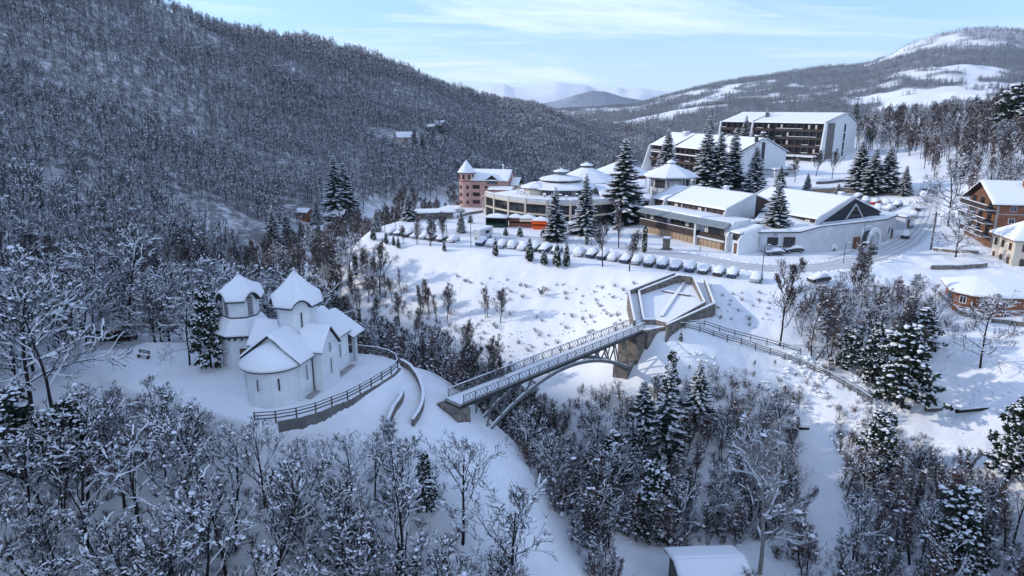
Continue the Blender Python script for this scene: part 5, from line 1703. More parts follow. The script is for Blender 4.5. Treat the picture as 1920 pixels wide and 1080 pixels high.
def terrace_pillow():
    rnd = random.Random(11)
    o = Vector((14, 192, 10 + 5.9 + .3))
    mbs = []
    for k in range(26):
        x = rnd.uniform(-13, 4); y = rnd.uniform(-12, 2)
        if abs(x) ** 2 + (y - 4) ** 2 < 115 or (x + 21) * .9 + (y + 3) < 6 or x * .42 + y < -13.5: continue
        t = thing('terrace_table', 'small snow-capped cafe table on the restaurant roof terrace', 'table', o + Vector((x, y, 0)), rnd.random() * 6, 'tables on the roof terrace')
        MB().lathe([(.42, .70), (.42, .75)], 10).build('top', 'wood_dark', t)
        MB().tube([(0, 0, 0), (0, 0, .7)], .04, 6).lathe([(.25, 0), (.25, .04)], 8).build('leg', 'steel_dark', t)
        MB().lathe([(.42, .753), (.44, .86), (.3, 1.0), (.05, 1.04)], 10).build('snow', 'snow', t, smooth=True)
terrace_pillow()

# --- pink tower house
PK = thing('pink_tower_house', 'pink rendered building with round corner tower and gabled snow roof', 'building', (-12.6, 209.5, 10.0), R(-13))
PK.scale = (.86, .9, .79)
def pink_house():
    p = PK
    MB().box(-1.2, 13.5, 0, 11, -1, 10.6).build('wall', 'pink', p)
    MB().box(13.5, 16.5, 2, 11, -1, 8.4).build('side_wall', 'cream', p)
    for s, y0 in ((-1, -.6), (1, 11.6)):
        roof_plane(p, [(-1.6, 5.5, 13.9), (13.8, 5.5, 13.9), (13.8, y0, 10.2), (-1.6, y0, 10.2)], .2, 'slate', .36)
    MB().add([(13.3, 0, 10.6), (13.3, 11, 10.6), (13.3, 5.5, 13.7), (13.5, 0, 10.6), (13.5, 11, 10.6), (13.5, 5.5, 13.7)], [(0, 2, 1), (3, 4, 5), (0, 3, 5, 2), (1, 2, 5, 4), (0, 1, 4, 3)]).build('gable', 'pink', p)
    roof_plane(p, [(13.9, 5.5, 11.0), (17.0, 5.5, 11.0), (17.0, 1.5, 8.4), (13.9, 1.5, 8.4)], .18, 'slate', .32)
    roof_plane(p, [(13.9, 5.5, 11.0), (17.0, 5.5, 11.0), (17.0, 11.5, 8.2), (13.9, 11.5, 8.2)], .18, 'slate', .32)
    # gabled dormer
    d = MB(); d.add([(6.2, -.35, 9.2), (9.6, -.35, 9.2), (9.6, 3, 9.2), (6.2, 3, 9.2), (6.2, -.35, 11.0), (9.6, -.35, 11.0), (9.6, 3, 11.0), (6.2, 3, 11.0), (7.9, -.35, 12.4), (7.9, 3.5, 12.4)],
                    [(3, 2, 1, 0), (0, 1, 5, 8, 4), (1, 2, 6, 5), (3, 0, 4, 7), (4, 8, 9, 7), (5, 6, 9, 8), (2, 3, 7, 9, 6)])
    dm = d.build('dormer', 'wood_dark', p)
    for s in (-1, 1):
        roof_plane(p, [(7.9, -.8, 12.5), (7.9, 3.6, 12.5), (7.9 + s * 2.3, 2.5, 10.7), (7.9 + s * 2.3, -.8, 10.7)], .12, 'slate', .28)
    win(p, (7.9, -.36, 9.3), 2.2, 1.3, 0, 'white_b', 'glass', 2)
    # windows in pairs on each storey
    for z in (1.4, 4.3, 7.2):
        for x in (2.0, 10.4):
            win(p, (x, 0, z), 2.6 if x < 5 else 1.2, 1.5, 0, 'wood_brown', 'glass', 2 if x < 5 else 0)
    win(p, (5.6, 0, 7.4), 1.0, 1.0, 0, 'wood_brown', 'glass', 0)
    # lower wing in front
    MB().box(7.5, 15.5, -3.4, -.02, -1, 7.4).build('front_wing', 'pink', p)
    roof_plane(p, [(7.2, -3.7, 7.3), (15.8, -3.7, 7.3), (15.8, .0, 8.2), (7.2, .0, 8.2)], .15, 'slate', .3)
    for x in (9.2, 13.2):
        win(p, (x, -3.4, 5.0), .9, 1.2, 0, 'wood_brown', 'glass', 0)
    # round tower
    t = MB().lathe([(2.55, -1), (2.55, 13.2)], 18, 0, (-1.9, 1.2)).build('tower', 'pink', p, smooth=False)
    r_ = MB().lathe([(3.1, 13.1), (3.1, 13.3), (.05, 17.6)], 18, 0, (-1.9, 1.2)).build('tower_roof', 'slate', p)
    MB().lathe([(3.12, 13.304), (3.2, 13.55), (3.0, 13.75), (1.5, 15.9), (.1, 18.0)], 18, 0, (-1.9, 1.2)).build('snow', 'snow', r_, smooth=True)
    for z, h in ((1.4, 1.3), (4.3, 1.3), (7.2, 1.3), (10.9, 1.7)):
        for a in ((-2.2, -1.15) if z < 10 else (-2.5, -1.7, -.9, -.2)):
            win(t, (-1.9 + 2.53 * math.cos(a), 1.2 + 2.53 * math.sin(a), z), .9, h, a + math.pi / 2, 'wood_brown', 'glass', 0)
    MB().lathe([(2.75, 10.0), (2.75, 10.35)], 18, 0, (-1.9, 1.2), caps=False).build('cornice', 'brick', p)
    c = MB().box(9.9, 10.4, 6.5, 7.0, 12, 15.6).build('chimney', 'white_b', p)
    MB().lathe([(.3, 15.6), (.4, 15.9), (.1, 16.2)], 8, 0, (10.15, 6.75)).build('snow', 'snow', c, smooth=True)
    # entrance porch roof at the right front
    for x in (6.0, 9.4):
        MB().box(x - .18, x + .18, -5.6, -5.25, -.6, 4.0).build('post', 'white_b', p)
    for s in (-1, 1):
        roof_plane(p, [(7.7, -5.9, 6.2), (7.7, -3.3, 6.2), (7.7 + s * 2.6, -3.3, 4.1), (7.7 + s * 2.6, -5.9, 4.1)], .14, 'slate', .28, 'porch_roof')
pink_house()

# --- eight-sided pavilion
def pavilion():
    c = at_y(1256, 352, 198)
    c.z = hz(c.x, c.y)
    p = thing('pavilion', 'eight-sided pavilion with wide white snow roof beside the spruces', 'pavilion', c)
    ze = 20.6 - c.z
    MB().lathe([(5.6, -.6), (5.6, ze)], 8, math.pi / 8).build('wall', 'white_b', p)
    for k in range(8):
        t = math.pi / 8 + 2 * math.pi * (k + .5) / 8
        a_ = 5.6 * math.cos(math.pi / 8)
        win(p, (a_ * math.cos(t), a_ * math.sin(t), ze - 2.9), 3.3, 2.2, t + math.pi / 2, 'wood_brown', 'curtain' if k == 5 else 'glass', 2)
        q = math.pi / 8 + 2 * math.pi * k / 8
        MB().tube([(7.0 * math.cos(q), 7.0 * math.sin(q), -.6), (7.0 * math.cos(q), 7.0 * math.sin(q), ze)], .14, 6).build('post', 'white_b', p)
    tent_roof(p, 0, 0, 7.8, ze, ze + 3.3, 8, math.pi / 8, snow=.42, lantern=.9)
pavilion()

# --- houses on the right
def right_houses():
    g = at_z(1858, 462, 11.8)
    p = thing('brick_chalet', 'tall orange brick house with timber balconies and broad snow gable roof', 'house', (101.0, 141.5, 11.0), R(-12))
    W, D_ = 13.5, 14.0
    gable_block(p, -.0, D_, 0, W, -2, 9.6, W / 2, 13.2, 'brick', 'wood_dark', .9, .38, 1.3)
    # gable end at local x = 0 faces the road: timber front, three balconies
    MB().add([(-.12, .3, 0), (-.12, W - .3, 0), (-.12, W - .3, 9.2), (-.12, W / 2, 12.8), (-.12, .3, 9.2), (-.01, .3, 0), (-.01, W - .3, 0), (-.01, W - .3, 9.2), (-.01, W / 2, 12.8), (-.01, .3, 9.2)],
             [(0, 1, 2, 3, 4), (9, 8, 7, 6, 5), (0, 4, 9, 5), (1, 6, 7, 2), (2, 7, 8, 3), (3, 8, 9, 4)]).build('timber_front', 'wood_brown', p)
    for z in (2.4, 5.2, 8.0):
        b_ = MB().box(-2.0, -.1, .2, W - .2, z - .15, z).build('balcony_slab', 'white_b', p)
        r_ = MB().box(-2.0, -1.88, .2, W - .2, z + .1, z + 1.0).build('balcony_rail', 'wood_dark', p)
        MB().box(-2.04, -1.84, .2, W - .2, z + 1.003, z + 1.12).build('snow', 'snow', r_)
        for y in (2.5, 6.7, 10.8):
            win(p, (-.13, y, z + .05), 1.6, 1.9, -math.pi / 2, 'wood_dark', 'glass', 1)
    for z in (1.8, 4.6, 7.4):
        MB().box(.3, D_ - .1, -.07, .0, z - .25, z).build('floor_band', 'concrete', p)
        for x in (3.0, 8.2):
            win(p, (x, 0, z + .75 if z < 7 else z + .5), 1.2, 1.1, 0, 'white_b', 'glass', 1)
    for x in (.15, 6.0, D_ - .3):
        MB().box(x - .2, x + .2, -.06, .0, -1, 9.4).build('column_band', 'concrete', p)
    for x, y in ((6.5, 4.6), (10.5, 8.0)):
        c = MB().box(x - .45, x + .45, y - .45, y + .45, 10, 13.9).build('chimney', 'brick', p)
        MB().box(x - .5, x + .5, y - .5, y + .5, 13.903, 14.2).build('snow', 'snow', c, smooth=True, bevel=.08)
    # white house
    q = at_z(1862, 490, 9.9)
    p = thing('white_house', 'cream-white two-storey house with hipped snow roof below the brick chalet', 'house', (97.0, 129.2, 9.4), R(-10))
    MB().box(0, 11, 0, 8.4, -2, 5.7).build('wall', 'cream', p)
    r0, r1 = (3.6, 4.5, 8.6), (7.4, 4.5, 8.6)
    e = [(-.7, -.7, 5.5), (11.7, -.7, 5.5), (11.7, 9.1, 5.5), (-.7, 9.1, 5.5)]
    for f in ((e[0], e[1], r1, r0), (e[1], e[2], r1), (e[2], e[3], r0, r1), (e[3], e[0], r0)):
        roof_plane(p, f, .16, 'wood_brown', .36)
    for z in (.7, 3.5):
        for x in (1.8, 4.6, 8.8):
            win(p, (x, 0, z), 1.1, 1.4, 0, 'wood_brown', 'glass', 1)
        for y in (1.6, 4.4, 7.2):
            win(p, (0, y, z), .9, 1.4, -math.pi / 2, 'wood_brown', 'glass', 1)
    c = MB().box(7.0, 7.7, 3.0, 3.7, 6.5, 9.6).build('chimney', 'white_b', p); MB().box(6.95, 7.75, 2.95, 3.75, 9.603, 9.9).build('snow', 'snow', c, smooth=True, bevel=.08)
    # small brick house with a bay front
    p = thing('brick_bungalow', 'small orange brick house with faceted front and snowy hipped roof', 'house', (74.0, 108.8, 6.4), R(-14))
    poly = [(-.2, 1.4), (1.8, -.6), (5.0, -1.2), (13.0, 1.0), (13.0, 9), (1.0, 9)]
    MB().prism(poly, -2, 3.7).build('wall', 'brick', p)
    MB().prism([(a * 1.004 - .02, b - .05) for a, b in poly], 1.3, 1.5).build('floor_band', 'white_b', p)
    ov = [(-1.1, 1.1), (1.4, -1.5), (5.1, -2.2), (13.8, .2), (13.8, 9.8), (.2, 9.8)]
    ap = [(3.6, 3.4, 5.6), (9.8, 5.0, 5.6)]
    for f in (((*ov[0], 3.6), (*ov[1], 3.6), ap[0]), ((*ov[1], 3.6), (*ov[2], 3.6), ap[0]), ((*ov[2], 3.6), (*ov[3], 3.6), ap[1], ap[0]), ((*ov[3], 3.6), (*ov[4], 3.6), ap[1]), ((*ov[4], 3.6), (*ov[5], 3.6), ap[0], ap[1]), ((*ov[5], 3.6), (*ov[0], 3.6), ap[0])):
        roof_plane(p, f, .14, 'wood_brown', .38)
    for (a, b), zs in (((0, 1), (-.2, 2.0)), ((1, 2), (2.0,)), ((2, 3), (-.3, 2.0))):
        va, vb = Vector((*poly[a], 0)), Vector((*poly[b], 0)); d = (vb - va).normalized(); ang = math.atan2(d.y, d.x)
        for t in ((.5,) if a != 2 else (.25, .62)):
            for z in zs:
                v = va.lerp(vb, t); win(p, (v.x, v.y, z), 1.1, 1.25, ang, 'white', 'glass', 1)
right_houses()

# --- sheds and cabins
def cabin(name, label, cat, x, y, rz, w, d, h, rise, wall='wood_brown', z=None, over=.6, group=None, base=-3.0, ground=None):
    z = hz(x, y) if z is None else z
    p = thing(name, label, cat, (x, y, z), rz, group)
    gable_block(p, -w / 2, w / 2, -d / 2, d / 2, base, h, 0, h + rise, wall, 'wood_dark', over, .38, over * .8)
    win(p, (-w * .2, -d / 2, h * .35), min(1.2, w * .2), h * .42, 0, 'white_b', 'glass', 1)
    win(p, (w * .22, -d / 2, .1), min(1.0, w * .18), h * .75, 0, 'wood_dark', 'wood_grey', 0, 'door')
    win(p, (w / 2, 0, h * .35), min(1.1, d * .25), h * .42, math.pi / 2, 'white_b', 'glass', 1)
    return p
v = at_z(1330, 1052, -5.5)
cabin('garden_shed', 'garden shed with smooth snow-covered roof in the ravine', 'shed', v.x, v.y, R(3), 6.6, 5.6, 2.6, .9, 'wood_grey', z=-9.0)
for px, py, yy, w, d, h, rs, rz, wl_, nm, lb in (
        (762, 270, 450, 13, 10, 5.0, 3.0, R(20), 'cream', 'hill_house', 'large pale house with snow roof in the hillside clearing'),
        (824, 243, 520, 9, 8, 4.0, 3.0, R(-30), 'wood_dark', 'hill_chalet', 'dark steep-roofed chalet among trees above the hillside clearing'),
        (806, 243, 525, 6, 5, 3.0, 1.5, R(10), 'wood_dark', 'hill_hut', 'little snow-roofed hut next to the hillside chalet'),
        (1012, 234, 640, 11, 8, 4.6, 2.6, R(35), 'wood_brown', 'hill_cabin', 'lone brown cabin with pale roof high on the wooded hillside'),
        (571, 408, 262, 5, 4, 2.6, 1.0, R(-15), 'brick', 'valley_hut', 'small orange brick hut at the foot of the wooded hill'),
        (633, 414, 275, 8, 6, 2.6, 2.2, R(-20), 'wood_dark', 'valley_cabin', 'low dark cabin with snowy roof under the tall valley spruces')):
    v = gp(px, py + 3)
    cabin(nm, lb, 'house', v.x, v.y, rz, w * v.y / yy, d * v.y / yy, h * v.y / yy, rs * v.y / yy, wl_, z=v.z + .4, base=-4)
v = gp(207, 632)
cabin('picnic_shelter', 'dark snow-roofed shelter under the trees behind the church clearing', 'shelter', v.x, v.y, R(-12), 6.5, 3.6, 2.2, 1.0, 'wood_dark')
v = at_z(812, 408, 10.2)
p = thing('terrace_shelter', 'long low stone-edged terrace shelter with snow roof at the end of the car park', 'shelter', (v.x, v.y, hz(v.x, v.y)), R(12))
MB().box(-5.5, 5.5, -1.6, 1.6, -.6, 1.5).build('wall', 'stone', p)
roof_plane(p, [(-6.2, -2.2, 1.6), (6.2, -2.2, 1.6), (6.2, 2.2, 2.0), (-6.2, 2.2, 2.0)], .18, 'wood_dark', .35)

# ------------------------------------------------------------------ roads
def ribbon(name, pts, w, lift, mat, parent=None, n_across=5, offset=0.0):
    L, vs_, fs_ = len(pts), [], []
    rows = []
    X, Y = [], []
    for i, q in enumerate(pts):
        d = pts[min(i + 1, L - 1)] - pts[max(i - 1, 0)]; d.z = 0; d.normalize()
        s = Vector((-d.y, d.x, 0))
        for k in range(n_across):
            v = q + s * (offset + w * (k / (n_across - 1) - .5))
            X.append(v.x); Y.append(v.y)
    Z = height(np.array(X), np.array(Y)) + lift
    vs_ = list(zip(X, Y, Z))
    for i in range(L - 1):
        for k in range(n_across - 1):
            a = i * n_across + k
            fs_.append((a, a + 1, a + n_across + 1, a + n_across))
    m = MB().add(vs_, fs_)
    return m.build(name, mat, parent, smooth=True)
M['packed'] = snow_mat('packed road snow', (0.66, 0.67, 0.69), .3, 1.2)
M['track'] = snow_mat('tyre-worn snow', (0.47, 0.455, 0.45), .3, 2.5)
def road_line(pp):
    pts = gpath(pp)
    return dense(smooth_path(pts, 2), 1.0)
for pp, w, nm in (([(1748, 345), (1742, 385), (1728, 425), (1690, 462), (1610, 492), (1500, 506), (1400, 500), (1330, 488), (1240, 472), (1130, 458), (1000, 449), (900, 441), (790, 428)], 6.0, 'road'),
                  ([(1560, 487), (1640, 462), (1690, 425)], 3.0, 'lane')):
    ln = road_line(pp)
    rd = struct(ribbon(nm, ln, w, .05, 'packed', n_across=7))
    for k, off in enumerate((-1.9, -.5, .7, 2.1) if nm == 'road' else (-.7, .7)):
        ribbon('tyre_track', ln[: len(ln) * 3 // 4], .34, .085, 'track', rd, 2, off)
# steps and pavement strip climbing to the tall hotels
# ------------------------------------------------------------------ cars
PAINT = {'dark grey': (.03, .032, .036), 'navy blue': (.02, .035, .09), 'silver': (.42, .43, .45), 'white': (.7, .7, .7), 'red': (.45, .02, .025), 'black': (.012, .012, .014), 'teal green': (.03, .10, .10)}
def paint_mat(nm):
    m, n, l, b = new_mat(nm + ' car paint')
    b.inputs['Base Color'].default_value = (*PAINT[nm], 1); b.inputs['Roughness'].default_value = .28; b.inputs['Coat Weight'].default_value = .5
    return m
ST = [(-2.08, .62, .70), (-1.98, .78, .84), (-1.2, .85, .93), (-.95, .86, .96), (1.25, .86, .98), (1.75, .84, .96), (2.02, .78, .88), (2.1, .68, .70)]   # x, half width, top of the lower body
def car_meshes():
    d = {}
    def loft(st, z0, inset=.08):
        m = MB(); vs_ = []
        for x, w, zt in st:
            vs_ += [(x, -w + .10, z0), (x, -w, z0 + .22), (x, -w, zt - .16), (x, -w + inset, zt), (x, w - inset, zt), (x, w, zt - .16), (x, w, z0 + .22), (x, w - .10, z0)]
        fs_ = []
        for k in range(len(st) - 1):
            for i in range(8):
                j = (i + 1) % 8
                fs_.append((k * 8 + i, k * 8 + j, (k + 1) * 8 + j, (k + 1) * 8 + i))
        fs_ += [tuple(range(7, -1, -1)), tuple((len(st) - 1) * 8 + i for i in range(8))]
        return m.add(vs_, fs_)
    for nm in PAINT:
        M['paint ' + nm] = paint_mat(nm)
        d['body ' + nm] = loft(ST, .24).mesh('body', 'paint ' + nm, True)
    g = MB().add([(-1.0, -.74, .93), (1.55, -.74, .95), (1.55, .74, .95), (-1.0, .74, .93), (-.25, -.58, 1.42), (1.05, -.58, 1.43), (1.05, .58, 1.43), (-.25, .58, 1.42)], [(3, 2, 1, 0), (4, 5, 6, 7), (0, 1, 5, 4), (1, 2, 6, 5), (2, 3, 7, 6), (3, 0, 4, 7)])
    d['cabin'] = g.mesh('windows', 'glass')
    # blanket of snow following bonnet, screen, roof and tail
    prof = [(-2.05, .74, .72, .66), (-1.95, .93, .80, .74), (-1.2, 1.08, .84, .84), (-.85, 1.14, .85, .90), (-.30, 1.54, .84, .98), (.1, 1.66, .82, 1.00), (.9, 1.67, .82, 1.02), (1.25, 1.56, .83, 1.0), (1.7, 1.2, .86, .88), (2.0, 1.02, .77, .78), (2.1, .84, .68, .70)]
    m = MB(); vs_ = []
    for x, zt, w, zs in prof:
        vs_ += [(x, -w - .02, zs), (x, -w * .93, zs + (zt - zs) * .62), (x, -w * .62, zt - .03), (x, 0, zt + .03), (x, w * .62, zt - .03), (x, w * .93, zs + (zt - zs) * .62), (x, w + .02, zs)]
    n = 7; fs_ = []
    for k in range(len(prof) - 1):
        for i in range(n - 1):
            fs_.append((k * n + i, (k + 1) * n + i, (k + 1) * n + i + 1, k * n + i + 1))
    fs_ += [tuple(range(n)), tuple((len(prof) - 1) * n + i for i in range(n - 1, -1, -1))]
    d['snow'] = m.add(vs_, fs_).mesh('snow', 'snow', True)
    w = MB().lathe([(.12, -.1), (.30, -.1), (.31, -.06), (.31, .06), (.30, .1), (.12, .1)], 14)
    d['wheel'] = w.mesh('wheel', 'black')
    d['rim'] = MB().lathe([(.05, .101), (.20, .108), (.20, -.108), (.05, -.101)], 10).mesh('rim', 'steel')
    d['lamp'] = MB().box(-.03, .03, -.16, .16, -.07, .07).mesh('headlight', 'glass_blue')
    d['tail'] = MB().box(-.03, .03, -.12, .12, -.09, .09).mesh('tail_light', 'paint red')
    return d
CM = car_meshes()
rnd = random.Random(3)
def car(x, y, rz, paint, label, group, z=None, s=1.0, snow=True):
    r_ = thing('parked_car', label, 'car', (x, y, (hz(x, y) if z is None else z) + .03), rz, group)
    r_.scale = (s * rnd.uniform(.92, 1.08), s * rnd.uniform(.97, 1.04), s * rnd.uniform(.93, 1.14))
    b = link('body', CM['body ' + paint], r_)
    link('windows', CM['cabin'], r_)
    if snow:
        link('snow', CM['snow'], r_)
    for sx in (-1.28, 1.32):
        for sy in (-.78, .78):
            w = link('wheel', CM['wheel'], r_, (sx, sy, .31)); w.rotation_euler = (math.pi / 2, 0, 0)
            link('rim', CM['rim'], w)
    for sy in (-.58, .58):
        link('headlight', CM['lamp'], b, (-2.03, sy, .64)); link('tail_light', CM['tail'], b, (2.05, sy, .66))
    return r_
rnd = random.Random(3)
row = [at_z(px, py, 10.0) for px, py in [(1369, 523), (1342, 519), (1240, 505), (1180, 497), (1100, 485), (1000, 473), (880, 461), (800, 452), (712, 440)]]
RL = [0.0]
for a, b in zip(row, row[1:]): RL.append(RL[-1] + (b - a).length)
head = math.atan2(.84, .54)
dpos, n_ = 0.0, 0
cols = ['dark grey', 'silver', 'navy blue', 'white', 'black', 'dark grey', 'navy blue', 'black']
gaps = {13, 22, 23}
ROWCARS = []
while dpos < RL[-1]:
    k = min(int(np.searchsorted(RL, dpos, side='right')) - 1, len(row) - 2)
    v = row[k].lerp(row[k + 1], (dpos - RL[k]) / (RL[k + 1] - RL[k]))
    d = row[k + 1] - row[k]
    ang = math.atan2(d.y, d.x) - math.pi / 2 + R(6)
    if n_ not in gaps:
        off = Vector((math.cos(ang), math.sin(ang), 0)) * (2.0 + rnd.uniform(-.25, .35))
        c_ = cols[rnd.randrange(len(cols))]
        sc = rnd.uniform(.93, 1.06)
        car(v.x + off.x, v.y + off.y, ang + rnd.uniform(-.05, .05) + (math.pi if rnd.random() < .3 else 0), c_,
            'snow-buried %s car in the long row along the car park edge' % c_, 'cars in the long row', None, sc)
    dpos += 2.52 + rnd.uniform(-.08, .25); n_ += 1
def car_px(px, py, rz, paint, label, group=None, s=1.0):
    v = gp(px, py); return car(v.x, v.y, rz, paint, label, group, None, s)
car_px(1418, 527, R(62), 'silver', 'lone snow-covered silver car standing beyond the end of the long row')
car_px(1486, 474, R(8), 'black', 'snow-heaped dark estate car side-on before the white annexe', None, 1.12)
car_px(1548, 470, R(5), 'white', 'white snow-topped car side-on before the blank annexe wall', None, 1.06)
car_px(1452, 478, R(5), 'dark grey', 'half-buried dark car tucked beside the outside stair of the long hotel', None, .9)
for i, (px, py) in enumerate([(1697, 446), (1705, 425), (1712, 408), (1719, 394), (1725, 381), (1731, 369), (1736, 358)]):
    c_ = ('dark grey', 'silver', 'white')[i % 3]
    car_px(px, py, R(58), c_, 'snow-covered %s car parked along the hedge of the uphill road' % c_, 'cars along the uphill road')
for i, (px, py) in enumerate([(1607, 373), (1622, 379), (1641, 382), (1661, 383), (1667, 395), (1645, 394), (1682, 388)]):
    c_ = ('dark grey', 'silver', 'red', 'white', 'silver', 'white', 'dark grey')[i]
    car_px(px, py, R(40 + 20 * (i % 2)), c_, ('red car with snowy roof in the walled car park behind the long hotel' if c_ == 'red' else 'snow-covered %s car in the walled car park behind the long hotel' % c_), 'cars behind the long hotel' if c_ != 'red' else None)
car_px(832, 401, R(0), 'black', 'dark car with thin snow parked near the pink tower house')
car_px(795, 396, R(5), 'white', 'white snow-covered car parked beside the terrace shelter')
car_px(858, 398, R(10), 'silver', 'snow-topped silver car at the foot of the pink tower')
car_px(1535, 528, R(20), 'dark grey', 'snow-buried car among the bushes below the bend of the road')
# covered camper in the row
v = at_z(897, 452, 10.0)
p = thing('camper_van', 'boxy snow-covered camper van standing tall in the row of cars', 'van', (v.x + 1, v.y + 3, hz(v.x + 1, v.y + 3)), head)
MB().box(-2.6, 2.6, -1.0, 1.0, .45, 2.3).build('body', 'white_b', p, bevel=.12)
MB().box(-2.7, 2.7, -1.06, 1.06, 2.303, 2.75).build('snow', 'snow', p, smooth=True, bevel=.16, seg=3)
for sx in (-1.7, 1.6):
    for sy in (-.92, .92):
        w = link('wheel', CM['wheel'], p, (sx, sy, .33)); w.rotation_euler = (math.pi / 2, 0, 0)
for sy in (-1, 1):
    win(p, (.3, sy * 1.0, 1.4), 1.5, .6, 0 if sy < 0 else math.pi, 'steel_dark', 'glass', 0)

# ------------------------------------------------------------------ market stalls
def stall(px, py, w, d, h, wall, awn, label, rz, tent=False, side_=False):
    v = at_z(px, py, 10.0); z = hz(v.x, v.y)
    p = thing('market_stall', label, 'stall', (v.x, v.y, z), rz, None)
    if not tent:
        MB().box(-w / 2, w / 2, -d / 2, -d / 2 + .12, -.3, 1.0).build('counter', wall, p)
        MB().box(-w / 2, w / 2, d / 2 - .12, d / 2, -.3, h - .1).build('back_wall', wall, p)
        for s in (-1, 1):
            MB().box(s * w / 2 - .06, s * w / 2 + .06, -d / 2 + .12, d / 2 - .12, -.3, h - .1).build('side_wall', wall, p)
    else:
        for sx in (-1, 1):
            for sy in (-1, 1):
                MB().box(sx * (w / 2 - .1) - .05, sx * (w / 2 - .1) + .05, sy * (d / 2 - .1) - .05, sy * (d / 2 - .1) + .05, -.3, h).build('post', 'steel_dark', p)
        MB().box(-w / 2 + .2, w / 2 - .2, -d / 2 + .2, d / 2 - .2, -.2, .9).build('counter', wall, p)
    if awn:
        MB().add([(-w / 2 - .3, -d / 2 - .5, h - .55), (w / 2 + .3, -d / 2 - .5, h - .55), (w / 2 + .3, -d / 2 + .2, h - .05), (-w / 2 - .3, -d / 2 + .2, h - .05), (-w / 2 - .3, -d / 2 - .5, h - .75), (w / 2 + .3, -d / 2 - .5, h - .75)],
                 [(0, 1, 2, 3), (4, 5, 1, 0)]).build('awning', awn, p)
    r0 = [(-w / 2 - .35, -d / 2 - .3, h - .1), (w / 2 + .35, -d / 2 - .3, h - .1), (w / 2 + .35, d / 2 + .3, h - .1), (-w / 2 - .35, d / 2 + .3, h - .1)]
    ap = (0, 0, h + .75)
    b = MB(); b.add(r0 + [ap], [(0, 1, 4), (1, 2, 4), (2, 3, 4), (3, 0, 4), (3, 2, 1, 0)])
    r_ = b.build('roof', awn or 'wood_dark', p)
    s = MB(); r1 = [(x * .96, y * .96 + .1, z_ + .06) for x, y, z_ in r0]; r2 = [(x * .9, y * .9 + .1, z_ + .42) for x, y, z_ in r0]
    s.add(r1 + r2 + [(0, .1, h + 1.05)], [(0, 1, 5, 4), (1, 2, 6, 5), (2, 3, 7, 6), (3, 0, 4, 7), (4, 5, 8), (5, 6, 8), (6, 7, 8), (7, 4, 8), (3, 2, 1, 0)])
    s.build('snow', 'snow', r_, smooth=True, bevel=.1)
    return p
M['green'] = simple('dark green boards', (.012, .04, .03), .7, .2, 3)
stall(932, 425, 5.2, 3.0, 2.5, 'green', None, 'wide dark green market hut with thick snow roof before the restaurant', R(-12))
stall(967, 424, 3.0, 2.4, 2.3, 'brick', 'wood_brown', 'reddish-brown market stall next to the dark green hut', R(-12))
stall(990, 425, 3.2, 2.4, 2.3, 'brick', 'cream', 'reddish market stall with pale awning beside the orange stall', R(-12))
stall(1014, 429, 3.6, 2.6, 2.2, 'orange', 'orange', 'bright orange tarpaulin market stall with snow on its roof', R(-10))
stall(1050, 436, 3.4, 2.6, 2.2, 'wood_dark', 'white', 'white tented stall beside the orange stall', R(-6), True)
stall(1077, 436, 3.0, 2.4, 2.1, 'wood_dark', 'white', 'white tented stall near the sloping hedge wall', R(-4), True)

# ------------------------------------------------------------------ walls, posts, signs, small things
def px_wall(name, label, pp, h, th=.3, mat='stone', z=None, cap=.18, cat='wall'):
    pts = dense(gpath(pp), 1.5)
    return strip_wall(name, label, cat, pts, [q.z + h for q in pts], [q.z - .6 for q in pts], th, mat, cap)
px_wall('plaza_wall', 'low curved snow-capped wall beside the stalls', [(1032, 448), (1050, 445), (1075, 438), (1100, 430)], .6, .5, 'concrete')
px_wall('hedge_wall', 'snow-capped wall of the ramp climbing beside the restaurant', [(1122, 415), (1145, 403), (1172, 391)], .9, .4, 'concrete')
px_wall('ramp_wall', 'lower parapet of the ramp between restaurant and long hotel', [(1150, 432), (1170, 422), (1192, 412)], .7, .35, 'stone')
px_wall('car_park_wall', 'long tan retaining wall behind the walled car park', [(1522, 363), (1580, 361), (1640, 361), (1700, 366)], 1.5, .4, 'wood_tan')
px_wall('lawn_wall', 'long dark snow-topped wall across the upper lawn', [(1530, 345), (1580, 341), (1625, 336)], .8, .4, 'concrete_dark')
px_wall('drive_wall', 'snowy kerb wall curling by the pink tower house', [(858, 408), (880, 402), (905, 398)], .6, .35, 'stone')
px_wall('house_wall', 'dark garden wall below the bare roadside tree', [(1750, 470), (1790, 474), (1835, 476)], .6, .4, 'stone')
px_wall('bungalow_wall', 'low stone wall in front of the small brick house', [(1760, 552), (1800, 590), (1860, 605), (1920, 612)], .7, .35, 'stone')
px_wall('street_wall', 'long low wall along the lane to the white house', [(1745, 505), (1795, 505), (1850, 500)], .8, .35, 'stone')
def post(px, py, hpx, label, r=.06, lamp=True, mat='steel_dark', cat='lamp post', name='lamp_post', group=None):
    v = gp(px, py); h = hpx * v.y / FPX * 1.0
    p = thing(name, label, cat, v, 0, group)
    MB().tube([(0, 0, -.4), (0, 0, h)], [r * 1.3, r], 8).build('pole', mat, p)
    if lamp:
        MB().tube([(0, 0, h - .05), (.35, 0, h + .12), (.7, 0, h + .12)], r * .7, 6).build('arm', mat, p)
        hd = MB().box(.55, 1.05, -.13, .13, h + .04, h + .16).build('lamp_head', mat, p)
        MB().box(.53, 1.07, -.14, .14, h + .163, h + .24).build('snow', 'snow', hd)
    return p
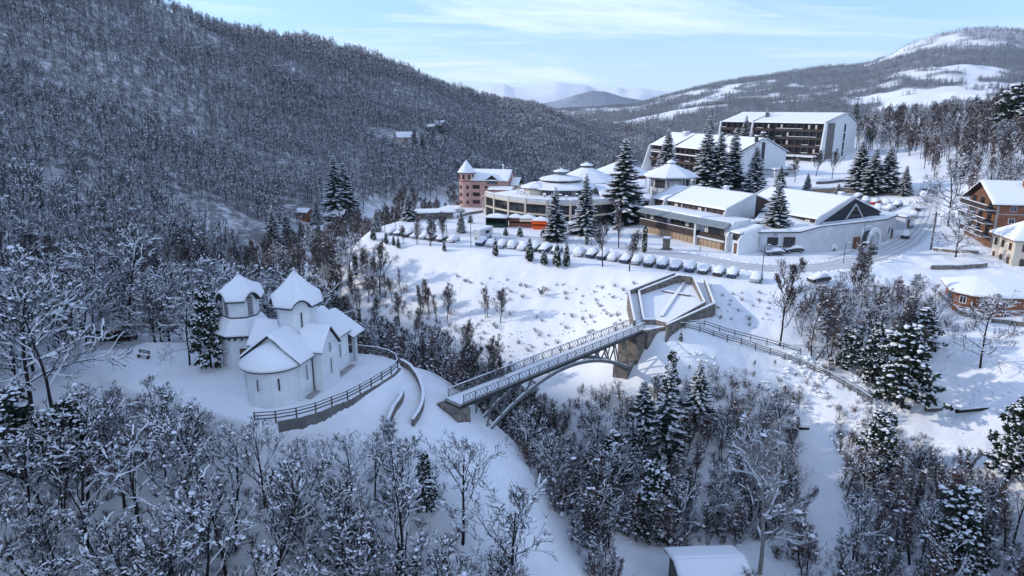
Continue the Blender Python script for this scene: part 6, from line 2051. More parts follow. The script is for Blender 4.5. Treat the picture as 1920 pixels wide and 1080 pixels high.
for px, py, hp, lb in ((883, 463, 45, 'dark lamp post standing in front of the row of cars by the camper'), (1427, 533, 76, 'tall dark lamp post beside the lone silver car'),
                       (1581, 494, 38, 'short dark post at the kerb opposite the annexe'), (1613, 493, 80, 'slim lamp post by the bend of the road below the annexe'),
                       (722, 440, 25, 'thin lamp post at the far end of the car park'), (742, 436, 22, 'thin lamp post among the last cars of the row'), (838, 452, 40, 'thin post between bare trees in the car park'),
                       (1313, 470, 18, 'short post before the boarded base of the long hotel')):
    post(px, py, hp, lb, lamp=hp > 30)
p = post(1745, 468, 72, 'weathered wooden utility pole at the bend of the uphill road', .16, False, 'wood_grey', 'utility pole', 'utility_pole')
h_ = 72 * p.location.y / FPX
MB().box(-.9, .9, -.06, .06, h_ - .6, h_ - .45).build('crossarm', 'wood_grey', p)
for x in (-.8, 0, .8): MB().lathe([(.06, h_ - .45), (.08, h_ - .3), (.03, h_ - .22)], 8, 0, (x, 0)).build('insulator', 'white_b', p)
v = gp(1637, 486)
p = thing('road_sign', 'double dark road sign panels on posts beside the road bend', 'sign', v, R(20))
for x in (-.6, .6): MB().tube([(x, .04, -.4), (x, .04, 2.4)], .05, 6).build('post', 'steel', p)
for z in (.9, 1.75):
    s_ = MB().box(-.85, .85, -.06, 0, z, z + .72).build('panel', 'steel_dark', p); MB().box(-.85, .85, -.08, .06, z + .723, z + .80).build('snow', 'snow', s_)
v = at_z(1249, 468, 10.0)
p = thing('stone_pillar', 'stout brown stone pillar with snow cap on the forecourt of the long hotel', 'pillar', (v.x, v.y, hz(v.x, v.y)), R(-30))
MB().box(-1.0, 1.0, -1.0, 1.0, -.4, .25).build('base', 'stone', p)
MB().box(-.62, .62, -.62, .62, .253, 2.3).build('shaft', 'stone', p)
MB().box(-.75, .75, -.75, .75, 2.303, 2.5).build('cap', 'concrete_dark', p)
MB().box(-.75, .75, -.75, .75, 2.503, 2.8).build('snow', 'snow', p, smooth=True, bevel=.12, seg=3)
def bench(px, py, rz, label):
    v = gp(px, py)
    p = thing('park_bench', label, 'bench', v, rz)
    for y in (0, .2): MB().box(-1.0, 1.0, y - .08, y + .08, .42, .47).build('seat_slat', 'wood_dark', p)
    for z in (.62, .85): MB().box(-1.0, 1.0, .34, .38, z, z + .14).build('back_slat', 'wood_dark', p)
    for x in (-.8, .8):
        MB().box(x - .05, x + .05, -.1, .34, -.2, .42).build('leg', 'wood_dark', p); MB().box(x - .05, x + .05, .28, .34, .42, .99).build('upright', 'wood_dark', p)
    MB().box(-.98, .98, -.1, .3, .473, .56).build('snow', 'snow', p, smooth=True, bevel=.04)
bench(268, 672, R(-22), 'dark timber bench half sunk in the snow of the church clearing')
v = gp(1750, 770)
p = thing('timber_trough', 'weathered timber trough lying on the blue shaded snow', 'trough', v, R(5))
MB().box(-1.1, 1.1, -.35, -.27, 0, .45).build('side', 'wood_grey', p); MB().box(-1.1, 1.1, .27, .35, 0, .45).build('side', 'wood_grey', p)
MB().box(-1.1, -1.02, -.27, .27, 0, .45).build('end', 'wood_grey', p); MB().box(1.02, 1.1, -.27, .27, 0, .45).build('end', 'wood_grey', p)
MB().box(-1.02, 1.02, -.27, .27, .05, .5).build('snow', 'snow', p)
def log(px, py, L, r, rz, label, tilt=.05):
    v = gp(px, py)
    p = thing('fallen_log', label, 'log', v + Vector((0, 0, r * .6)), rz)
    MB().tube([(-L / 2, 0, -tilt * L / 2), (0, .1, .05), (L / 2, 0, tilt * L / 2)], [r, r * .9, r * .7], 8).build('trunk', 'bark', p, smooth=True)
    MB().tube([(-L / 2 * .9, 0, r * .75 - tilt * L / 2), (0, .1, .05 + r * .75), (L / 2 * .9, 0, r * .65 + tilt * L / 2)], [r * .55, r * .6, r * .4], 6).build('snow', 'snow', p, smooth=True)
log(1500, 806, 2.4, .32, R(-8), 'short dark log lying on the snowy chute of the ravine')
log(1320, 990, 6.0, .14, R(-50), 'long thin snow-topped pole leaning on the ground behind the garden shed')
log(1355, 998, 4.5, .12, R(-25), 'short thin snow-topped pole lying behind the garden shed')
log(1840, 770, 7.0, .28, R(4), 'long dark log lying beyond the timber trough')
# outside stair of the long hotel
v = gp(1412, 470)
p = thing('outside_stair', 'curved white outside stair with snowy parapet at the long hotel', 'stair', v, R(-60))
for k in range(9):
    MB().box(-.9, .9, k * .32, (k + 1) * .32 + .02, -.4, .18 * (k + 1)).build('step', 'concrete', p)
for s in (-1, 1):
    MB().slab([(s * 1.0 - .1, 0, -.3), (s * 1.0 + .1, 0, -.3), (s * 1.0 + .1, 2.9, -.3), (s * 1.0 - .1, 2.9, -.3)], (0, 0, 1), 2.6).build('parapet', 'white_b', p)

# ------------------------------------------------------------------ single trees
rt = random.Random(21)
def by_px(px, py, hpx, wide=1.0):
    v = gp(px, py)
    d = math.hypot(v.y, CAM_H - v.z)
    return v, hpx * d / FPX * 1.04
def spruce_px(px, py, hpx, label, k=None, wide=1.0, group=None, name='spruce_tree'):
    v, h = by_px(px, py, hpx)
    k = rt.randrange(4) if k is None else k
    plant(name, label, 'spruce', V_SPRUCE[k], v.x, v.y, h, 16.0, group, v.z, None, rt, wide * 1.12)
    return v
FREE = []     # footprints kept clear of scattered trees
for q in [
    (1167, 418, 150, 'tall broad spruce with drooping limbs between restaurant and long hotel', 2, 1.3),
    (1040, 452, 98, 'dark spruce standing alone before the curved restaurant front', 1, 1.25),
    (1097, 440, 110, 'slender spruce beside the sloping hedge wall of the restaurant', 3, 1.15),
    (1450, 468, 126, 'open-branched snowy spruce in front of the long hotel', 0, 1.35),
    (980, 380, 62, 'dark narrow spruce right behind the pink tower house', 1, 1.1), (1003, 372, 48, 'short dark spruce behind the restaurant lantern', 2, 1.2),
    (1250, 322, 76, 'snowy spruce in front of the far end of the lower hotel', 3, 1.3),
    (1322, 350, 108, 'tall snowy spruce before the lower hotel, beside the pavilion', 0, 1.25), (1346, 356, 102, 'snowy spruce crowding the middle of the lower hotel front', 2, 1.3),
    (1372, 352, 105, 'dark tall spruce just short of the lower hotel gable', 1, 1.25), (1413, 362, 86, 'drooping snow-laden spruce before the white gable of the lower hotel', 3, 1.35),
    (1326, 300, 78, 'reddish-tinged spruce standing between the two upper hotels', 2, 1.2), (1394, 296, 74, 'spruce before the farther bays of the tall balconied hotel', 1, 1.2), (1432, 290, 80, 'pointed spruce before the middle fin of the tall balconied hotel', 0, 1.2),
    (1608, 358, 92, 'broad snow-laden spruce below the end wall of the tall hotel', 3, 1.4), (1634, 362, 80, 'dark broad spruce in the middle of the car park trio', 2, 1.4), (1662, 360, 84, 'snow-laden spruce at the hedge end of the car park trio', 0, 1.4),
    (1694, 366, 54, 'small snowy spruce by the uphill road hedge', 3, 1.4), (1512, 366, 40, 'little snowy spruce beside the tan car park wall', 0, 1.3), (1570, 372, 28, 'tiny bushy spruce by the car park wall corner', 3, 1.6),
    (1602, 236, 44, 'dark spruce rising behind the white end wall of the tall hotel', 1, 1.6),
    (517, 487, 96, 'large snow-striped spruce in the valley behind the church', 3, 1.25), (541, 474, 78, 'darker spruce just behind the snow-striped valley spruce', 1, 1.2),
    (633, 413, 118, 'tall dark spruce of the pair at the foot of the wooded hill', 0, 1.1), (649, 413, 104, 'dark spruce leaning against the tallest valley spruce', 2, 1.2), (660, 414, 70, 'shorter spruce at the skirt of the tall valley pair', 1, 1.2),
    (595, 420, 46, 'small white-tipped spruce near the orange brick hut', 3, 1.3), (768, 414, 54, 'snowy spruce beside the terrace shelter', 0, 1.35), (706, 434, 42, 'small spruce on the far rim of the car park', 3, 1.2),
    (865, 437, 44, 'slim snowy spruce on the open snow below the pink tower house', 3, 1.1), (793, 294, 48, 'pointed spruce below the hillside clearing house', 1, 1.1), (778, 290, 54, 'tall narrow spruce beside the hillside clearing house', 0, 1.0), (813, 275, 38, 'narrow spruce under the hillside chalet', 2, 1.0),
    (1246, 868, 190, 'tall dark green spruce in the ravine below the bridge', 1, 1.05), (1202, 850, 140, 'smaller dark spruce touching the tall ravine spruce', 2, 1.2), (1306, 792, 118, 'dark spruce with snowy tiers on the ravine slope below the path fence', 0, 1.25),
    (628, 598, 70, 'dark spruce behind the church porch', 1, 1.1), (1462, 352, 40, 'small spruce by the side wing of the lower hotel', 2, 1.3)]:
    v = spruce_px(q[0], q[1], q[2], q[3], q[4], q[5]); FREE.append((v.x, v.y, 2.0))
def thuja_px(px, py, hpx, label, kind=0, wide=1.0, group=None):
    v, h = by_px(px, py, hpx)
    var, bh = (V_THUJA[kind % 2], 4.0) if kind < 2 else (V_CYPRESS[0], 6.0)
    plant('thuja_shrub' if kind < 2 else 'columnar_cypress', label, 'thuja' if kind < 2 else 'cypress', var, v.x, v.y, h, bh, group, v.z, None, rt, wide)
for q in [(993, 490, 42, 'plump pointed thuja on the slope edge below the parked cars', 0, 1.0), (1044, 500, 45, 'plumper thuja of the close pair on the slope edge', 1, .95), (1062, 500, 45, 'slimmer thuja of the close pair on the slope edge', 0, .8),
          (929, 480, 32, 'small thuja alone on the slope edge below the camper', 1, .95), (1020, 496, 26, 'squat round thuja bush by the close thuja pair', 0, 1.5), (833, 471, 20, 'tiny thuja below the row of cars between bare trees', 1, 1.0),
          (747, 465, 20, 'tiny thuja beside the bare trees at the far end of the car park', 0, 1.0), (738, 460, 18, 'tiny thuja between two others on the far rim', 1, 1.0), (724, 457, 22, 'small thuja beside the far thuja trio', 1, 1.0), (700, 450, 26, 'dark thuja marking the far corner of the car park', 0, 1.15),
          (1208, 474, 50, 'dark clipped column cypress before the end of the long hotel', 2, 1.0), (1100, 459, 22, 'short dark column cypress by the forecourt wall', 2, 1.6), (667, 516, 42, 'dark ivy-like column on the slope behind the church', 2, 1.2),
          (1276, 640, 20, 'small thuja on the snow under the path fence', 1, 1.0), (948, 442, 16, 'little round potted thuja before the reddish stall', 0, 1.6), (975, 444, 20, 'little snowy thuja before the stall with pale awning', 1, 1.5), (1018, 446, 18, 'little snowy thuja before the orange stall', 0, 1.5), (882, 418, 16, 'low snowy thuja on the drive to the pink house', 1, 1.6)]:
    thuja_px(*q)
def tree_px(px, py, hpx, label, var, bh, wide=1.0, name='bare_tree', cat='tree', group=None):
    v, h = by_px(px, py, hpx)
    plant(name, label, cat, var, v.x, v.y, h, bh, group, v.z, None, rt, wide, .03)
    FREE.append((v.x, v.y, 1.6))
for q in [(1130, 500, 86, 'round-crowned bare tree at the slope edge before the forecourt', V_CLEAN[0], 9, 1.1), (1180, 508, 72, 'wide-crowned bare tree next to the slope-edge tree', V_CLEAN[1], 9, 1.3),
          (758, 459, 34, 'little bare tree between parked cars at the far end', V_CLEAN[2], 9, 1.0), (782, 458, 62, 'slim bare tree at the start of the far car park trees', V_SLIM[1], 11, 1.0), (806, 461, 66, 'twin-stemmed bare tree among the far parked cars', V_SLIM[2], 11, 1.0), (832, 458, 56, 'bare tree with spreading twigs beside the far parked cars', V_CLEAN[2], 9, 1.0),
          (655, 540, 105, 'leaning bare tree on the slope between church and snow bank', V_SPREAD[0], 13, 1.0), (712, 552, 95, 'round bare tree on the slope behind the church porch', V_CLEAN[1], 9, 1.1), (1160, 465, 100, 'thin tall bare tree behind the forecourt wall', V_SLIM[0], 11, .8),
          (939, 606, 62, 'bare fan-shaped tree at the foot of the sunlit snow bank', V_CLEAN[2], 9, 1.1), (912, 596, 66, 'narrow bare tree at the foot of the sunlit snow bank', V_SLIM[1], 11, .9), (1016, 556, 22, 'lone little bush on the sunlit snow bank', V_SLIM[2], 11, 1.6),
          (1462, 648, 160, 'tall ivy-trunked bare tree above the path fence', V_CLEAN[0], 9, .95), (1525, 675, 120, 'forked bare tree above the middle of the path fence', V_BARE[2], 12, 1.1), (1600, 560, 115, 'upright bare tree near the road sign', V_SLIM[2], 11, 1.2),
          (1424, 1075, 300, 'pale-barked birch with snow-lined limbs beside the garden shed', V_BIRCH[0], 13, 1.0), (1778, 425, 132, 'big frosted bare tree along the uphill road', V_SPREAD[1], 13, 1.0), (1792, 482, 92, 'spreading frosted tree behind the garden wall', V_SPREAD[2], 13, 1.25),
          (1838, 690, 150, 'dark wide-armed bare tree on the blue shaded snow', V_SPREAD[0], 13, 1.0), (1560, 335, 50, 'bare tree on the upper lawn below the tall hotel', V_CLEAN[1], 9, 1.1), (1490, 342, 46, 'small bare tree on the lawn beside the lower hotel', V_CLEAN[0], 9, 1.1), (1530, 330, 44, 'bare tree before the tall hotel canopy', V_CLEAN[2], 9, 1.1),
          (355, 685, 140, 'snow-drawn bare tree at the edge of the church clearing', V_SPREAD[1], 13, 1.0), (243, 640, 215, 'tall dark-trunked bare tree behind the clearing bench', V_SPREAD[2], 13, .95), (195, 640, 190, 'leaning snow-laden tree beside the picnic shelter', V_SPREAD[0], 13, 1.0), (58, 770, 320, 'thick-trunked bare tree at the wood edge beside the church clearing', V_SPREAD[1], 13, .9), (100, 800, 260, 'second thick trunk beside the wood-edge tree', V_BARE[4], 12, 1.0),
          (740, 900, 120, 'snowy bush-like tree leaning over the white chute', V_BARE[3], 12, 1.1)]:
    tree_px(*q)
for q in [(396, 690, 150, 'dense snow-caked evergreen beside the bell tower', 0, .62), (1690, 765, 150, 'broad dark evergreen bowed under snow beyond the path fence', 1, 1.0), (1635, 715, 105, 'broad snow-pillowed evergreen in the grove above the path fence', 2, 1.0), (1590, 690, 80, 'smaller snow-pillowed evergreen in the grove above the path fence', 0, 1.1),
          (1725, 660, 80, 'dark evergreen at the edge of the blue shaded snow', 1, 1.1), (150, 880, 130, 'dark snow-pillowed evergreen at the wood edge below the clearing', 1, 1.1), (40, 900, 170, 'big dark evergreen under heavy snow pillows in the lower wood', 0, 1.1), (800, 960, 110, 'dark evergreen under snow beside the white chute', 2, .8),
          (1640, 900, 130, 'snow-pillowed evergreen in the middle of the wood beyond the garden shed', 0, .9), (1790, 1070, 150, 'evergreen with sagging snowy branches in the wood beyond the garden shed', 1, 1.0), (1890, 900, 150, 'tall snow-loaded evergreen at the edge of the wood beyond the garden shed', 2, 1.0), (1890, 265, 95, 'big snow-caked evergreen on the slope above the chalet', 1, 1.1), (1255, 770, 110, 'snow-pillowed evergreen close to the ravine spruces', 2, .7), (1150, 900, 90, 'low snow-pillowed evergreen in the bushes of the ravine', 1, 1.2), (1225, 1000, 130, 'rounded snow-caked evergreen near the garden shed', 0, 1.0)]:
    v, h = by_px(q[0], q[1], q[2])
    plant('snowy_evergreen', q[3], 'tree', V_PINE[q[4]], v.x, v.y, h, (9, 8, 10)[q[4]], None, v.z, None, rt, q[5]); FREE.append((v.x, v.y, 2.2))

# ------------------------------------------------------------------ groves
def inside(poly, x, y): return poly_sdf(poly, x, y) < 0
KEEP_OUT = [[(-16, 76), (-10.5, 80), (-5, 76), (3.5, 62), (12, 47), (8, 44), (1, 52), (-7, 63), (-12, 70)],          # white chute and path
            [(q.x, q.y) for q in (Vector((-8.2, 75.2, 0)), Vector((-4.8, 72.2, 0)), Vector((21.5, 100, 0)), Vector((18.2, 103.4, 0)))],
            PADS[0][0], PADS[1][0], PADS[2][0],
            [(10.5, 58), (30, 58), (30, 69.5), (11, 69.5)],       # garden shed
            [(71, 104), (92, 103), (92, 121), (71, 121)], [(94, 122), (125, 120), (125, 165), (97, 165)],
            [(59, 78), (72, 86), (76, 99), (66, 102), (60, 92)],   # shaded snow field
            [(36, 76), (42, 92), (46, 90), (40, 70), (36, 62), (32, 62)],
            [(66, 122), (90, 118), (98, 134), (130, 205), (118, 215), (90, 150), (70, 134)],
            [(-2, 112), (-7, 126), (-24, 141), (-34, 158), (-30, 165), (50, 116), (46, 104), (22, 97), (10, 104)]]
REG = [   # name, polygon, spacing, [(variants, base height, descr)], height range, label tail, tilt
    ('a', [(-64, 38), (-64, 74), (-52, 74), (-36, 68), (-28, 62), (-20, 61), (-14, 65), (-8, 63), (-3, 56), (2, 50), (6, 44), (6, 36)], 3.9, [(V_BARE, 12)], (10, 14.5), 'on the steep wooded slope below the church'),
    ('b', [(-80, 66), (-54, 72), (-53, 90), (-28, 90), (-28, 106), (-80, 112)], 4.6, [(V_SPREAD, 13), (V_BARE[:4], 12)], (8, 14), 'in the wood behind the church clearing'),
    ('c', [(-80, 112), (-28, 101), (-16, 90), (-7, 82), (-1, 92), (-3, 112), (-14, 118), (-26, 128), (-42, 150), (-42, 168), (-58, 196), (-100, 215), (-112, 150)], 5.2, [(V_SLIM, 11), (V_BARE[:4], 12), (V_CLEAN, 9)], (6, 11), 'in the valley between the church and the car park'),
    ('d', [(1, 75), (6, 62), (12, 46), (44, 42), (52, 58), (56, 74), (50, 86), (40, 94), (31, 94), (24, 93), (18, 95.5), (12, 101), (4, 101), (-2, 92)], 3.1, [(V_SLIM, 11), (V_SLIM, 11), (V_BARE[:5], 12)], (5, 9), 'in the brushy ravine below the bridge'),
    ('j', [(-50, 170), (-36, 153), (-22, 139), (-10, 127), (-12, 117), (-28, 126), (-44, 146)], 3.8, [(V_SLIM, 11), (V_CLEAN, 9)], (4, 7.5), 'at the foot of the snow bank below the far cars'),
    ('k', [(19, 95), (30, 93), (44, 92), (42, 97), (28, 98.5)], 3.6, [(V_SLIM, 11), (V_CLEAN, 9)], (2.5, 5.5), 'on the snow between bridge pier and path fence'),
    ('i', [(-17, 88), (-7, 81), (0, 82), (8, 91), (5, 99), (-3, 111), (-14, 117), (-26, 127), (-38, 120), (-26, 100)], 3.0, [(V_SLIM, 11), (V_SLIM, 11), (V_CLEAN, 9)], (4.5, 8), 'in the brown scrub between church and bridge'),
    ('e', [(46, 94), (54, 88), (61, 94), (74, 103), (76, 113), (66, 120), (50, 113), (44, 104)], 3.4, [(V_BARE, 12), (V_SLIM, 11)], (6, 10), 'in the grove between path fence and road'),
    ('f', [(44, 42), (82, 42), (90, 75), (74, 82), (60, 74), (53, 60)], 3.0, [(V_BARE, 12), (V_SLIM[1:], 11)], (6, 11), 'in the dense wood on the slope beyond the garden shed'),
    ('g', [(118, 168), (140, 160), (220, 180), (330, 330), (300, 420), (150, 340), (150, 262), (128, 210)], 7.0, [(V_CLEAN, 9), (V_SLIM, 11), (V_BARE, 12)], (8, 14), 'on the slope above the uphill road'),
    ('h', [(-45, 178), (-30, 186), (-24, 215), (-6, 240), (20, 262), (60, 330), (20, 330), (-60, 300), (-84, 240)], 6.5, [(V_SLIM, 11), (V_CLEAN, 9)], (7, 12), 'in the valley below the pink tower house')]
KINDS = {id(V_BARE): ('snow-clumped bare tree', 'heavily snow-clumped bare tree', 'forked snow-clumped bare tree', 'many-stemmed snow-clumped bare tree', 'wide snow-clumped bare tree', 'twin-stemmed snow-clumped bare tree', 'slight snow-clumped bare tree'),
         }
cand = []
rg = np.random.default_rng(19)
rng = rg
for nm, poly, sp, fam, hr, tail in REG:
    xs = [q[0] for q in poly]; ys = [q[1] for q in poly]
    x, y = poisson_grid(min(xs), max(xs), min(ys), max(ys), sp)
    k = inside(poly, x, y) & (np.abs(x) < 0.80 * y + 14)
    for ko in KEEP_OUT: k &= ~inside(ko, x, y)
    for fx, fy, fr in FREE: k &= np.hypot(x - fx, y - fy) > fr
    for hx_, hy_, r_ in [(c.location.x, c.location.y, 5.5) for c in COL.objects if c.get('category') in ('house', 'shed', 'shelter') and c.parent is None]: k &= np.hypot(x - hx_, y - hy_) > r_
    x, y = x[k], y[k]; z = height(x, y)
    for xx, yy, zz in zip(x, y, z):
        f, bh = fam[rt.randrange(len(fam))]; i = rt.randrange(len(f))
        h = rt.uniform(*hr)
        ok = True
        # keep the view of church walls, terrace fence and bridge: the trees in front are low in the photograph too
        dmap = {id(v_): 0 for v_ in f}
        cy = yy * math.cos(PITCH) - (zz - CAM_H) * math.sin(PITCH)
        tx = 960 + FPX * xx / cy
        def top(hh):
            c2 = yy * math.cos(PITCH) - (zz + hh - CAM_H) * math.sin(PITCH); return 540 - FPX * (yy * math.sin(PITCH) + (zz + hh - CAM_H) * math.cos(PITCH)) / c2
        lim = None
        if nm == 'a' and 430 < tx < 780: lim = 765 if tx > 560 else 725
        elif nm == 'a': lim = 690
        elif nm == 'd' and tx < 1190: lim = 765 - (tx - 880) * .2
        elif nm == 'd': lim = 690 + max(0, tx - 1330) * .28
        elif nm == 'k': lim = 645 + max(0, tx - 1270) * .30
        elif nm == 'f': lim = 690
        elif nm == 'e': lim = 500
        if lim is not None:
            lim += rt.uniform(0, 60)
            while h > (1.2 if nm == 'k' else 2.5) and top(h) < lim: h *= .93
        cand.append((h / math.hypot(xx, yy, zz - CAM_H), xx, yy, zz, h, f, i, bh, tail))
cand.sort(key=lambda t: -t[0])
print('grove trees', len(cand))
def describe(f, i):
    if f is V_SPREAD: return 'spreading bare tree with snow-lined limbs'
    if f is V_CLEAN: return 'fine-twigged round bare tree'
    if any(f[0] is v for v in V_SLIM): return ('slim upright russet bare tree', 'twin-stemmed russet bare tree', 'many-stemmed upright bare tree')[[k for k, v in enumerate(V_SLIM) if v is f[i]][0]]
    return KINDS[id(V_BARE)][[k for k, v in enumerate(V_BARE) if v is f[i]][0]]
for (a_, xx, yy, zz, h, f, i, bh, tail) in cand[:280]:
    d_ = describe(f, i)
    plant('bare_tree', '%s %s' % (d_, tail), 'tree', f[i], xx, yy, h, bh, 'trees %s' % tail, zz, None, rt, rt.uniform(.95, 1.25), .06)
allv = V_BARE + V_SPREAD + V_CLEAN + V_SLIM
rest = cand[280:]
if rest:
    ids = {id(v): k for k, v in enumerate(allv)}
    scatter_object('scattered_wood', allv, [(t[1], t[2], t[3] - .1) for t in rest], [t[4] / t[7] for t in rest], [rt.random() * 6.28 for _ in rest], [ids[id(t[5][t[6]])] for t in rest],
                   'small leafless trees scattered over valley and upper slopes', 'wood')
# ------------------------------------------------------------------ brush
def brush(poly, sp, hr, tail, cap_y=None):
    xs = [q[0] for q in poly]; ys = [q[1] for q in poly]
    x, y = poisson_grid(min(xs), max(xs), min(ys), max(ys), sp)
    k = inside(poly, x, y) & (np.abs(x) < 0.80 * y + 10)
    for ki, ko in enumerate(KEEP_OUT):
        if ki != 1: k &= ~inside(ko, x, y)
    for hx_, hy_, r_ in [(c.location.x, c.location.y, 5.0) for c in COL.objects if c.get('category') in ('house', 'shed', 'shelter') and c.parent is None]: k &= np.hypot(x - hx_, y - hy_) > r_
    x, y = x[k], y[k]; z = height(x, y)
    return [(rt.uniform(*hr), a, b, c, tail) for a, b, c in zip(x, y, z)]
B_ = brush(REG[3][1], 1.55, (1.0, 2.8), 'in the brushy ravine below the bridge')
B_ += brush(REG[0][1], 2.4, (.8, 1.8), 'on the wooded slope below the church')
B_ += brush(REG[2][1], 2.6, (1.2, 3.2), 'in the valley between the church and the car park')
B_ += brush(REG[4][1], 2.4, (.8, 2.0), 'at the foot of the snow bank below the far cars')
B_ += brush(REG[6][1], 1.9, (1.0, 2.8), 'in the brown scrub between church and bridge')
B_ += brush(REG[7][1], 2.0, (1.0, 2.6), 'in the grove between path fence and road') + brush(REG[8][1], 1.9, (1.0, 2.6), 'on the slope beyond the garden shed')
B_ += brush([(28, 94), (46, 96), (52, 88), (56, 78), (44, 84), (36, 88)], 2.0, (.5, 1.4), 'on the snow below the path fence')
B_.sort(key=lambda t: -t[0] / math.hypot(t[1], t[2]))
print('brush', len(B_))
NAMES = ('low russet shrub with snow tufts', 'snow-tufted grey-brown shrub', 'bushy russet shrub', 'tall loose grey-brown shrub')
for t in B_[:150]:
    i = rt.randrange(4)
    plant('bare_shrub', '%s %s' % (NAMES[i], t[4]), 'shrub', V_SHRUB[i], t[1], t[2], t[0], (2.6, 3.2, 2.2, 3.6)[i], 'shrubs %s' % t[4], t[3], None, rt, rt.uniform(1.0, 1.5))
rs = B_[150:]
scatter_object('undergrowth', V_SHRUB, [(t[1], t[2], t[3] - .05) for t in rs], [t[0] / 2.8 for t in rs], [rt.random() * 6.28 for _ in rs], [rt.randrange(4) for _ in rs], 'tangled leafless undergrowth with snow tufts', 'undergrowth')
# tufts of dead grass and twigs on the sunlit bank
x, y = poisson_grid(-40, 46, 96, 160, 2.1)
k = inside([(-40, 152), (44, 112), (46, 103), (14, 106), (0, 114), (-24, 132)], x, y) & (fbm(x / 8, y / 8, 2, 91) > .44)
for ko in KEEP_OUT[:5]: k &= ~inside(ko, x, y)
x, y = x[k], y[k]; z = height(x, y)
scatter_object('bank_tufts', [V_SHRUB[0], V_SHRUB[2]], np.stack([x, y, z - .1], -1), [rt.uniform(.10, .46) for _ in x], [rt.random() * 6.28 for _ in x], [rt.randrange(2) for _ in x], 'dark tufts of twigs poking through the sunlit snow bank', 'tufts')

# lumps fallen from branches, ploughed heaps along the road, trodden snow
def lump_kinds():
    out_ = []
    for s in range(3):
        g = Geo(); r_ = random.Random(400 + s)
        for k in range(3):
            g.blob(Vector((r_.uniform(-.5, .5), r_.uniform(-.5, .5), 0)), r_.uniform(.35, .6), r_, .5)
        out_.append(dict(snow=g.mesh('snow', 'snow', True)))
    return out_
V_LUMP = lump_kinds()
LP = []
def lumps(poly, n, sr, clump=6.0):
    xs = [q[0] for q in poly]; ys = [q[1] for q in poly]
    x = rg.uniform(min(xs), max(xs), n * 4); y = rg.uniform(min(ys), max(ys), n * 4)
    k = inside(poly, x, y) & (fbm(x / clump, y / clump, 2, 17) > .47)
    for a, b in list(zip(x[k], y[k]))[:n]: LP.append((a, b, rt.uniform(*sr)))
lumps([(-52, 76), (-34, 71), (-30, 82), (-50, 88)], 260, (.10, .34), 2.5)
lumps([(-12, 74), (-5, 74), (4, 60), (9, 52), (3, 52), (-6, 62)], 130, (.08, .30))
lumps([(-40, 152), (44, 112), (46, 103), (14, 106), (0, 114), (-24, 132)], 420, (.12, .45))
lumps([(26, 97), (46, 98), (56, 86), (52, 78), (40, 90), (30, 92)], 420, (.2, .8), 4)
lumps([(58, 78), (72, 86), (76, 99), (66, 102), (58, 90)], 200, (.12, .4))
lumps([(35, 62), (44, 90), (40, 92), (32, 66)], 160, (.12, .45))
lumps([(-60, 40), (-60, 70), (-20, 60), (2, 50), (4, 40)], 500, (.15, .55))
lumps([(10, 46), (44, 44), (52, 70), (36, 88), (12, 86), (4, 72)], 500, (.15, .6))
lumps([(46, 118), (66, 128), (72, 122), (60, 108), (50, 108)], 220, (.2, .8), 4)
ln = road_line([(1742, 385), (1728, 425), (1690, 462), (1610, 492), (1500, 506), (1400, 500), (1330, 488), (1240, 472), (1130, 458), (1000, 449), (900, 441), (790, 428)])
for i in range(len(ln) - 1):
    d = ln[i + 1] - ln[i]; d.z = 0
    if d.length < 1e-3: continue
    d.normalize(); s = Vector((-d.y, d.x, 0))
    for sg in (-1, 1):
        for _ in range(3):
            v = ln[i] + s * sg * (3.25 + abs(rt.gauss(0, .45))) + d * rt.uniform(-.5, .5)
            if fbm(np.array([v.x / 5]), np.array([v.y / 5]), 2, 33)[0] > .45: LP.append((v.x, v.y, rt.uniform(.25, .85)))
A_ = np.array(LP); Z_ = height(A_[:, 0], A_[:, 1])
scatter_object('snow_lumps', V_LUMP, np.stack([A_[:, 0], A_[:, 1], Z_ - .02], -1), A_[:, 2], rg.uniform(0, 6.28, len(A_)), rg.integers(0, 3, len(A_)), 'scattered lumps and ploughed heaps of loose snow', 'snow')

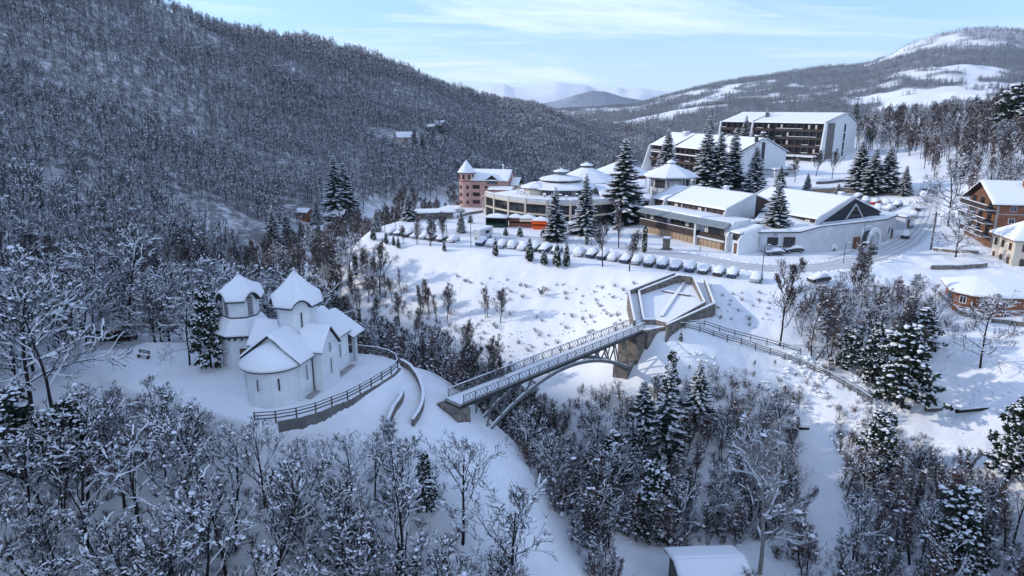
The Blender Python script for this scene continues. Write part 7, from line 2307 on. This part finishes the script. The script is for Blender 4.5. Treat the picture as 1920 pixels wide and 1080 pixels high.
# ------------------------------------------------------------------ distant snow peaks and the blue foothill
def range_mesh(name, sky_pts, y0, depth, mat, seed, base=-60.0, rough=1.0):
    """ridge of mountains standing at distance y0; skyline heights follow the list"""
    xs = np.linspace(sky_pts[0][0], sky_pts[-1][0], 150)
    ys = np.interp(xs, [q[0] for q in sky_pts], [q[1] for q in sky_pts])
    rows = 26
    vs_, fs_ = [], []
    for j in range(rows):
        t = j / (rows - 1)
        for i, px in enumerate(xs):
            v = at_y(float(px), float(ys[i]), y0)
            yy = y0 - depth / 2 + depth * t
            prof = max(0.0, 1 - abs(2 * t - 1)) ** .8
            n = float(fbm(np.array([v.x / 520.]), np.array([yy / 520. + seed]), 5, seed)[0]) - .5
            z = base + (v.z - base) * prof + n * rough * 300 * prof * (1.02 - prof) * 1.6 + n * rough * 26 * prof
            vs_.append((v.x * yy / y0, yy, z))
    W = len(xs)
    for j in range(rows - 1):
        for i in range(W - 1):
            fs_.append((j * W + i, j * W + i + 1, (j + 1) * W + i + 1, (j + 1) * W + i))
    return struct(MB().add(vs_, fs_).build(name, mat, None, smooth=True))
M['peak'] = snow_mat('peak snow', (.85, .86, .88), .0)
M['foothill'] = simple('haze-tinted wooded foothill', (.26, .29, .33), .9, .5, .004)  # snowy woods, lightened: distance haze is put into the base colour
range_mesh('mountain_range', [(760, 215), (840, 180), (900, 162), (925, 156), (945, 154), (965, 160), (990, 159), (1020, 154), (1045, 152), (1075, 155), (1100, 158), (1118, 165), (1140, 164), (1160, 162), (1175, 166), (1200, 164), (1225, 168), (1260, 170), (1300, 176), (1380, 190), (1460, 210)], 5600, 1500, 'peak', 3, -120)
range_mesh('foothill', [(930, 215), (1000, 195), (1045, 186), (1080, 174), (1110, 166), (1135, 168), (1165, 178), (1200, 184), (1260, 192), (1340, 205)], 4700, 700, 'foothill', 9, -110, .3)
# ------------------------------------------------------------------ air
hb = MB().box(-7000, 9000, -900, 9300, -420, 720)
m, n, l, b = new_mat('haze')
n.remove(b)
pv = n.new('ShaderNodeVolumePrincipled')
pv.inputs['Color'].default_value = (.80, .88, 1.0, 1)
pv.inputs['Density'].default_value = 5.2e-5
pv.inputs['Anisotropy'].default_value = .2
l.new(pv.outputs[0], n['Material Output'].inputs['Volume'])
M['haze'] = m
hz_o = stuff(hb.build('haze', 'haze'), 'thin bluish winter air over the valley', 'haze')
